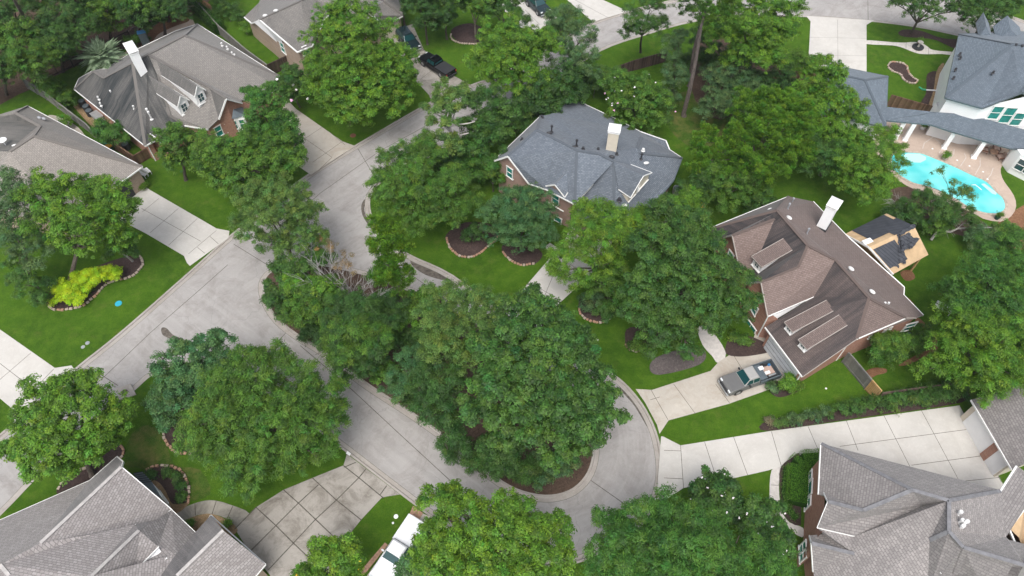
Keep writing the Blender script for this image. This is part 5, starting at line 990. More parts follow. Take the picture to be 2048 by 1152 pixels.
# centre block
tree('broad mid green tree at the curb bend', [(800,330,42,7),(845,320,42,7.5),(790,380,48,6.5),(850,385,55,7),(900,380,45,6.5),(830,430,45,5),(890,425,42,5),(765,365,30,5.5),(935,400,30,5),(850,290,25,6.5)], 'feather', 'mid', base=(850,440), tr=.28, group=G_F)
tree('tall sycamore with bare white limbs', [(885,185,26,11),(905,215,28,10),(870,225,26,9.5),(925,185,18,10.5),(885,260,32,8.5),(905,295,26,7)], 'broad', 'olive', base=(912,335), tr=.17, group=G_F, bark='bark_pale', name='sycamore_tree', dens=.7, fork=7)
tree('dark green tree left of the slate roof', [(965,215,42,8),(1000,240,38,7),(950,260,42,6.5),(985,285,38,5.5)], 'broad', 'dark', base=(960,300), group=G_F)
tree('green tree beside the left gable of the slate roof', [(945,305,36,4.5),(970,325,32,4),(935,345,28,3.5)], 'broad', 'emerald', base=(950,350), group=G_F)
tree('yellow green tree by the bend of the upper street', [(985,85,36,8.5),(1030,75,45,9),(965,120,40,8),(1020,125,55,8.5),(1075,110,48,8),(1000,170,42,6.5),(1060,165,42,6.5),(1095,85,30,8)], 'broad', 'bright', base=(1030,195), tr=.25, group=G_F)
tree('grey green tree behind the yellow green one', [(1120,60,40,7.5),(1165,80,36,7),(1130,110,42,7),(1170,130,34,6),(1105,40,26,7.5),(1140,35,26,7)], 'fine', 'grey', base=(1140,150), group=G_F)
tree('dark tree above the back corner of the slate roof', [(1090,190,42,5.5),(1130,175,40,5.5),(1150,200,28,4),(1060,205,34,5),(1100,230,24,4)], 'broad', 'deep', base=(1100,215), group=G_B)
tree('round blue green tree in front of the slate roofed house', [(1035,405,44,5),(1070,425,44,5),(1000,430,40,4.6),(1040,455,50,4.4),(1080,470,32,3.6),(990,465,28,3.4),(1040,490,30,2.8)], 'fine', 'blue', base=(1045,500), tr=.18, group=G_F)
tree('airy yellow green tree over the slate house driveway', [(1185,430,40,8),(1225,440,42,8),(1160,465,36,7.5),(1205,485,44,7.5),(1250,475,42,7.5),(1125,510,32,6),(1165,520,38,6.5),(1210,530,36,6),(1110,545,24,5),(1150,560,26,4.6),(1275,445,28,7)], 'feather', 'yellow', base=(1205,580), tr=.18, group=G_F, dens=.62)
tree('green tree with thin limbs behind the yellow green one', [(1225,545,34,5),(1200,570,32,4),(1235,590,30,3.6)], 'fine', 'mid', base=(1215,600), tr=.12, group=G_F, dens=.7)
tree('large dark green tree in front of the brown roofed house', [(1330,440,42,8.5),(1380,465,48,9),(1300,490,48,9),(1355,520,60,10),(1415,520,48,9),(1300,555,52,8.5),(1370,585,60,9),(1430,580,48,8),(1465,545,38,7.5),(1290,615,48,7),(1350,645,52,7),(1410,640,46,6.5),(1460,620,36,6),(1310,675,42,5),(1370,690,36,4.5),(1490,600,24,6)], 'broad', 'dark', base=(1360,660), tr=.34, group=G_F)
tree('bright tree squeezed between the slate roof and the large dark tree', [(1290,440,34,7),(1345,420,34,6.5),(1380,400,26,5.5)], 'feather', 'bright', base=(1320,470), group=G_B, tr=.16)
tree('round tree with white blossoms behind the slate roof', [(1240,180,36,5),(1285,185,40,5),(1265,220,44,4.4),(1310,225,38,4),(1230,210,28,4)], 'broad', 'mid', base=(1272,245), tr=.14, group=G_B, extra=flowers(['flower_white', 'flower_white', 'flower_pink'], 34, .085), name='flowering_tree')
tree('thin tree by the upper street with a tall bare trunk', [(1265,35,30,9),(1300,20,34,9.5),(1290,60,32,8),(1255,65,18,7),(1320,50,20,8)], 'fine', 'dark', base=(1281,104), tr=.16, group=G_B, dens=.75, fork=5)
tree('soft grey green conifer beside the pine trunks', [(1350,90,24,7),(1345,125,28,5.5),(1350,160,32,4),(1340,190,28,2.8),(1360,75,16,8)], 'fine', 'grey', base=(1347,200), tr=.14, group=G_B)
# tall pines: trunks run up to crowns near the top edge
def pine(label, base, top, ztop, blobs, pal='mid', tr=.26):
    t_ = empty('pine_tree', P(*base), label, 'tree', 'tall pines of the back gardens'); b = P(*base); e = P(top[0], top[1], ztop); mb = MB(); k = [b-[0,0,.1]]+[b+(e-b)*f+[math.sin(f*9+base[0])*.12, 0, 0] for f in (.03, .25, .5, .75, 1)]
    mb.tube(k, [tr*1.5, tr*1.1, tr, tr*.85, tr*.65, tr*.3], 9); rg = random.Random(base[0]); B = []
    for bb in blobs: c = P(bb[0], bb[1], bb[3]); rh = bb[2]*mpp(bb[0], bb[1], bb[3]); B.append((c, rh, rh*.7)); f = min(max((c[2]-b[2])/(e[2]-b[2])-.08, .3), .97); s_ = b+(e-b)*f; mb.tube([s_, (s_+c)/2+[0,0,-.1], c], [tr*.3, tr*.2, .04], 5)
    mb.build('trunk', M['bark_pine'], t_); tree_n[0] += 1; crown(B, 'pine', pal, tree_n[0]*19, 1.0, t_); return t_
pine('tall leaning pine with a bare trunk rising from round needle litter', (1368,232), (1418,-15), 18, [(1395,-15,34,17.5),(1440,-10,36,18),(1420,25,30,16.5),(1455,25,30,16)])
pine('second tall pine just behind the leaning pine', (1377,172), (1402,20), 12.5, [(1385,25,26,12.2),(1415,40,26,12),(1375,0,28,13)], 'dark', .2)
tree('broad yellow green tree at top right of the tall pines', [(1470,30,50,10),(1530,25,50,10),(1500,70,55,10),(1555,75,42,9.5),(1450,75,36,9),(1530,115,40,8),(1480,115,36,7.5),(1565,30,38,10),(1425,50,30,9)], 'broad', 'bright', base=(1500,150), tr=.26, group=G_B)
tree('dark undergrowth tree beneath the tall pines', [(1430,115,30,3.5),(1465,130,28,3.2),(1400,80,26,4.5)], 'fine', 'deep', base=(1440,130), tr=.12, group=G_B)
tree('rounded grey green tree right of the pine trunk', [(1435,175,38,4.5),(1475,165,38,4.8),(1425,215,34,3.5),(1465,210,38,4),(1505,190,32,4.5)], 'fine', 'grey', base=(1455,225), tr=.14, group=G_B)
tree('pine like tree with bright tufts left of the garage roof', [(1500,225,42,8),(1550,215,42,8.5),(1590,240,42,8),(1480,275,42,7.5),(1535,275,48,8),(1590,290,42,7.5),(1450,310,36,6.5),(1500,330,44,6.5),(1555,335,42,6),(1410,275,26,7),(1400,330,24,5.5),(1395,300,18,6.4)], 'pine', 'bright', base=(1520,350), tr=.24, group=G_B, name='pine_tree', bark='bark_pine', dens=.9)
tree('low green tree behind the brown roofed house', [(1420,360,38,4),(1465,375,42,4.2),(1400,400,26,3),(1510,370,38,4),(1440,400,30,3)], 'fine', 'mid', base=(1450,400), tr=.13, group=G_B)
tree('bright maple like tree over the blue grey garage roof', [(1635,150,30,8.5),(1665,170,36,8.5),(1620,190,36,8),(1665,215,42,8),(1700,235,36,7.5),(1615,240,38,7),(1660,270,42,6.5),(1710,285,34,6),(1640,130,22,9)], 'broad', 'bright', base=(1655,290), tr=.22, group=G_B)
tree('dark green tree below the bright maple like tree', [(1610,300,42,5.5),(1660,320,42,5.5),(1700,300,28,5)], 'feather', 'dark', base=(1640,350), tr=.2, group=G_B)
tree('feathery pale green tree left of the pool', [(1745,290,32,7),(1770,275,26,6.5),(1730,330,42,7),(1770,330,36,6),(1700,350,42,6),(1745,375,42,5.5),(1722,392,26,4.5),(1790,300,18,6)], 'feather', 'bright', base=(1735,400), tr=.2, group=G_B, dens=.8)
tree('gnarled dark tree between the pool and the plywood roof', [(1845,398,26,3.2),(1885,412,28,3.2),(1865,432,34,2.8),(1910,430,28,2.6),(1822,408,26,3.0),(1935,448,20,2.2)], 'fine', 'dark', base=(1860,460), tr=.15, group=G_B, dens=.8)
tree('thin reddish green tree leaning over the swimming pool', [(1880,345,14,4.6),(1905,368,16,4.2),(1925,388,17,3.8),(1940,402,12,3.2),(1855,372,12,4.0)], 'fine', 'olive', base=(1905,430), tr=.06, group=G_B, dens=.4)
tree('street oak left of two behind the white house lawn', [(1815,5,34,6.5),(1850,-5,42,7),(1890,0,40,7),(1920,20,30,6),(1855,20,34,6),(1795,10,22,6)], 'fine', 'dark', base=(1822,66), tr=.2, group=G_B, fork=2.4)
tree('street oak right of two behind the white house lawn', [(1950,10,40,6.5),(1995,5,42,7),(1945,40,30,5.5),(1985,40,34,5.5),(2020,20,30,6)], 'fine', 'dark', base=(1940,86), tr=.18, group=G_B, fork=2.4)
# right side
tree('large green tree at the right edge above the feathery one', [(1975,530,40,6.5),(1990,505,40,7.5),(2005,505,50,8),(1925,585,40,7),(1975,565,58,8),(2035,560,50,8),(1892,580,24,5),(2030,620,48,7.5),(1940,625,52,7),(1990,625,50,7.5)], 'fine', 'emerald', base=(1965,640), tr=.3, group=G_B)
tree('feathery yellow green tree arching over the dark fence', [(1900,640,38,6.5),(1950,670,50,7.5),(2010,680,55,8),(1905,692,36,6),(1950,725,48,6.5),(2005,745,48,7),(1875,728,26,4.5),(1912,755,34,4.5),(1970,778,36,5),(1842,740,16,3.4),(2045,720,40,7.5)], 'feather', 'bright', base=(1950,745), tr=.26, group=G_B, dens=.62)
tree('small feathery tree in the planted corner', [(1765,690,24,2.8),(1795,685,26,3),(1780,715,28,2.4),(1755,715,18,2)], 'feather', 'mid', base=(1785,718), tr=.08, group=G_B, dens=.9)
tree('leafy shrub inside the curved brick coloured path', [(1835,685,22,1.3),(1845,665,18,1.2),(1830,700,18,1.1)], 'fine', 'mid', base=(1838,690), tr=.05, name='bush', cat='bush')
# bottom
tree('tree with yellow tips between the lower driveway and lawn', [(655,1110,34,5.5),(690,1100,32,5.5),(620,1150,36,5),(680,1140,36,5),(640,1180,38,4.5),(710,1125,20,4.5)], 'broad', 'yellow', base=(665,1165), tr=.16, group=G_F, extra=flowers(['flower_yellow'], 8, .10))
tree('big yellow green tree at the lower centre', [(880,1020,48,7.5),(935,1030,50,8),(990,1035,52,8),(1045,1050,45,7.5),(1095,1060,42,7),(870,1080,50,7.5),(935,1090,55,8.5),(1000,1100,58,8.5),(1065,1110,52,8),(850,1120,34,6.5),(900,1150,52,8),(980,1165,55,8),(1060,1170,52,7.5),(1120,1115,34,6.5),(905,990,26,7)], 'broad', 'yellow', base=(970,1140), tr=.32, group=G_F)
tree('grey green tree over the white pickup truck', [(845,1100,28,5.5),(845,1148,42,5.5),(870,1085,28,6),(812,1158,30,4.5),(822,1120,18,4.6)], 'fine', 'blue', base=(830,1165), tr=.18, group=G_F)
tree('wide dark green tree along the bottom edge right of the street', [(1230,1060,44,7),(1290,1040,50,7.5),(1345,1040,48,7.5),(1400,1060,52,7.5),(1210,1115,46,7),(1275,1110,58,8),(1350,1115,60,8.5),(1425,1120,55,8),(1490,1110,48,7.5),(1540,1130,45,7),(1240,1165,50,7.5),(1330,1175,58,8),(1430,1180,58,8),(1520,1170,50,7)], 'feather', 'emerald', base=(1370,1150), tr=.36, group=G_F)
tree('magnolia with white blossoms below the long driveway', [(1425,975,30,4),(1400,990,26,3.6),(1455,990,30,3.8),(1430,1020,36,3.6),(1470,1020,24,3),(1440,955,14,4)], 'coarse', 'deep', base=(1430,1030), tr=.13, group=G_F, extra=flowers(['flower_white'], 24, .08), name='flowering_tree')
tree('magnolia with white blossoms beside the large brick house walk', [(1505,1025,28,3.6),(1540,1030,28,3.4),(1515,1060,32,3.4),(1555,1070,30,3.2),(1575,1090,22,2.8),(1530,1095,34,3.2)], 'coarse', 'dark', base=(1535,1080), tr=.12, group=G_F, extra=flowers(['flower_white'], 18, .08), name='flowering_tree')
tree('spreading bright green tree above the lower left roof', [(80,790,36,6.5),(130,775,36,7),(180,770,32,7),(60,840,44,6.5),(120,830,52,7.5),(185,820,48,7.5),(235,835,40,6.5),(50,895,42,6),(110,890,52,6.5),(170,885,48,6.5),(215,875,34,5.5),(70,935,32,4.5),(130,940,32,4.5),(20,905,24,5),(250,820,24,6)], 'broad', 'bright', base=(185,950), tr=.26, group=G_F)
tree('pale blue green tree behind the wide dark green one', [(365,710,36,6.5),(410,700,40,7),(440,680,26,7.5),(345,760,40,6),(395,750,45,6.5),(440,730,34,6.5),(330,810,34,4.5),(375,800,40,5.5),(325,720,18,6),(335,845,22,3.5)], 'broad', 'blue', base=(385,870), tr=.24, group=G_F)
tree('wide dark green tree above the weathered driveway', [(500,730,46,7.5),(545,720,36,7),(460,780,50,8),(525,785,58,8.5),(590,765,50,7.5),(650,790,46,6.5),(420,840,50,7),(480,845,58,8),(550,850,58,8),(620,850,52,7),(665,835,32,6),(440,905,50,5.5),(505,915,52,6),(575,910,48,5.5),(480,960,38,3.6),(640,900,30,5),(385,870,34,5.5)], 'feather', 'mid', base=(500,900), tr=.36, group=G_F, dens=.95)
# wood at the top left
WD = [((30,10),'dark'),((85,-15),'mid'),((150,-5),'deep'),((215,-20),'dark'),((275,-8),'mid'),((330,-22),'dark'),((25,75),'mid'),((88,52),'deep'),((150,45),'dark'),((215,22),'mid'),((272,25),'deep'),((5,130),'dark'),((62,118),'mid'),((-20,50),'deep'),((322,8),'deep'),((118,88),'dark'),((395,-35),'mid'),((-40,140),'mid')]
WL_ = ['at the very corner of the photo','beside the corner tree on the top edge','third along the top edge of the wood','fourth along the top edge of the wood','on the top edge above the palm','near the top edge where the wood ends','on the left edge below the corner','under the leaning trunk','in the middle of the wood','behind the palm','right of the palm towards the garden','lowest on the left edge','near the bend of the black fence','cut by the left edge high up','at the garden end of the wood','just left of the palm','at the top behind the garden','cut by the left edge above the lawn']
for k, (((x, y), pl), wl) in enumerate(zip(WD, WL_)):
    rr = random.Random(k+50); z = rr.uniform(5.5, 8.5); r_ = rr.uniform(34, 44)
    tree({'dark': 'dark green', 'mid': 'mid green', 'deep': 'very dark'}[pl]+' woodland tree '+wl, [(x, y, r_, z), (x+rr.uniform(18, 34), y+rr.uniform(-10, 14), r_*.75, z-.8), (x-rr.uniform(14, 30), y+rr.uniform(0, 18), r_*.7, z-1.2), (x+rr.uniform(-8, 8), y+24, r_*.7, z-2)], rr.choice(['broad', 'fine', 'feather']), pl, base=(x+8, y+r_*1.5), tr=.2, group=G_W, name='woodland_tree', dens=.9)
tb = empty('pine_tree', P(78, 92), 'bare grey trunk leaning through the wood', 'tree', G_W); mb = MB(); mb.tube([P(80,96,0), P(70,78,2.5), P(45,30,9), P(22,-12,15)], [.34, .28, .22, .15], 8); mb.build('trunk', M['bark_pine'], tb)
for lb, bl, pl, st in (('shrub with pale leaves inside the black metal fence', [(85,165,20,1.8),(100,180,18,1.6)], 'bright', 'fine'), ('leafy shrub along the old left fence', [(118,190,24,2),(135,205,20,1.6),(105,180,18,1.8)], 'mid', 'fine'),
  ('green shrub at the edge of the wood below the leaning trunk', [(100,105,28,2),(130,110,24,2)], 'mid', 'broad'), ('small yellow flowered shrub beside the tan roof', [(128,240,14,1.2),(136,246,10,1)], 'bright', 'fine'), ('yellow shrub by the tan brick house corner', [(492,50,12,1.2),(490,62,10,.9)], 'yellow', 'fine'),
  ('loose shrub on the garden side of the palm', [(262,88,18,1.2),(285,74,14,1)], 'mid', 'fine'), ('tufted shrub in the reddish bed', [(345,28,14,.9),(360,22,12,.9)], 'mid', 'fine'), ('low shrub by the round bed at top left', [(440,20,22,1.5),(470,30,20,1.5)], 'dark', 'fine')):
    tree(lb, bl, st, pl, name='bush', cat='bush', tr=.05)
tree('round fan leaved small tree between the two upper left houses', [(218,262,30,2.8),(205,275,20,2.2),(235,275,20,2.2)], 'feather', 'emerald', base=(218,285), tr=.09, group=G_F, dens=1.2)
for lb, bl, pl in (('dark tree on the top edge behind the black suv', [(840,20,36,6),(870,40,30,5),(830,0,30,6.5),(850,-20,34,7)], 'deep'), ('dark bushy tree on the top edge beside the round bed', [(885,20,30,4.5),(905,5,32,5.5),(880,45,22,3)], 'dark'), ('tree on the top edge above the round bed', [(950,5,32,6.5),(930,-10,28,7),(965,25,20,5)], 'mid'), ('tree on the top edge near the dark car', [(1010,10,38,6),(1035,40,26,5),(985,25,26,5.5),(1000,-15,36,7)], 'dark'), ('tree on the top edge just right of the tan brick house', [(790,-18,24,6),(812,-20,26,6)], 'deep')):
    tree(lb, bl, 'broad', pl, tr=.16, group='trees on the upper lawns')
# shrubs and hedges
for i, (x, y, r_, pl, lb) in enumerate([(302,951,8,'dark','round dark bush nearest the metal bay roof'),(335,946,8.5,'dark','round dark bush at the top of the stone ringed bed'),(353,957,8.5,'dark','round dark bush second from the top of the stone ringed bed'),(362,975,9,'dark','round dark bush in the middle of the stone ringed bed right side'),(361,997,9,'dark','round dark bush lowest in the stone ringed bed')]):
    tree(lb, [(x, y, r_, .38, .9)], 'fine', pl, name='round_bush', cat='bush', tr=.04, group='round bushes in the stone ringed bed', dens=6)
for x, y, r_, pl, lb in ((1468,674,13,'mid','clipped round bush left of two by the brown house entrance'),(1489,680,13,'mid','clipped round bush right of two by the brown house entrance'),(1583,768,20,'bright','yellow green bush at the brown house garage corner'),(290,372,9,'yellow','small bush by the white bench'),(1538,842,8,'dry','reddish plant at the start of the hedge'),(1545,775,12,'grey','flowering shrub between pickup and lawn'),(455,1048,9,'bright','small bush among river stones'),(380,1049,7,'mid','tiny plant among river stones'),(1750,88,0,'mid','')):
    if r_: tree(lb, [(x, y, r_, r_*.045*.8, .9)], 'fine', pl, name='round_bush', cat='bush', tr=.04, dens=3.5)
tree('lime green shrubs filling the stone edged bed', [(135,588,26,1.3),(160,562,26,1.4),(190,555,22,1.3),(215,548,20,1.2),(150,598,18,1.0),(120,575,20,1.3),(235,549,14,1.0),(105,603,8,.5)], 'fine', 'lime', name='lime_shrub', cat='shrub', tr=.05, dens=2.0, vs=.55)
def fronds(label, base, z, L, n, pal, name, cat, trunk=.0, w_=.10, rise=.8, droop=1.0):
    t_ = empty(name, P(*base), label, cat); b = P(*base); rg = np.random.default_rng(7+n); c = b+[0, 0, z]
    if trunk: mb = MB(); mb.tube([b, c], [trunk*1.2, trunk], 8); mb.build('trunk', M['bark'], t_)
    V = []; C = []; c1, c2 = (np.array(x) for x in PAL[pal])
    for i in range(n):
        a = rg.uniform(0, 6.283); e = rg.uniform(-.25, 1.3); l_ = L*rg.uniform(.75, 1.1); dr = np.array([math.cos(a)*math.cos(e), math.sin(a)*math.cos(e), math.sin(e)*rise]); prev = None; sd_ = np.array([-math.sin(a), math.cos(a), 0])
        for k in range(1, 15):
            s = k/14*l_; p = c+dr*s-np.array([0, 0, droop*(s/l_)**2*.5]); 
            for sg in (-1, 1): 
                tip = p+dr*.22*l_/1.5+sd_*sg*.30*l_/1.5*math.sin(math.pi*min(k/14+.12, 1))-[0, 0, .12]; q = np.cross(tip-p, (0, 0, 1)); q = q/max(np.linalg.norm(q), 1e-6)*w_*.35
                V.append([p-q*.6, tip-q*.1, tip+q*.1, p+q]); C.append(c1+(c2-c1)*rg.random())
    quads_obj('fronds', np.array(V), np.array(C), t_); return t_
fronds('silvery fan palm at the edge of the wood', (226,158), 3.6, 3.0, 120, 'palm', 'palm_tree', 'palm', .16, .42)
fronds('dark green sago palm among the lime shrubs', (172,582), .25, 1.1, 46, 'deep', 'sago_palm', 'palm', 0, .14)
def hedge(label, pts, h, wd, pal, style='fine', name='hedge', gap=None, seed=3, n_per=800, clip=True, wob=0.):
    """leafy strip along ground points"""
    rg = np.random.default_rng(seed); pts = [P(*p) for p in pts]; V = []; C = []; t_ = empty(name, pts[0], label, 'hedge'); c1, c2 = (np.array(x) for x in PAL[pal]); S = STY[style]
    mb = MB()
    for a, b in zip(pts[:-1], pts[1:]):
        d = b-a; L = np.linalg.norm(d); d /= L; sd_ = np.array([-d[1], d[0], 0]); n = int(L*n_per*(h+wd)/2)
        s = rg.random(n)*L; f = rg.random(n); hh = h*(1+wob*np.sin(s*2.1)+wob*.6*np.sin(s*5.3+1)); side = rg.random(n) < h*2/(h*2+wd)
        u = np.where(side, np.sign(rg.random(n)-.5)*.5, rg.random(n)-.5); z = np.where(side, rg.random(n), 1.0)*hh
        p = a+d*s[:, None]+sd_*(u*wd)[:, None]; p[:, 2] += z; p += rg.normal(size=(n, 3))*(.03 if clip else .10)
        N0 = sd_*(np.where(side, np.sign(u), 0))[:, None]+np.array([0, 0, 1.])*np.where(side, .4, 1.)[:, None]+rg.normal(size=(n, 3))*.45
        V.append(leaf_quads(p, N0, S['size']*(.6 if clip else .9), S['asp'], rg)); k = np.clip(rg.normal(.45, .3, n), 0, 1.2)[:, None]; C.append(c1*(1-k)+c2*k)
        mb.bar(a+[0,0,h*.45], b+[0,0,h*.45], wd*.7, h*.85)
    mb.build('branches', M['hedge_core'], t_)
    quads_obj('foliage', np.concatenate(V), np.concatenate(C), t_); return t_
hedge('clipped box hedge bending round the brick house corner', [(1662,926),(1602,930),(1594,938),(1592,1012)], 1.0, 2.1, 'hedge')
hedge('strip of pale strappy plants along the narrow walk', [(1572,938),(1568,985),(1574,1018),(1592,1040)], .4, .7, 'olive', 'feather', name='border_plants', clip=False, seed=9, n_per=260, wob=.2)
hedge('dark hedge behind the long grey house along the grey fence', [(378,5),(405,30),(443,68)], 1.9, 1.5, 'dark', 'fine', clip=False, seed=5, n_per=540, wob=.12)
for i in range(24):
    f = i/23; x = 1552+(1915-1552)*f; y = 846-58*f+(4 if i % 2 else 0)-6*math.sin(f*3.1); r_ = 9+8*f+random.Random(i).uniform(-1.5, 2)
    ws = ['reddish tipped', 'grey green', 'dark green'][0 if i < 2 else (1 if i < 7 else 2)]
    od = ['first','second','third','fourth','fifth','sixth','seventh','eighth','ninth','tenth','eleventh','twelfth','thirteenth','fourteenth','fifteenth','sixteenth','seventeenth','eighteenth','nineteenth','twentieth','twenty first','twenty second','twenty third','twenty fourth'][i]
    tree(ws+' shrub, '+od+' from the left in the row beside the long driveway', [(x, y-8*f, r_, .45+.55*f, 1.1)], 'feather' if i > 8 else 'fine', ['olive', 'grey', 'dark'][0 if i < 2 else (1 if i < 7 else 2)], name='row_shrub', cat='shrub', tr=.05, group='shrubs in a row beside the long driveway', dens=1.8, base=(x, y))
# leafless tree on the island and the dead branch on the lawn
def bare(label, base, targets, seed, r0=.14, mat='dead_branch', depth=4, spread=.5):
    t_ = empty('bare_tree', P(*base), label, 'tree', G_I); rg = random.Random(seed); mb = MB(); b = P(*base)
    def br(p, d, L, r, k):
        q = p.copy(); pts = [q.copy()]; rs = [r]
        for i in range(4):
            d = d+np.array([rg.gauss(0, .16), rg.gauss(0, .16), rg.gauss(0, .10)]); d /= np.linalg.norm(d); q = q+d*L/4; pts.append(q.copy()); rs.append(r*(1-.16*(i+1)))
            if k > 0 and i > 0:
                for _ in range(2 if k > 1 else 3):
                    e = d+np.array([rg.gauss(0, spread), rg.gauss(0, spread), rg.gauss(.05, spread*.7)]); e /= np.linalg.norm(e); br(q, e, L*.62, r*.5, k-1)
        mb.tube(pts, [max(x, .011) for x in rs], 5 if k > 1 else 3, cap=False)
    fork = b+[0, 0, 1.0]; mb.tube([b-[0,0,.1], fork], [r0*1.3, r0], 7)
    for t2 in targets: e = P(*t2)-fork; L = np.linalg.norm(e); br(fork, e/L, L*.8, r0*.7, depth-1)
    mb.build('branches', M[mat], t_); return t_
bare('leafless grey tree spreading between the pine and the dark bushes', (730,652), [(690,560,4.5),(740,590,5),(660,590,3.5),(700,520,6.5),(765,600,3),(640,545,4.5),(720,620,2.5),(690,620,3)], 4, r0=.11, depth=3)
crown([(P(655,500,5), 1.5, 1.0), (P(690,530,5), 1.4, .9)], 'fine', 'dry', 91, .35, [o for o in bpy.data.objects if o.name == 'bare_tree'][0], name='dry_leaves')
bare('leafless branchy tree behind the gnarled one by the pool', (1835,425), [(1850,400,2.5),(1800,405,2),(1870,395,2.6),(1900,450,1.5)], 9, .1, depth=3)
o = empty('fallen_branch', P(1900,468), 'long pale dead limb stretched across the back lawn', 'branch'); mb = MB(); mb.tube([P(1862,480,.3), P(1872,466,.9), P(1885,461,1.0), P(1900,464,.8), P(1915,457,1.0), P(1945,456,.9), P(1990,455,.7), P(2025,452,.4)], [.16, .14, .13, .12, .11, .10, .08, .05], 7)
for a, b, c in (((1885,461,1.0),(1880,450,1.3),(1868,446,1.5)), ((1915,457,1.0),(1925,448,1.3),(1940,447,1.5))): mb.tube([P(*a), P(*b), P(*c)], [.07, .05, .03], 5)
mb.build('limb', M['bark_pale'], o)
print('LEAVES', sum(len(o.data.polygons) for o in bpy.data.objects if o.type=='MESH' and 'tint' in o.data.attributes))
# white limbs of the sycamore
sy = [o for o in bpy.data.objects if o.name.startswith('sycamore_tree')][0]; mb = MB()
for ps in ([(901,252,8),(918,249,8.6),(935,247,8.9),(950,243,9.3)], [(903,277,6.6),(920,270,7.4),(937,266,7.9)], [(898,250,8.2),(893,238,9.2),(897,225,10)], [(899,262,7.6),(885,248,8.6),(878,246,9)], [(902,300,5),(901,262,7.5),(896,215,10.2)]): mb.tube([P(*q) for q in ps], [.11, .09, .07, .04][:len(ps)], 6)
mb.build('white_limb', M['bark_pale'], sy)
# ---------------------------------------------------------------- pool, fences, small things
pool = empty('swimming_pool', P(1900, 370), 'turquoise swimming pool with rounded ends behind the white house', 'swimming pool')
deck_px = [(1775,238),(1900,262),(2045,304),(2012,325),(2001,338),(2004,356),(2014,372),(2027,391),(2032,413),(2022,433),(2000,444),(1966,438),(1945,426),(1880,400),(1830,380),(1797,362),(1770,335),(1750,305),(1742,262)]
sheet('pool_deck', deck_px, M['deck'], .03, sm=2, label='tan stamped concrete deck round the pool', extra=(M['path_conc'], [MM(l) for l in ([(560,285),(480,340),(465,390)],[(650,370),(610,430)],[(745,395),(740,440),(700,485)],[(835,430),(850,470),(800,545)],[(975,470),(975,540),(930,620)],[(1090,560),(1070,620),(1030,665)],[(565,290),(650,370)],[(600,520),(660,490)])], .06))
W = MM([(190,480),(215,440),(290,426),(400,430),(472,442),(600,492),(760,560),(900,628),(1035,690),(1110,775),(1165,820),(1192,880),(1185,930),(1130,962),(1050,962),(960,942),(850,892),(700,802),(500,722),(380,692),(260,622),(200,562)])
wp = [P(*q)[:2] for q in smooth(W, 3, True)]
cop = poly_off([(a, b) for a, b in wp], -.32)
mb = MB(); n = len(wp)
for i in range(n):
    j = (i+1) % n; mb.face([(*cop[i], .095), (*cop[j], .095), (wp[j][0], wp[j][1], .095), (wp[i][0], wp[i][1], .095)]); mb.face([(*cop[i], .0), (*cop[j], .0), (*cop[j], .095), (*cop[i], .095)])
    mb.face([(wp[i][0], wp[i][1], .095), (wp[j][0], wp[j][1], .095), (wp[j][0], wp[j][1], .070), (wp[i][0], wp[i][1], .070)])
mb.build('coping', M['stone_pale'], pool)
mb = MB(); mb.face([(a, b, .076) for a, b in wp]); mb.build('water', M['water'], pool)
def flat(pts, z, mat, nm, par, h=.02):
    mb = MB(); q = [P(*x)[:2] for x in pts]; mb.prism(q, z-h, z); return mb.build(nm, M[mat], par)
for k, s_ in enumerate((1.0, .72, .45)): flat([MM([(375+a*s_, 470+b*s_)])[0] for a, b in ((-90,-28),(-40,-38),(60,-34),(120,-6),(118,20),(70,45),(0,42),(-60,15))], .084+.008*k, 'pool_plaster', 'step', pool)
flat(MM([(982,705),(1010,700),(1120,780),(1115,800),(1080,790)]), .084, 'pool_plaster', 'ledge', pool); 
mb = MB(); p_ = [P(*q) for q in MM([(895,715),(930,712),(965,740),(985,758)])]; mb.tube([q+[0,0,.10] for q in p_], [.05]*4, 6); mb.build('pool_rail', M['white_plastic'], pool)
for (u, v), nn_ in zip(((552,390),(663,440),(770,492),(880,543),(1000,595),(1040,660)), ['nearest the steps', 'second from the steps', 'third along the deck', 'fourth along the deck', 'fifth along the deck', 'farthest from the steps']):
    q = P(*MM([(u, v)])[0]); mb = MB(); mb.ellip((q[0], q[1], .05), .12, .12, .05); tag(mb.build('deck_light', M['white_plastic']), 'small round light set in the pool deck, '+nn_, 'deck light', 'round lights in the pool deck')
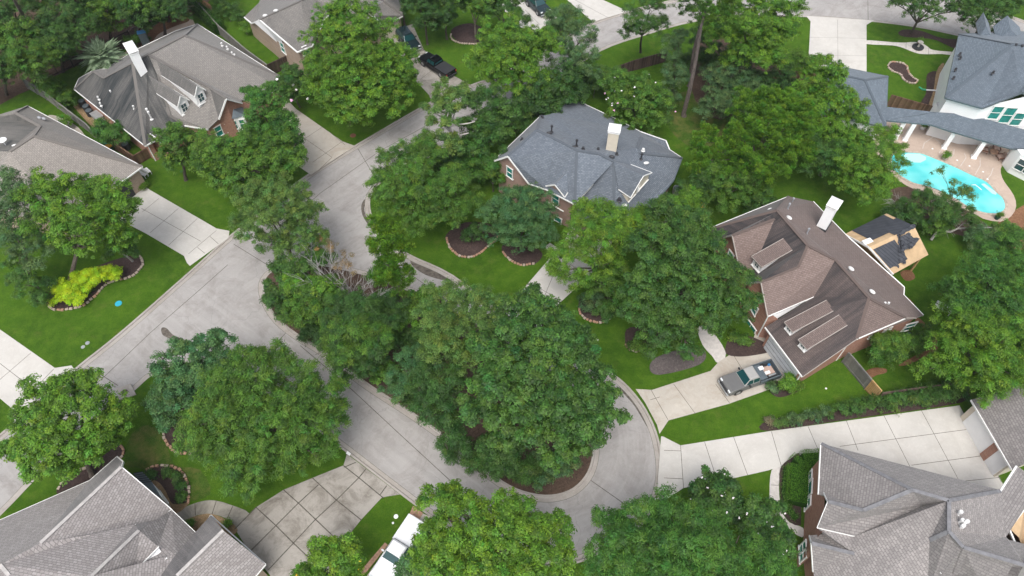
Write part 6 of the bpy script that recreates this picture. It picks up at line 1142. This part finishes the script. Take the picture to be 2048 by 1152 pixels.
# fences
def fence(label, pts, h, mat, board=.15, name='wood_fence', seg=2.4, metal=False):
    t_ = empty(name, P(*pts[0]), label, 'fence'); mb = MB(); rg = random.Random(len(pts)+int(pts[0][0])); posts = []
    for a, b in zip(pts[:-1], pts[1:]):
        A, B = P(*a), P(*b); d = B-A; L = np.linalg.norm(d); d /= L; nrm = np.array([-d[1], d[0], 0])
        n = max(int(L/(board if not metal else .14)), 1)
        for k in range(n):
            s = (k+.5)/n*L; hh = h+rg.uniform(-.02, .02)
            if metal: mb.obox(A+d*s+[0,0,hh/2], d, nrm, (0,0,1), .012, .012, hh/2)
            else: mb.obox(A+d*s+[0,0,hh/2]+nrm*rg.uniform(-.006, .006), d, nrm, (0,0,1), board*.47, .012, hh/2)
        for z in (.25, h-.15): mb.bar(A-nrm*.035+[0,0,z], B-nrm*.035+[0,0,z], .04, .08)
        if not metal: mb.bar(A+[0,0,h+.03], B+[0,0,h+.03], .12, .035)
        m = max(int(round(L/seg)), 1)
        for k in range(m+1): posts.append((A+d*L*k/m-nrm*.06, d, nrm))
    mb.build('boards' if not metal else 'railing', M[mat], t_)
    for c, d, nrm in posts: mb = MB(); mb.obox(c+[0,0,h/2], d, nrm, (0,0,1), .045, .045, h/2+.03); mb.build('post', M[mat], t_)
    return t_
fence('grey wooden fence behind the long grey roof', [(402,25),(443,72),(500,122),(541,152)], 1.8, 'wood_grey'); fence('dark wooden gate panel between fence and tan brick house', [(541,152),(583,132)], 1.8, 'wood_dark')
fence('old grey fence between the two upper left houses', [(58,178),(95,200),(140,235),(183,268),(196,282)], 1.7, 'wood_grey'); fence('low brown fence around the bins of the long grey house', [(232,300),(277,330),(302,315)], 1.5, 'wood_brown')
fence('black metal fence along the wood', [(85,163),(178,120),(262,78),(330,40),(372,14)], 1.4, 'black', metal=True, name='metal_fence')
fence('dark wooden fence behind the slate roofed house', [(1195,168),(1265,142),(1330,124)], 1.7, 'wood_dark'); fence('brown wooden fence left of the blue grey garage', [(1535,160),(1600,166),(1655,172)], 1.7, 'wood_brown'); fence('brown wooden fence between garage and white house', [(1772,212),(1820,226),(1872,240)], 1.8, 'wood_brown')
fence('weathered grey fence beside the brown roofed house', [(1684,724),(1729,778)], 1.8, 'wood_grey'); fence('short new yellow wood fence section', [(1729.6,778.6),(1748,800)], 1.8, 'wood_new'); fence('dark fence behind the shrub row', [(1750,803),(1830,792),(1905,782)], 1.7, 'wood_dark')
fence('low dark fence beside the slate house bins', [(1308,410),(1322,390)], 1.3, 'wood_dark'); fence('dark fence behind the bins near the brown roof', [(1395,465),(1410,440)], 1.3, 'wood_brown')
# bins
def bin_(label, x, y, body, lid, ang=.4, s=1.0):
    t_ = empty('wheeled_bin', P(x, y), label, 'bin', 'wheeled bins', rz=ang); b = P(x, y); c, s_ = math.cos(ang), math.sin(ang); ax, ay = np.array((c, s_, 0)), np.array((-s_, c, 0)); mb = MB()
    q = lambda i, j, z, w_: b+ax*i*w_+ay*j*w_*1.1+[0, 0, z]
    lo = [q(i, j, .06, .24*s) for i, j in ((-1,-1),(1,-1),(1,1),(-1,1))]; hi = [q(i, j, .98*s, .31*s) for i, j in ((-1,-1),(1,-1),(1,1),(-1,1))]
    for k in range(4): mb.face([lo[k], lo[(k+1) % 4], hi[(k+1) % 4], hi[k]])
    mb.face(lo[::-1]); mb.face(hi); mb.build('body', M[body], t_, bevel=.02)
    mb = MB(); mb.obox(b+[0,0,1.02*s], ax, ay, (0,0,1), .34*s, .38*s, .045); mb.obox(b+ay*.40*s+[0,0,.98*s], ax, ay, (0,0,1), .2*s, .03, .03); mb.build('lid', M[lid], t_, bevel=.02)
    for i in (-1, 1): mb = MB(); w0 = b+ax*i*.27*s+ay*.24*s+[0,0,.11]; mb.tube([w0-ax*.03, w0+ax*.03], [.11, .11], 10); mb.build('wheel', M['tyre'], t_)
bin_('green bin with a yellow lid on the grass by the brown roof', 1398, 424, 'bin_green', 'yellow_lid', .5, 1.15); bin_('teal lidded bin just above the yellow lidded one', 1405, 407, 'bin_green', 'teal_lid', .5, 1.1)
bin_('teal lidded bin beside the brown fence of the long grey house', 214, 300, 'bin_green', 'teal_lid', .8); bin_('yellow lidded bin beside the brown fence of the long grey house', 224, 304, 'bin_green', 'yellow_lid', .8); bin_('yellow lidded bin behind the grey roof by the dark gate', 532, 147, 'bin_green', 'yellow_lid', .3, 1.1)
def acunit(label, x, y, mat='dark', s=.45, h=.85):
    t_ = empty('air_conditioner', P(x, y), label, 'air conditioner', 'air conditioners'); b = P(x, y); mb = MB(); mb.tube([b+[0,0,.05], b+[0,0,h]], [s, s], 14); mb.build('casing', M[mat], t_, bevel=.03); mb = MB(); mb.tube([b+[0,0,h+.01], b+[0,0,h+.05]], [s*.85, s*.8], 14); mb.build('fan_grille', M['metal_grey'], t_)
acunit('dark air conditioner at the left end of the long grey house', 168, 212); acunit('second dark air conditioner by the long grey house gravel', 177, 222); acunit('third dark air conditioner beside the metal box', 183, 231); acunit('air conditioner behind the low brown fence', 255, 298); acunit('air conditioner beside the slate roofed house', 1352, 386, 'metal_light', .5); acunit('dark air conditioner in the planted corner', 1813, 680)
def boxy(name, label, cat, x, y, dims, ang, mat, lid=None, z=0):
    t_ = empty(name, P(x, y), label, cat); b = P(x, y); ax = (math.cos(ang), math.sin(ang), 0); ay = (-math.sin(ang), math.cos(ang), 0); mb = MB(); mb.obox(b+[0,0,z+dims[2]/2], ax, ay, (0,0,1), dims[0]/2, dims[1]/2, dims[2]/2); mb.build('body', M[mat], t_, bevel=.03)
    mb = MB(); mb.obox(b+[0,0,z+dims[2]+.03], ax, ay, (0,0,1), dims[0]/2+.05, dims[1]/2+.05, .03); mb.build('lid', M[lid or mat], t_, bevel=.01); return t_
boxy('generator', 'metal generator box on the gravel by the long grey house', 'generator', 200, 242, (1.6, .9, 1.0), -.7, 'metal_light'); boxy('grill', 'pale blue grill on the round bed at top left', 'grill', 389, 16, (1.3, .8, 1.0), -.3, 'metal_grey', 'metal_light')
boxy('storage_box', 'blue storage box behind the long grey roof', 'box', 299, 101, (1.0, .7, 2.9), .4, 'metal_grey', 'blue')
# manhole, utility boxes, lawn bits
def disc(name, label, cat, x, y, r_, mat, group=None, h=.03):
    q = P(x, y); mb = MB(); mb.tube([(q[0], q[1], .0), (q[0], q[1], h)], [r_, r_*.96], 18); mb.tube([(q[0], q[1], h-.005), (q[0], q[1], h+.012)], [r_*.55, r_*.5], 14); return tag(mb.build(name, M[mat], bevel=.005), label, cat, group)
disc('manhole_cover', 'round blue cover in the left lawn', 'manhole cover', 237, 607, .36, 'cyan_cover'); disc('meter_cover', 'small grey meter cover nearer the driveway', 'meter cover', 166, 694, .2, 'metal_light', 'meter covers'); disc('meter_cover', 'small grey meter cover nearer the curb', 'meter cover', 175, 686, .22, 'metal_light', 'meter covers')
disc('meter_cover', 'pale cover in the lawn beside the white pickup', 'meter cover', 792, 1033, .2, 'white_plastic', 'meter covers'); disc('meter_cover', 'tiny white cap beside the pale cover', 'meter cover', 786, 1046, .1, 'white_plastic', 'meter covers'); disc('manhole_cover', 'dull purple cover in the lawn below the big oak like tree', 'manhole cover', 706, 271, .38, 'door_brown'); disc('meter_cover', 'white cap on the lawn by the dead ground cover', 'meter cover', 1194, 680, .13, 'white_plastic', 'meter covers'); disc('meter_cover', 'white dot on the lawn above the hedge row', 'meter cover', 1652, 777, .1, 'white_plastic', 'meter covers')
def slab(name, label, cat, pts, mats, h=.02, z=.0):
    mb = MB(); q = [P(*x)[:2] for x in pts]; mb.prism(q, z, z+h); return tag(mb.build(name, mats), label, cat)
slab('house_number_plate', 'white painted patch on the lower curb', 'painted patch', [(695,902),(702,907),(699,912),(692,907)], M['white_plastic'], .004, .014); slab('house_number_plate', 'blue and white painted patch on the curb by the long driveway', 'painted patch', [(1310,996),(1317,997),(1315,1009),(1308,1008)], M['white_plastic'], .004, .014)
slab('storm_drain', 'concrete storm drain box at the street corner', 'storm drain', [(232,778),(262,768),(273,790),(243,800)], M['kerb'], .10); disc('manhole_cover', 'round cover on the storm drain box', 'manhole cover', 250, 785, .3, 'joint', None, .125)
bp = [(818,1015),(838,1022),(845,1032),(838,1050),(826,1046),(814,1040)]
slab('brick_pavers', 'strip of orange brick paving beside the white pickup', 'paving', [(826,1012),(846,1026),(832,1050),(812,1045)], M['stone_edge'], .03); slab('brick_pavers', 'thin brick edging left of the white pickup', 'paving', [(770,1085),(776,1090),(728,1150),(718,1146)], M['stone_edge'], .03)
slab('side_driveway', 'driveway under the white pickup', 'driveway', [(832,1050),(846,1027),(862,1034),(900,1070),(880,1110),(820,1200),(715,1200),(735,1150),(776,1092)], M['drive_tan'], .02)['kind'] = 'structure'
def bench(label, x, y, ang, s=1.3):
    t_ = empty('garden_bench', P(x, y), label, 'bench', rz=0); b = P(x, y); ax = np.array((math.cos(ang), math.sin(ang), 0)); ay = np.array((-math.sin(ang), math.cos(ang), 0)); Z = np.array((0,0,1.))
    mb = MB(); 
    for k in range(4): mb.obox(b+ay*(-.18+.12*k)+Z*.45, ax, ay, Z, s/2, .045, .02)
    mb.build('seat', M['white_plastic'], t_); mb = MB()
    for k in range(3): mb.obox(b+ay*.27+Z*(.6+.13*k), ax, ay, Z, s/2, .02, .045)
    mb.build('backrest', M['white_plastic'], t_)
    for i in (-1, 1):
        for j in (-1, 1): mb = MB(); mb.obox(b+ax*i*s*.45+ay*(.02+j*.2)+Z*(.22 if j < 0 else .45), ax, ay, Z, .03, .03, .22 if j < 0 else .45); mb.build('leg', M['white_plastic'], t_)
bench('white bench near the corner of the tan roof', 287, 352, -.5); bench('second white bench facing the first near the tan roof', 297, 346, 2.4, 1.0); bench('pale slatted bench on the lawn behind the brown roof', 1882, 622, -.6, 1.7)
def chair(label, x, y, ang):
    t_ = empty('lounge_chair', P(x, y), label, 'chair', 'lounge chairs on the covered patio'); b = P(x, y); ax = np.array((math.cos(ang), math.sin(ang), 0)); ay = np.array((-math.sin(ang), math.cos(ang), 0)); Z = np.array((0,0,1.))
    mb = MB(); mb.obox(b+Z*.38, ax, ay, Z, .38, .38, .09); mb.build('seat', M['cushion'], t_, bevel=.04); mb = MB(); mb.obox(b+ay*.36+Z*.62, ax, ay, Z, .38, .07, .3); mb.build('backrest', M['cushion'], t_, bevel=.04)
    for i in (-1, 1):
        mb = MB(); mb.obox(b+ax*i*.4+Z*.5, ax, ay, Z, .05, .36, .05); mb.build('armrest', M['door_brown'], t_)
        for j in (-1, 1): mb = MB(); mb.obox(b+ax*i*.36+ay*j*.34+Z*.15, ax, ay, Z, .03, .03, .15); mb.build('leg', M['door_brown'], t_)
chair('lounge chair left of the patio table', 1966, 304, 1.2); chair('lounge chair right of the patio table', 1999, 318, -1.5); chair('lounge chair behind the patio table', 1990, 301, -.3)
t_ = empty('fire_table', P(1984, 309), 'round topped low table on a dark rug', 'table'); q = P(1984,309); mb = MB(); mb.tube([q+[0,0,.05], q+[0,0,.45]], [.3,.38], 12); mb.build('base', M['stone_pale'], t_); mb = MB(); mb.tube([q+[0,0,.46], q+[0,0,.52]], [.5,.5], 16); mb.build('table_top', M['stone_edge'], t_)
slab('rug', 'dark rug under the patio table', 'rug', [(1958,300),(2000,315),(1992,328),(1950,312)], M['metal_grey'], .015, .02)
boxy('outdoor_kitchen', 'black grill counter under the patio roof', 'grill', 1915, 274, (1.5, .8, 1.0), -.3, 'black', 'dark')
t_ = empty('fountain', P(1835, 96), 'small tiered fountain in the middle of the curving path', 'fountain'); q = P(1835,96); mb = MB(); mb.tube([q+[0,0,.03], q+[0,0,.25]], [.75,.8], 18); mb.build('basin', M['dark'], t_, bevel=.02); mb = MB(); mb.tube([q, q+[0,0,.9]], [.18,.1], 10); mb.build('column', M['gravel_pot'], t_); mb = MB(); mb.tube([q+[0,0,.85], q+[0,0,1.0]], [.1,.42], 14); mb.build('bowl', M['gravel_pot'], t_)
def pot(label, x, y, s, mat, pal='mid'):
    t_ = empty('plant_pot', P(x, y), label, 'plant pot', 'potted plants'); q = P(x, y); mb = MB(); mb.tube([q, q+[0,0,.5*s]], [.22*s,.34*s], 12); mb.build('pot', M[mat], t_); crown([(q+[0,0,.75*s], .35*s, .35*s)], 'fine', pal, int(x), 5, t_, zmin=.1, name='leaves')
pot('plant in a pale pot at the pool edge', 1887, 320, 1.0, 'stone_pale', 'yellow'); pot('dark plant pot beside the white house corner', 1844, 258, 1.2, 'white_plastic'); pot('small plant pot at the near end of the pool', 1992, 438, .9, 'bin_green'); pot('orange potted plant on the fountain path', 1837, 88, .8, 'stone_edge', 'yellow')
t_ = empty('drain_pipe', P(1850,178), 'white and green drain hose leading onto the lawn', 'hose'); mb = MB(); mb.tube([P(1873,181,.12), P(1852,180,.1)], [.09,.09], 8); mb.build('white_hose', M['white_plastic'], t_); mb = MB(); mb.tube([P(1852,180,.1), P(1845,179,.09), P(1838,174,.08)], [.13,.13,.11], 8); mb.build('green_hose', M['green_pipe'], t_)
for lb, x, y, z in (('white globe light beside the top left garden bed', 325, 40, .6), ('white globe light in front of the wood by the palm', 278, 64, .6)):
    t_ = empty('garden_light', P(x, y), lb, 'garden light', 'globe lights along the wood'); q = P(x, y); mb = MB(); mb.tube([q, q+[0,0,z]], [.03,.03], 6); mb.build('post', M['dark'], t_); mb = MB(); mb.ellip(q+[0,0,z+.1], .16,.16,.16); mb.build('globe', M['white_plastic'], t_, smooth_=True)
# ---------------------------------------------------------------- vehicles
def prof_body(mb, prof, hw, taper, mi=0, inset=0):
    """prof: closed side outline [(x, z)], extruded to +-hw, pulled in with height by taper(z)"""
    n = len(prof); L = [(x, hw-taper(z)-inset, z) for x, z in prof]; Rr = [(x, -y, z) for x, y, z in L]; b = len(mb.v); mb.v += L+Rr
    for i in range(n):
        j = (i+1) % n; mb.f.append((b+i, b+j, b+n+j, b+n+i)); mb.m.append(mi)
    mb.f.append(tuple(b+i for i in range(n))[::-1]); mb.m.append(mi); mb.f.append(tuple(b+n+i for i in range(n))); mb.m.append(mi)
def vehicle(kind, name, label, cat, px, py, front_px, paint, load=False, cover=None, L=5.8, cab_paint=None):
    c = P(px, py); f = P(*front_px); d = f-c; ang = math.atan2(d[1], d[0]); t_ = empty(name, (c[0], c[1], .02), label, cat, 'vehicles parked on the driveways', rz=ang); org = np.array([c[0], c[1], .02]); ca, sa = math.cos(ang), math.sin(ang)
    def put(mb, nm, mat, par=t_, bevel=0, sm=False):
        v = np.array(mb.v); mb.v = [tuple(p) for p in np.stack([org[0]+ca*v[:, 0]-sa*v[:, 1], org[1]+sa*v[:, 0]+ca*v[:, 1], org[2]+v[:, 2]], 1)]
        return mb.build(nm, mat, par, bevel=bevel, smooth_=sm)
    hl = L/2; tp = lambda z: max(0, z-.85)*.30+max(0, .45-z)*.1
    mats = [M[paint], M['dark']]
    if kind == 'pickup':
        low = [(-hl, .42), (-hl, 1.0), (-.62*hl+.0, 1.06), (-.15*hl, 1.06), (.40*hl, 1.08), (.86*hl, 1.0), (.98*hl, .82), (hl, .45), (.92*hl, .32), (-.95*hl, .36)]
        # body in three: front+cabin base, bed sides, tailgate
        fb = [(-.17*hl, .36), (-.17*hl, 1.08), (.40*hl, 1.10), (.86*hl, 1.0), (.97*hl, .84), (hl, .50), (.93*hl, .34)]
        mb = MB(); prof_body(mb, fb, .98, tp); put(mb, 'body', mats, bevel=.05, sm=False)
        mb = MB()
        for s in (-1, 1): mb.obox((-.585*hl, s*.93, .74), (1,0,0), (0,1,0), (0,0,1), .41*hl, .05, .33)
        mb.obox((-.985*hl, 0, .74), (1,0,0), (0,1,0), (0,0,1), .04, .9, .33); mb.obox((-.585*hl, 0, .48), (1,0,0), (0,1,0), (0,0,1), .40*hl, .9, .05); bd = put(mb, 'bed', M['metal_grey'] if load else M[paint], bevel=.02)
        mb = MB(); mb.obox((-.57*hl, 0, .55), (1,0,0), (0,1,0), (0,0,1), .385*hl, .87, .015); put(mb, 'bed_liner', M['dark'], bd)
        if cover: mb = MB(); mb.obox((-.585*hl, 0, 1.09), (1,0,0), (0,1,0), (0,0,1), .39*hl, .93, .02); put(mb, 'bed_cover', M[cover], bevel=.01)
        cabp = [(-.17*hl, 1.06), (-.155*hl, 1.50), (-.10*hl, 1.76), (.16*hl, 1.79), (.22*hl, 1.74), (.43*hl, 1.09)]
    else:
        fb = [(-hl, .42), (-hl*.99, 1.0), (-.9*hl, 1.08), (.42*hl, 1.08), (.86*hl, .99), (.97*hl, .84), (hl, .50), (.93*hl, .34), (-.95*hl, .34)]
        mb = MB(); prof_body(mb, fb, .95, tp); put(mb, 'body', mats, bevel=.05)
        cabp = [(-.97*hl, 1.06), (-.90*hl, 1.45), (-.80*hl, 1.70), (.06*hl, 1.73), (.13*hl, 1.68), (.42*hl, 1.07)]
    tc = lambda z: max(0, z-1.05)*.34
    mb = MB(); prof_body(mb, cabp, .88, tc); cb = put(mb, 'cab', M[cab_paint or paint], bevel=.05)
    # glass set proud of the cab
    x0, x1 = cabp[0][0], cabp[-1][0]; tl, tr_ = cabp[2], cabp[-2]
    mb = MB(); a = np.array([cabp[-1][0], 0, cabp[-1][1]]); b = np.array([tr_[0], 0, tr_[1]]); dv = (b-a); nn = np.array([-dv[2], 0, dv[0]])*-1; nn = nn/np.linalg.norm(nn); nn = nn if nn[0] > 0 else -nn
    q = lambda t0, y: a+dv*t0+nn*.02+np.array([0, y, 0]); mb.face([q(.10, -.76), q(.10, .76), q(.92, .62), q(.92, -.62)]); put(mb, 'windshield', M['glass_car'], cb)
    mb = MB(); a = np.array([cabp[0][0], 0, cabp[0][1]]); b = np.array([cabp[1][0], 0, cabp[1][1]]) if kind == 'pickup' else np.array([cabp[2][0], 0, cabp[2][1]]); dv = b-a; mb.face([a+dv*.3+np.array([-.02, y, 0]) for y in (-.68, .68)]+[a+dv*.95+np.array([-.02, y, 0]) for y in (.62, -.62)]); put(mb, 'rear_window', M['glass_car'], cb)
    for s in (-1, 1):
        mb = MB(); zl, zh = 1.16, 1.60; yy = lambda z: s*(.88-tc(z)+.012)
        xs = [(x0+.10, .5*(x0+x1)-.12), (.5*(x0+x1)-.05, x1-.42)] if kind == 'pickup' else [(x0+.35, x0+1.2), (x0+1.27, .5*(x0+x1)+.25), (.5*(x0+x1)+.32, x1-.42)]
        for i, (xa, xb) in enumerate(xs): last = i == len(xs)-1; mb.face([(xa, yy(zl), zl), (xb+(.26 if last else 0), yy(zl), zl), (xb-(.06 if last else 0), yy(zh), zh), (xa, yy(zh), zh)])
        put(mb, 'side_window', M['glass_car'], cb)
        mb = MB(); mb.obox((x1-.50, s*1.02, 1.18), (1,0,0), (0,1,0), (0,0,1), .07, .13, .09); put(mb, 'side_mirror', M['dark'] if paint != 'white_paint' else M[paint], bevel=.03)
        mb = MB(); mb.obox((.955*hl, s*.70, .80), (1,0,0), (0,1,0), (0,0,1), .07, .17, .09); put(mb, 'headlight', M['lamp_glass'], bevel=.02)
        mb = MB(); mb.obox((-hl-.012, s*.86, .85), (1,0,0), (0,1,0), (0,0,1), .03, .07, .16); put(mb, 'tail_light', M['red'], bevel=.01)
        for xw in (-.58*hl, .62*hl):
            mb = MB(); mb.tube([(xw, s*.99, .40), (xw, s*.70, .40)], [.40, .40], 18); w_ = put(mb, 'wheel', M['tyre'], bevel=.02)
            mb = MB(); mb.tube([(xw, s*1.0, .40), (xw, s*.96, .40)], [.25, .24], 12); put(mb, 'rim', M['rim'], w_)
            mb = MB(); mb.tube([(xw, s*.985, .42), (xw, s*.80, .42)], [.47, .47], 18); put(mb, 'wheel_arch', M['dark'])
    mb = MB(); mb.obox((hl+.0, 0, .62), (1,0,0), (0,1,0), (0,0,1), .05, .62, .16); put(mb, 'grille', M['dark'], bevel=.02)
    mb = MB(); mb.obox((hl+.04, 0, .42), (1,0,0), (0,1,0), (0,0,1), .06, .90, .09); put(mb, 'front_bumper', M['metal_light'] if paint != 'black_paint' else M['dark'], bevel=.03)
    mb = MB(); mb.obox((-hl-.05, 0, .48), (1,0,0), (0,1,0), (0,0,1), .07, .90, .09); put(mb, 'rear_bumper', M['metal_light'] if paint != 'black_paint' else M['dark'], bevel=.03)
    if load:
        for k, (x, y, z, sx, sy, sz, m_, nm) in enumerate(((-.35*hl,0,.95,.13*hl,.80,.16,'metal_grey','tool_box'),(-.45*hl,-.35,1.0,.25,.2,.18,'white_plastic','cooler'),(-.62*hl,.15,.75,.3,.15,.12,'white_plastic','paint_bucket'),(-.75*hl,.5,.72,.4,.08,.08,'metal_light','pipe_bundle'),(-.70*hl,-.1,.66,.6,.45,.05,'cushion','board'),(-.85*hl,-.55,.7,.12,.12,.14,'blue','canister'))):
            mb = MB(); mb.obox((x, y, z), (1,0,0), (0,1,0), (0,0,1), sx, sy, sz); o = put(mb, nm, M[m_], None, bevel=.03)
            tag(o, ['grey tool box across the silver pickup bed','white cooler in the silver pickup bed','white bucket lying in the silver pickup bed','bundle of pale pipes in the silver pickup bed','brownish board flat in the silver pickup bed','blue canister in the silver pickup bed'][k], nm.replace('_', ' '))
    return t_
tg = NT('glass_car', .05, .9); tg.col((.012, .055, .06)); M['glass_car'] = tg.m
vehicle('pickup', 'pickup_truck', 'silver pickup with a loaded bed in front of the brown roofed house', 'pickup truck', 1496, 762, (1436, 783), 'silver_paint', load=True, cab_paint='beige_paint')
vehicle('pickup', 'pickup_truck', 'black pickup with a covered bed on the weathered upper driveway', 'pickup truck', 874, 138, (849, 122), 'black_paint', cover='dark')
vehicle('suv', 'sport_utility_vehicle', 'dark green grey suv nose out beside the tan brick garage', 'suv', 817, 88, (829, 103), 'suv_paint', L=4.7)
vehicle('pickup', 'pickup_truck', 'white pickup half hidden by the tree at the bottom edge', 'pickup truck', 800, 1106, (775, 1144), 'white_paint', cover='white_paint')
vehicle('suv', 'parked_car', 'dark green car at the top edge of the photo', 'car', 1075, 18, (1088, 30), 'suv_paint', L=4.6)

# ---------------------------------------------------------------- thin summer haze
HAZE = .0002
me = bpy.data.meshes.new('haze'); me.from_pydata([(x, y, z) for z in (-1.5, 66) for y in (-60, 260) for x in (-220, 220)], [], [(0,2,3,1),(4,5,7,6),(0,1,5,4),(2,6,7,3),(0,4,6,2),(1,3,7,5)])
hm = bpy.data.materials.new('haze'); hm.use_nodes = True; hn = hm.node_tree; hn.nodes.remove(hn.nodes['Principled BSDF']); pv = hn.nodes.new('ShaderNodeVolumePrincipled'); pv.inputs['Color'].default_value = (.86, .92, 1, 1); pv.inputs['Density'].default_value = HAZE; pv.inputs['Anisotropy'].default_value = .3
hn.links.new(pv.outputs[0], [x for x in hn.nodes if x.type == 'OUTPUT_MATERIAL'][0].inputs['Volume']); me.materials.append(hm); ho = bpy.data.objects.new('haze', me); COL.objects.link(ho); tag(ho, None, None, kind='stuff')
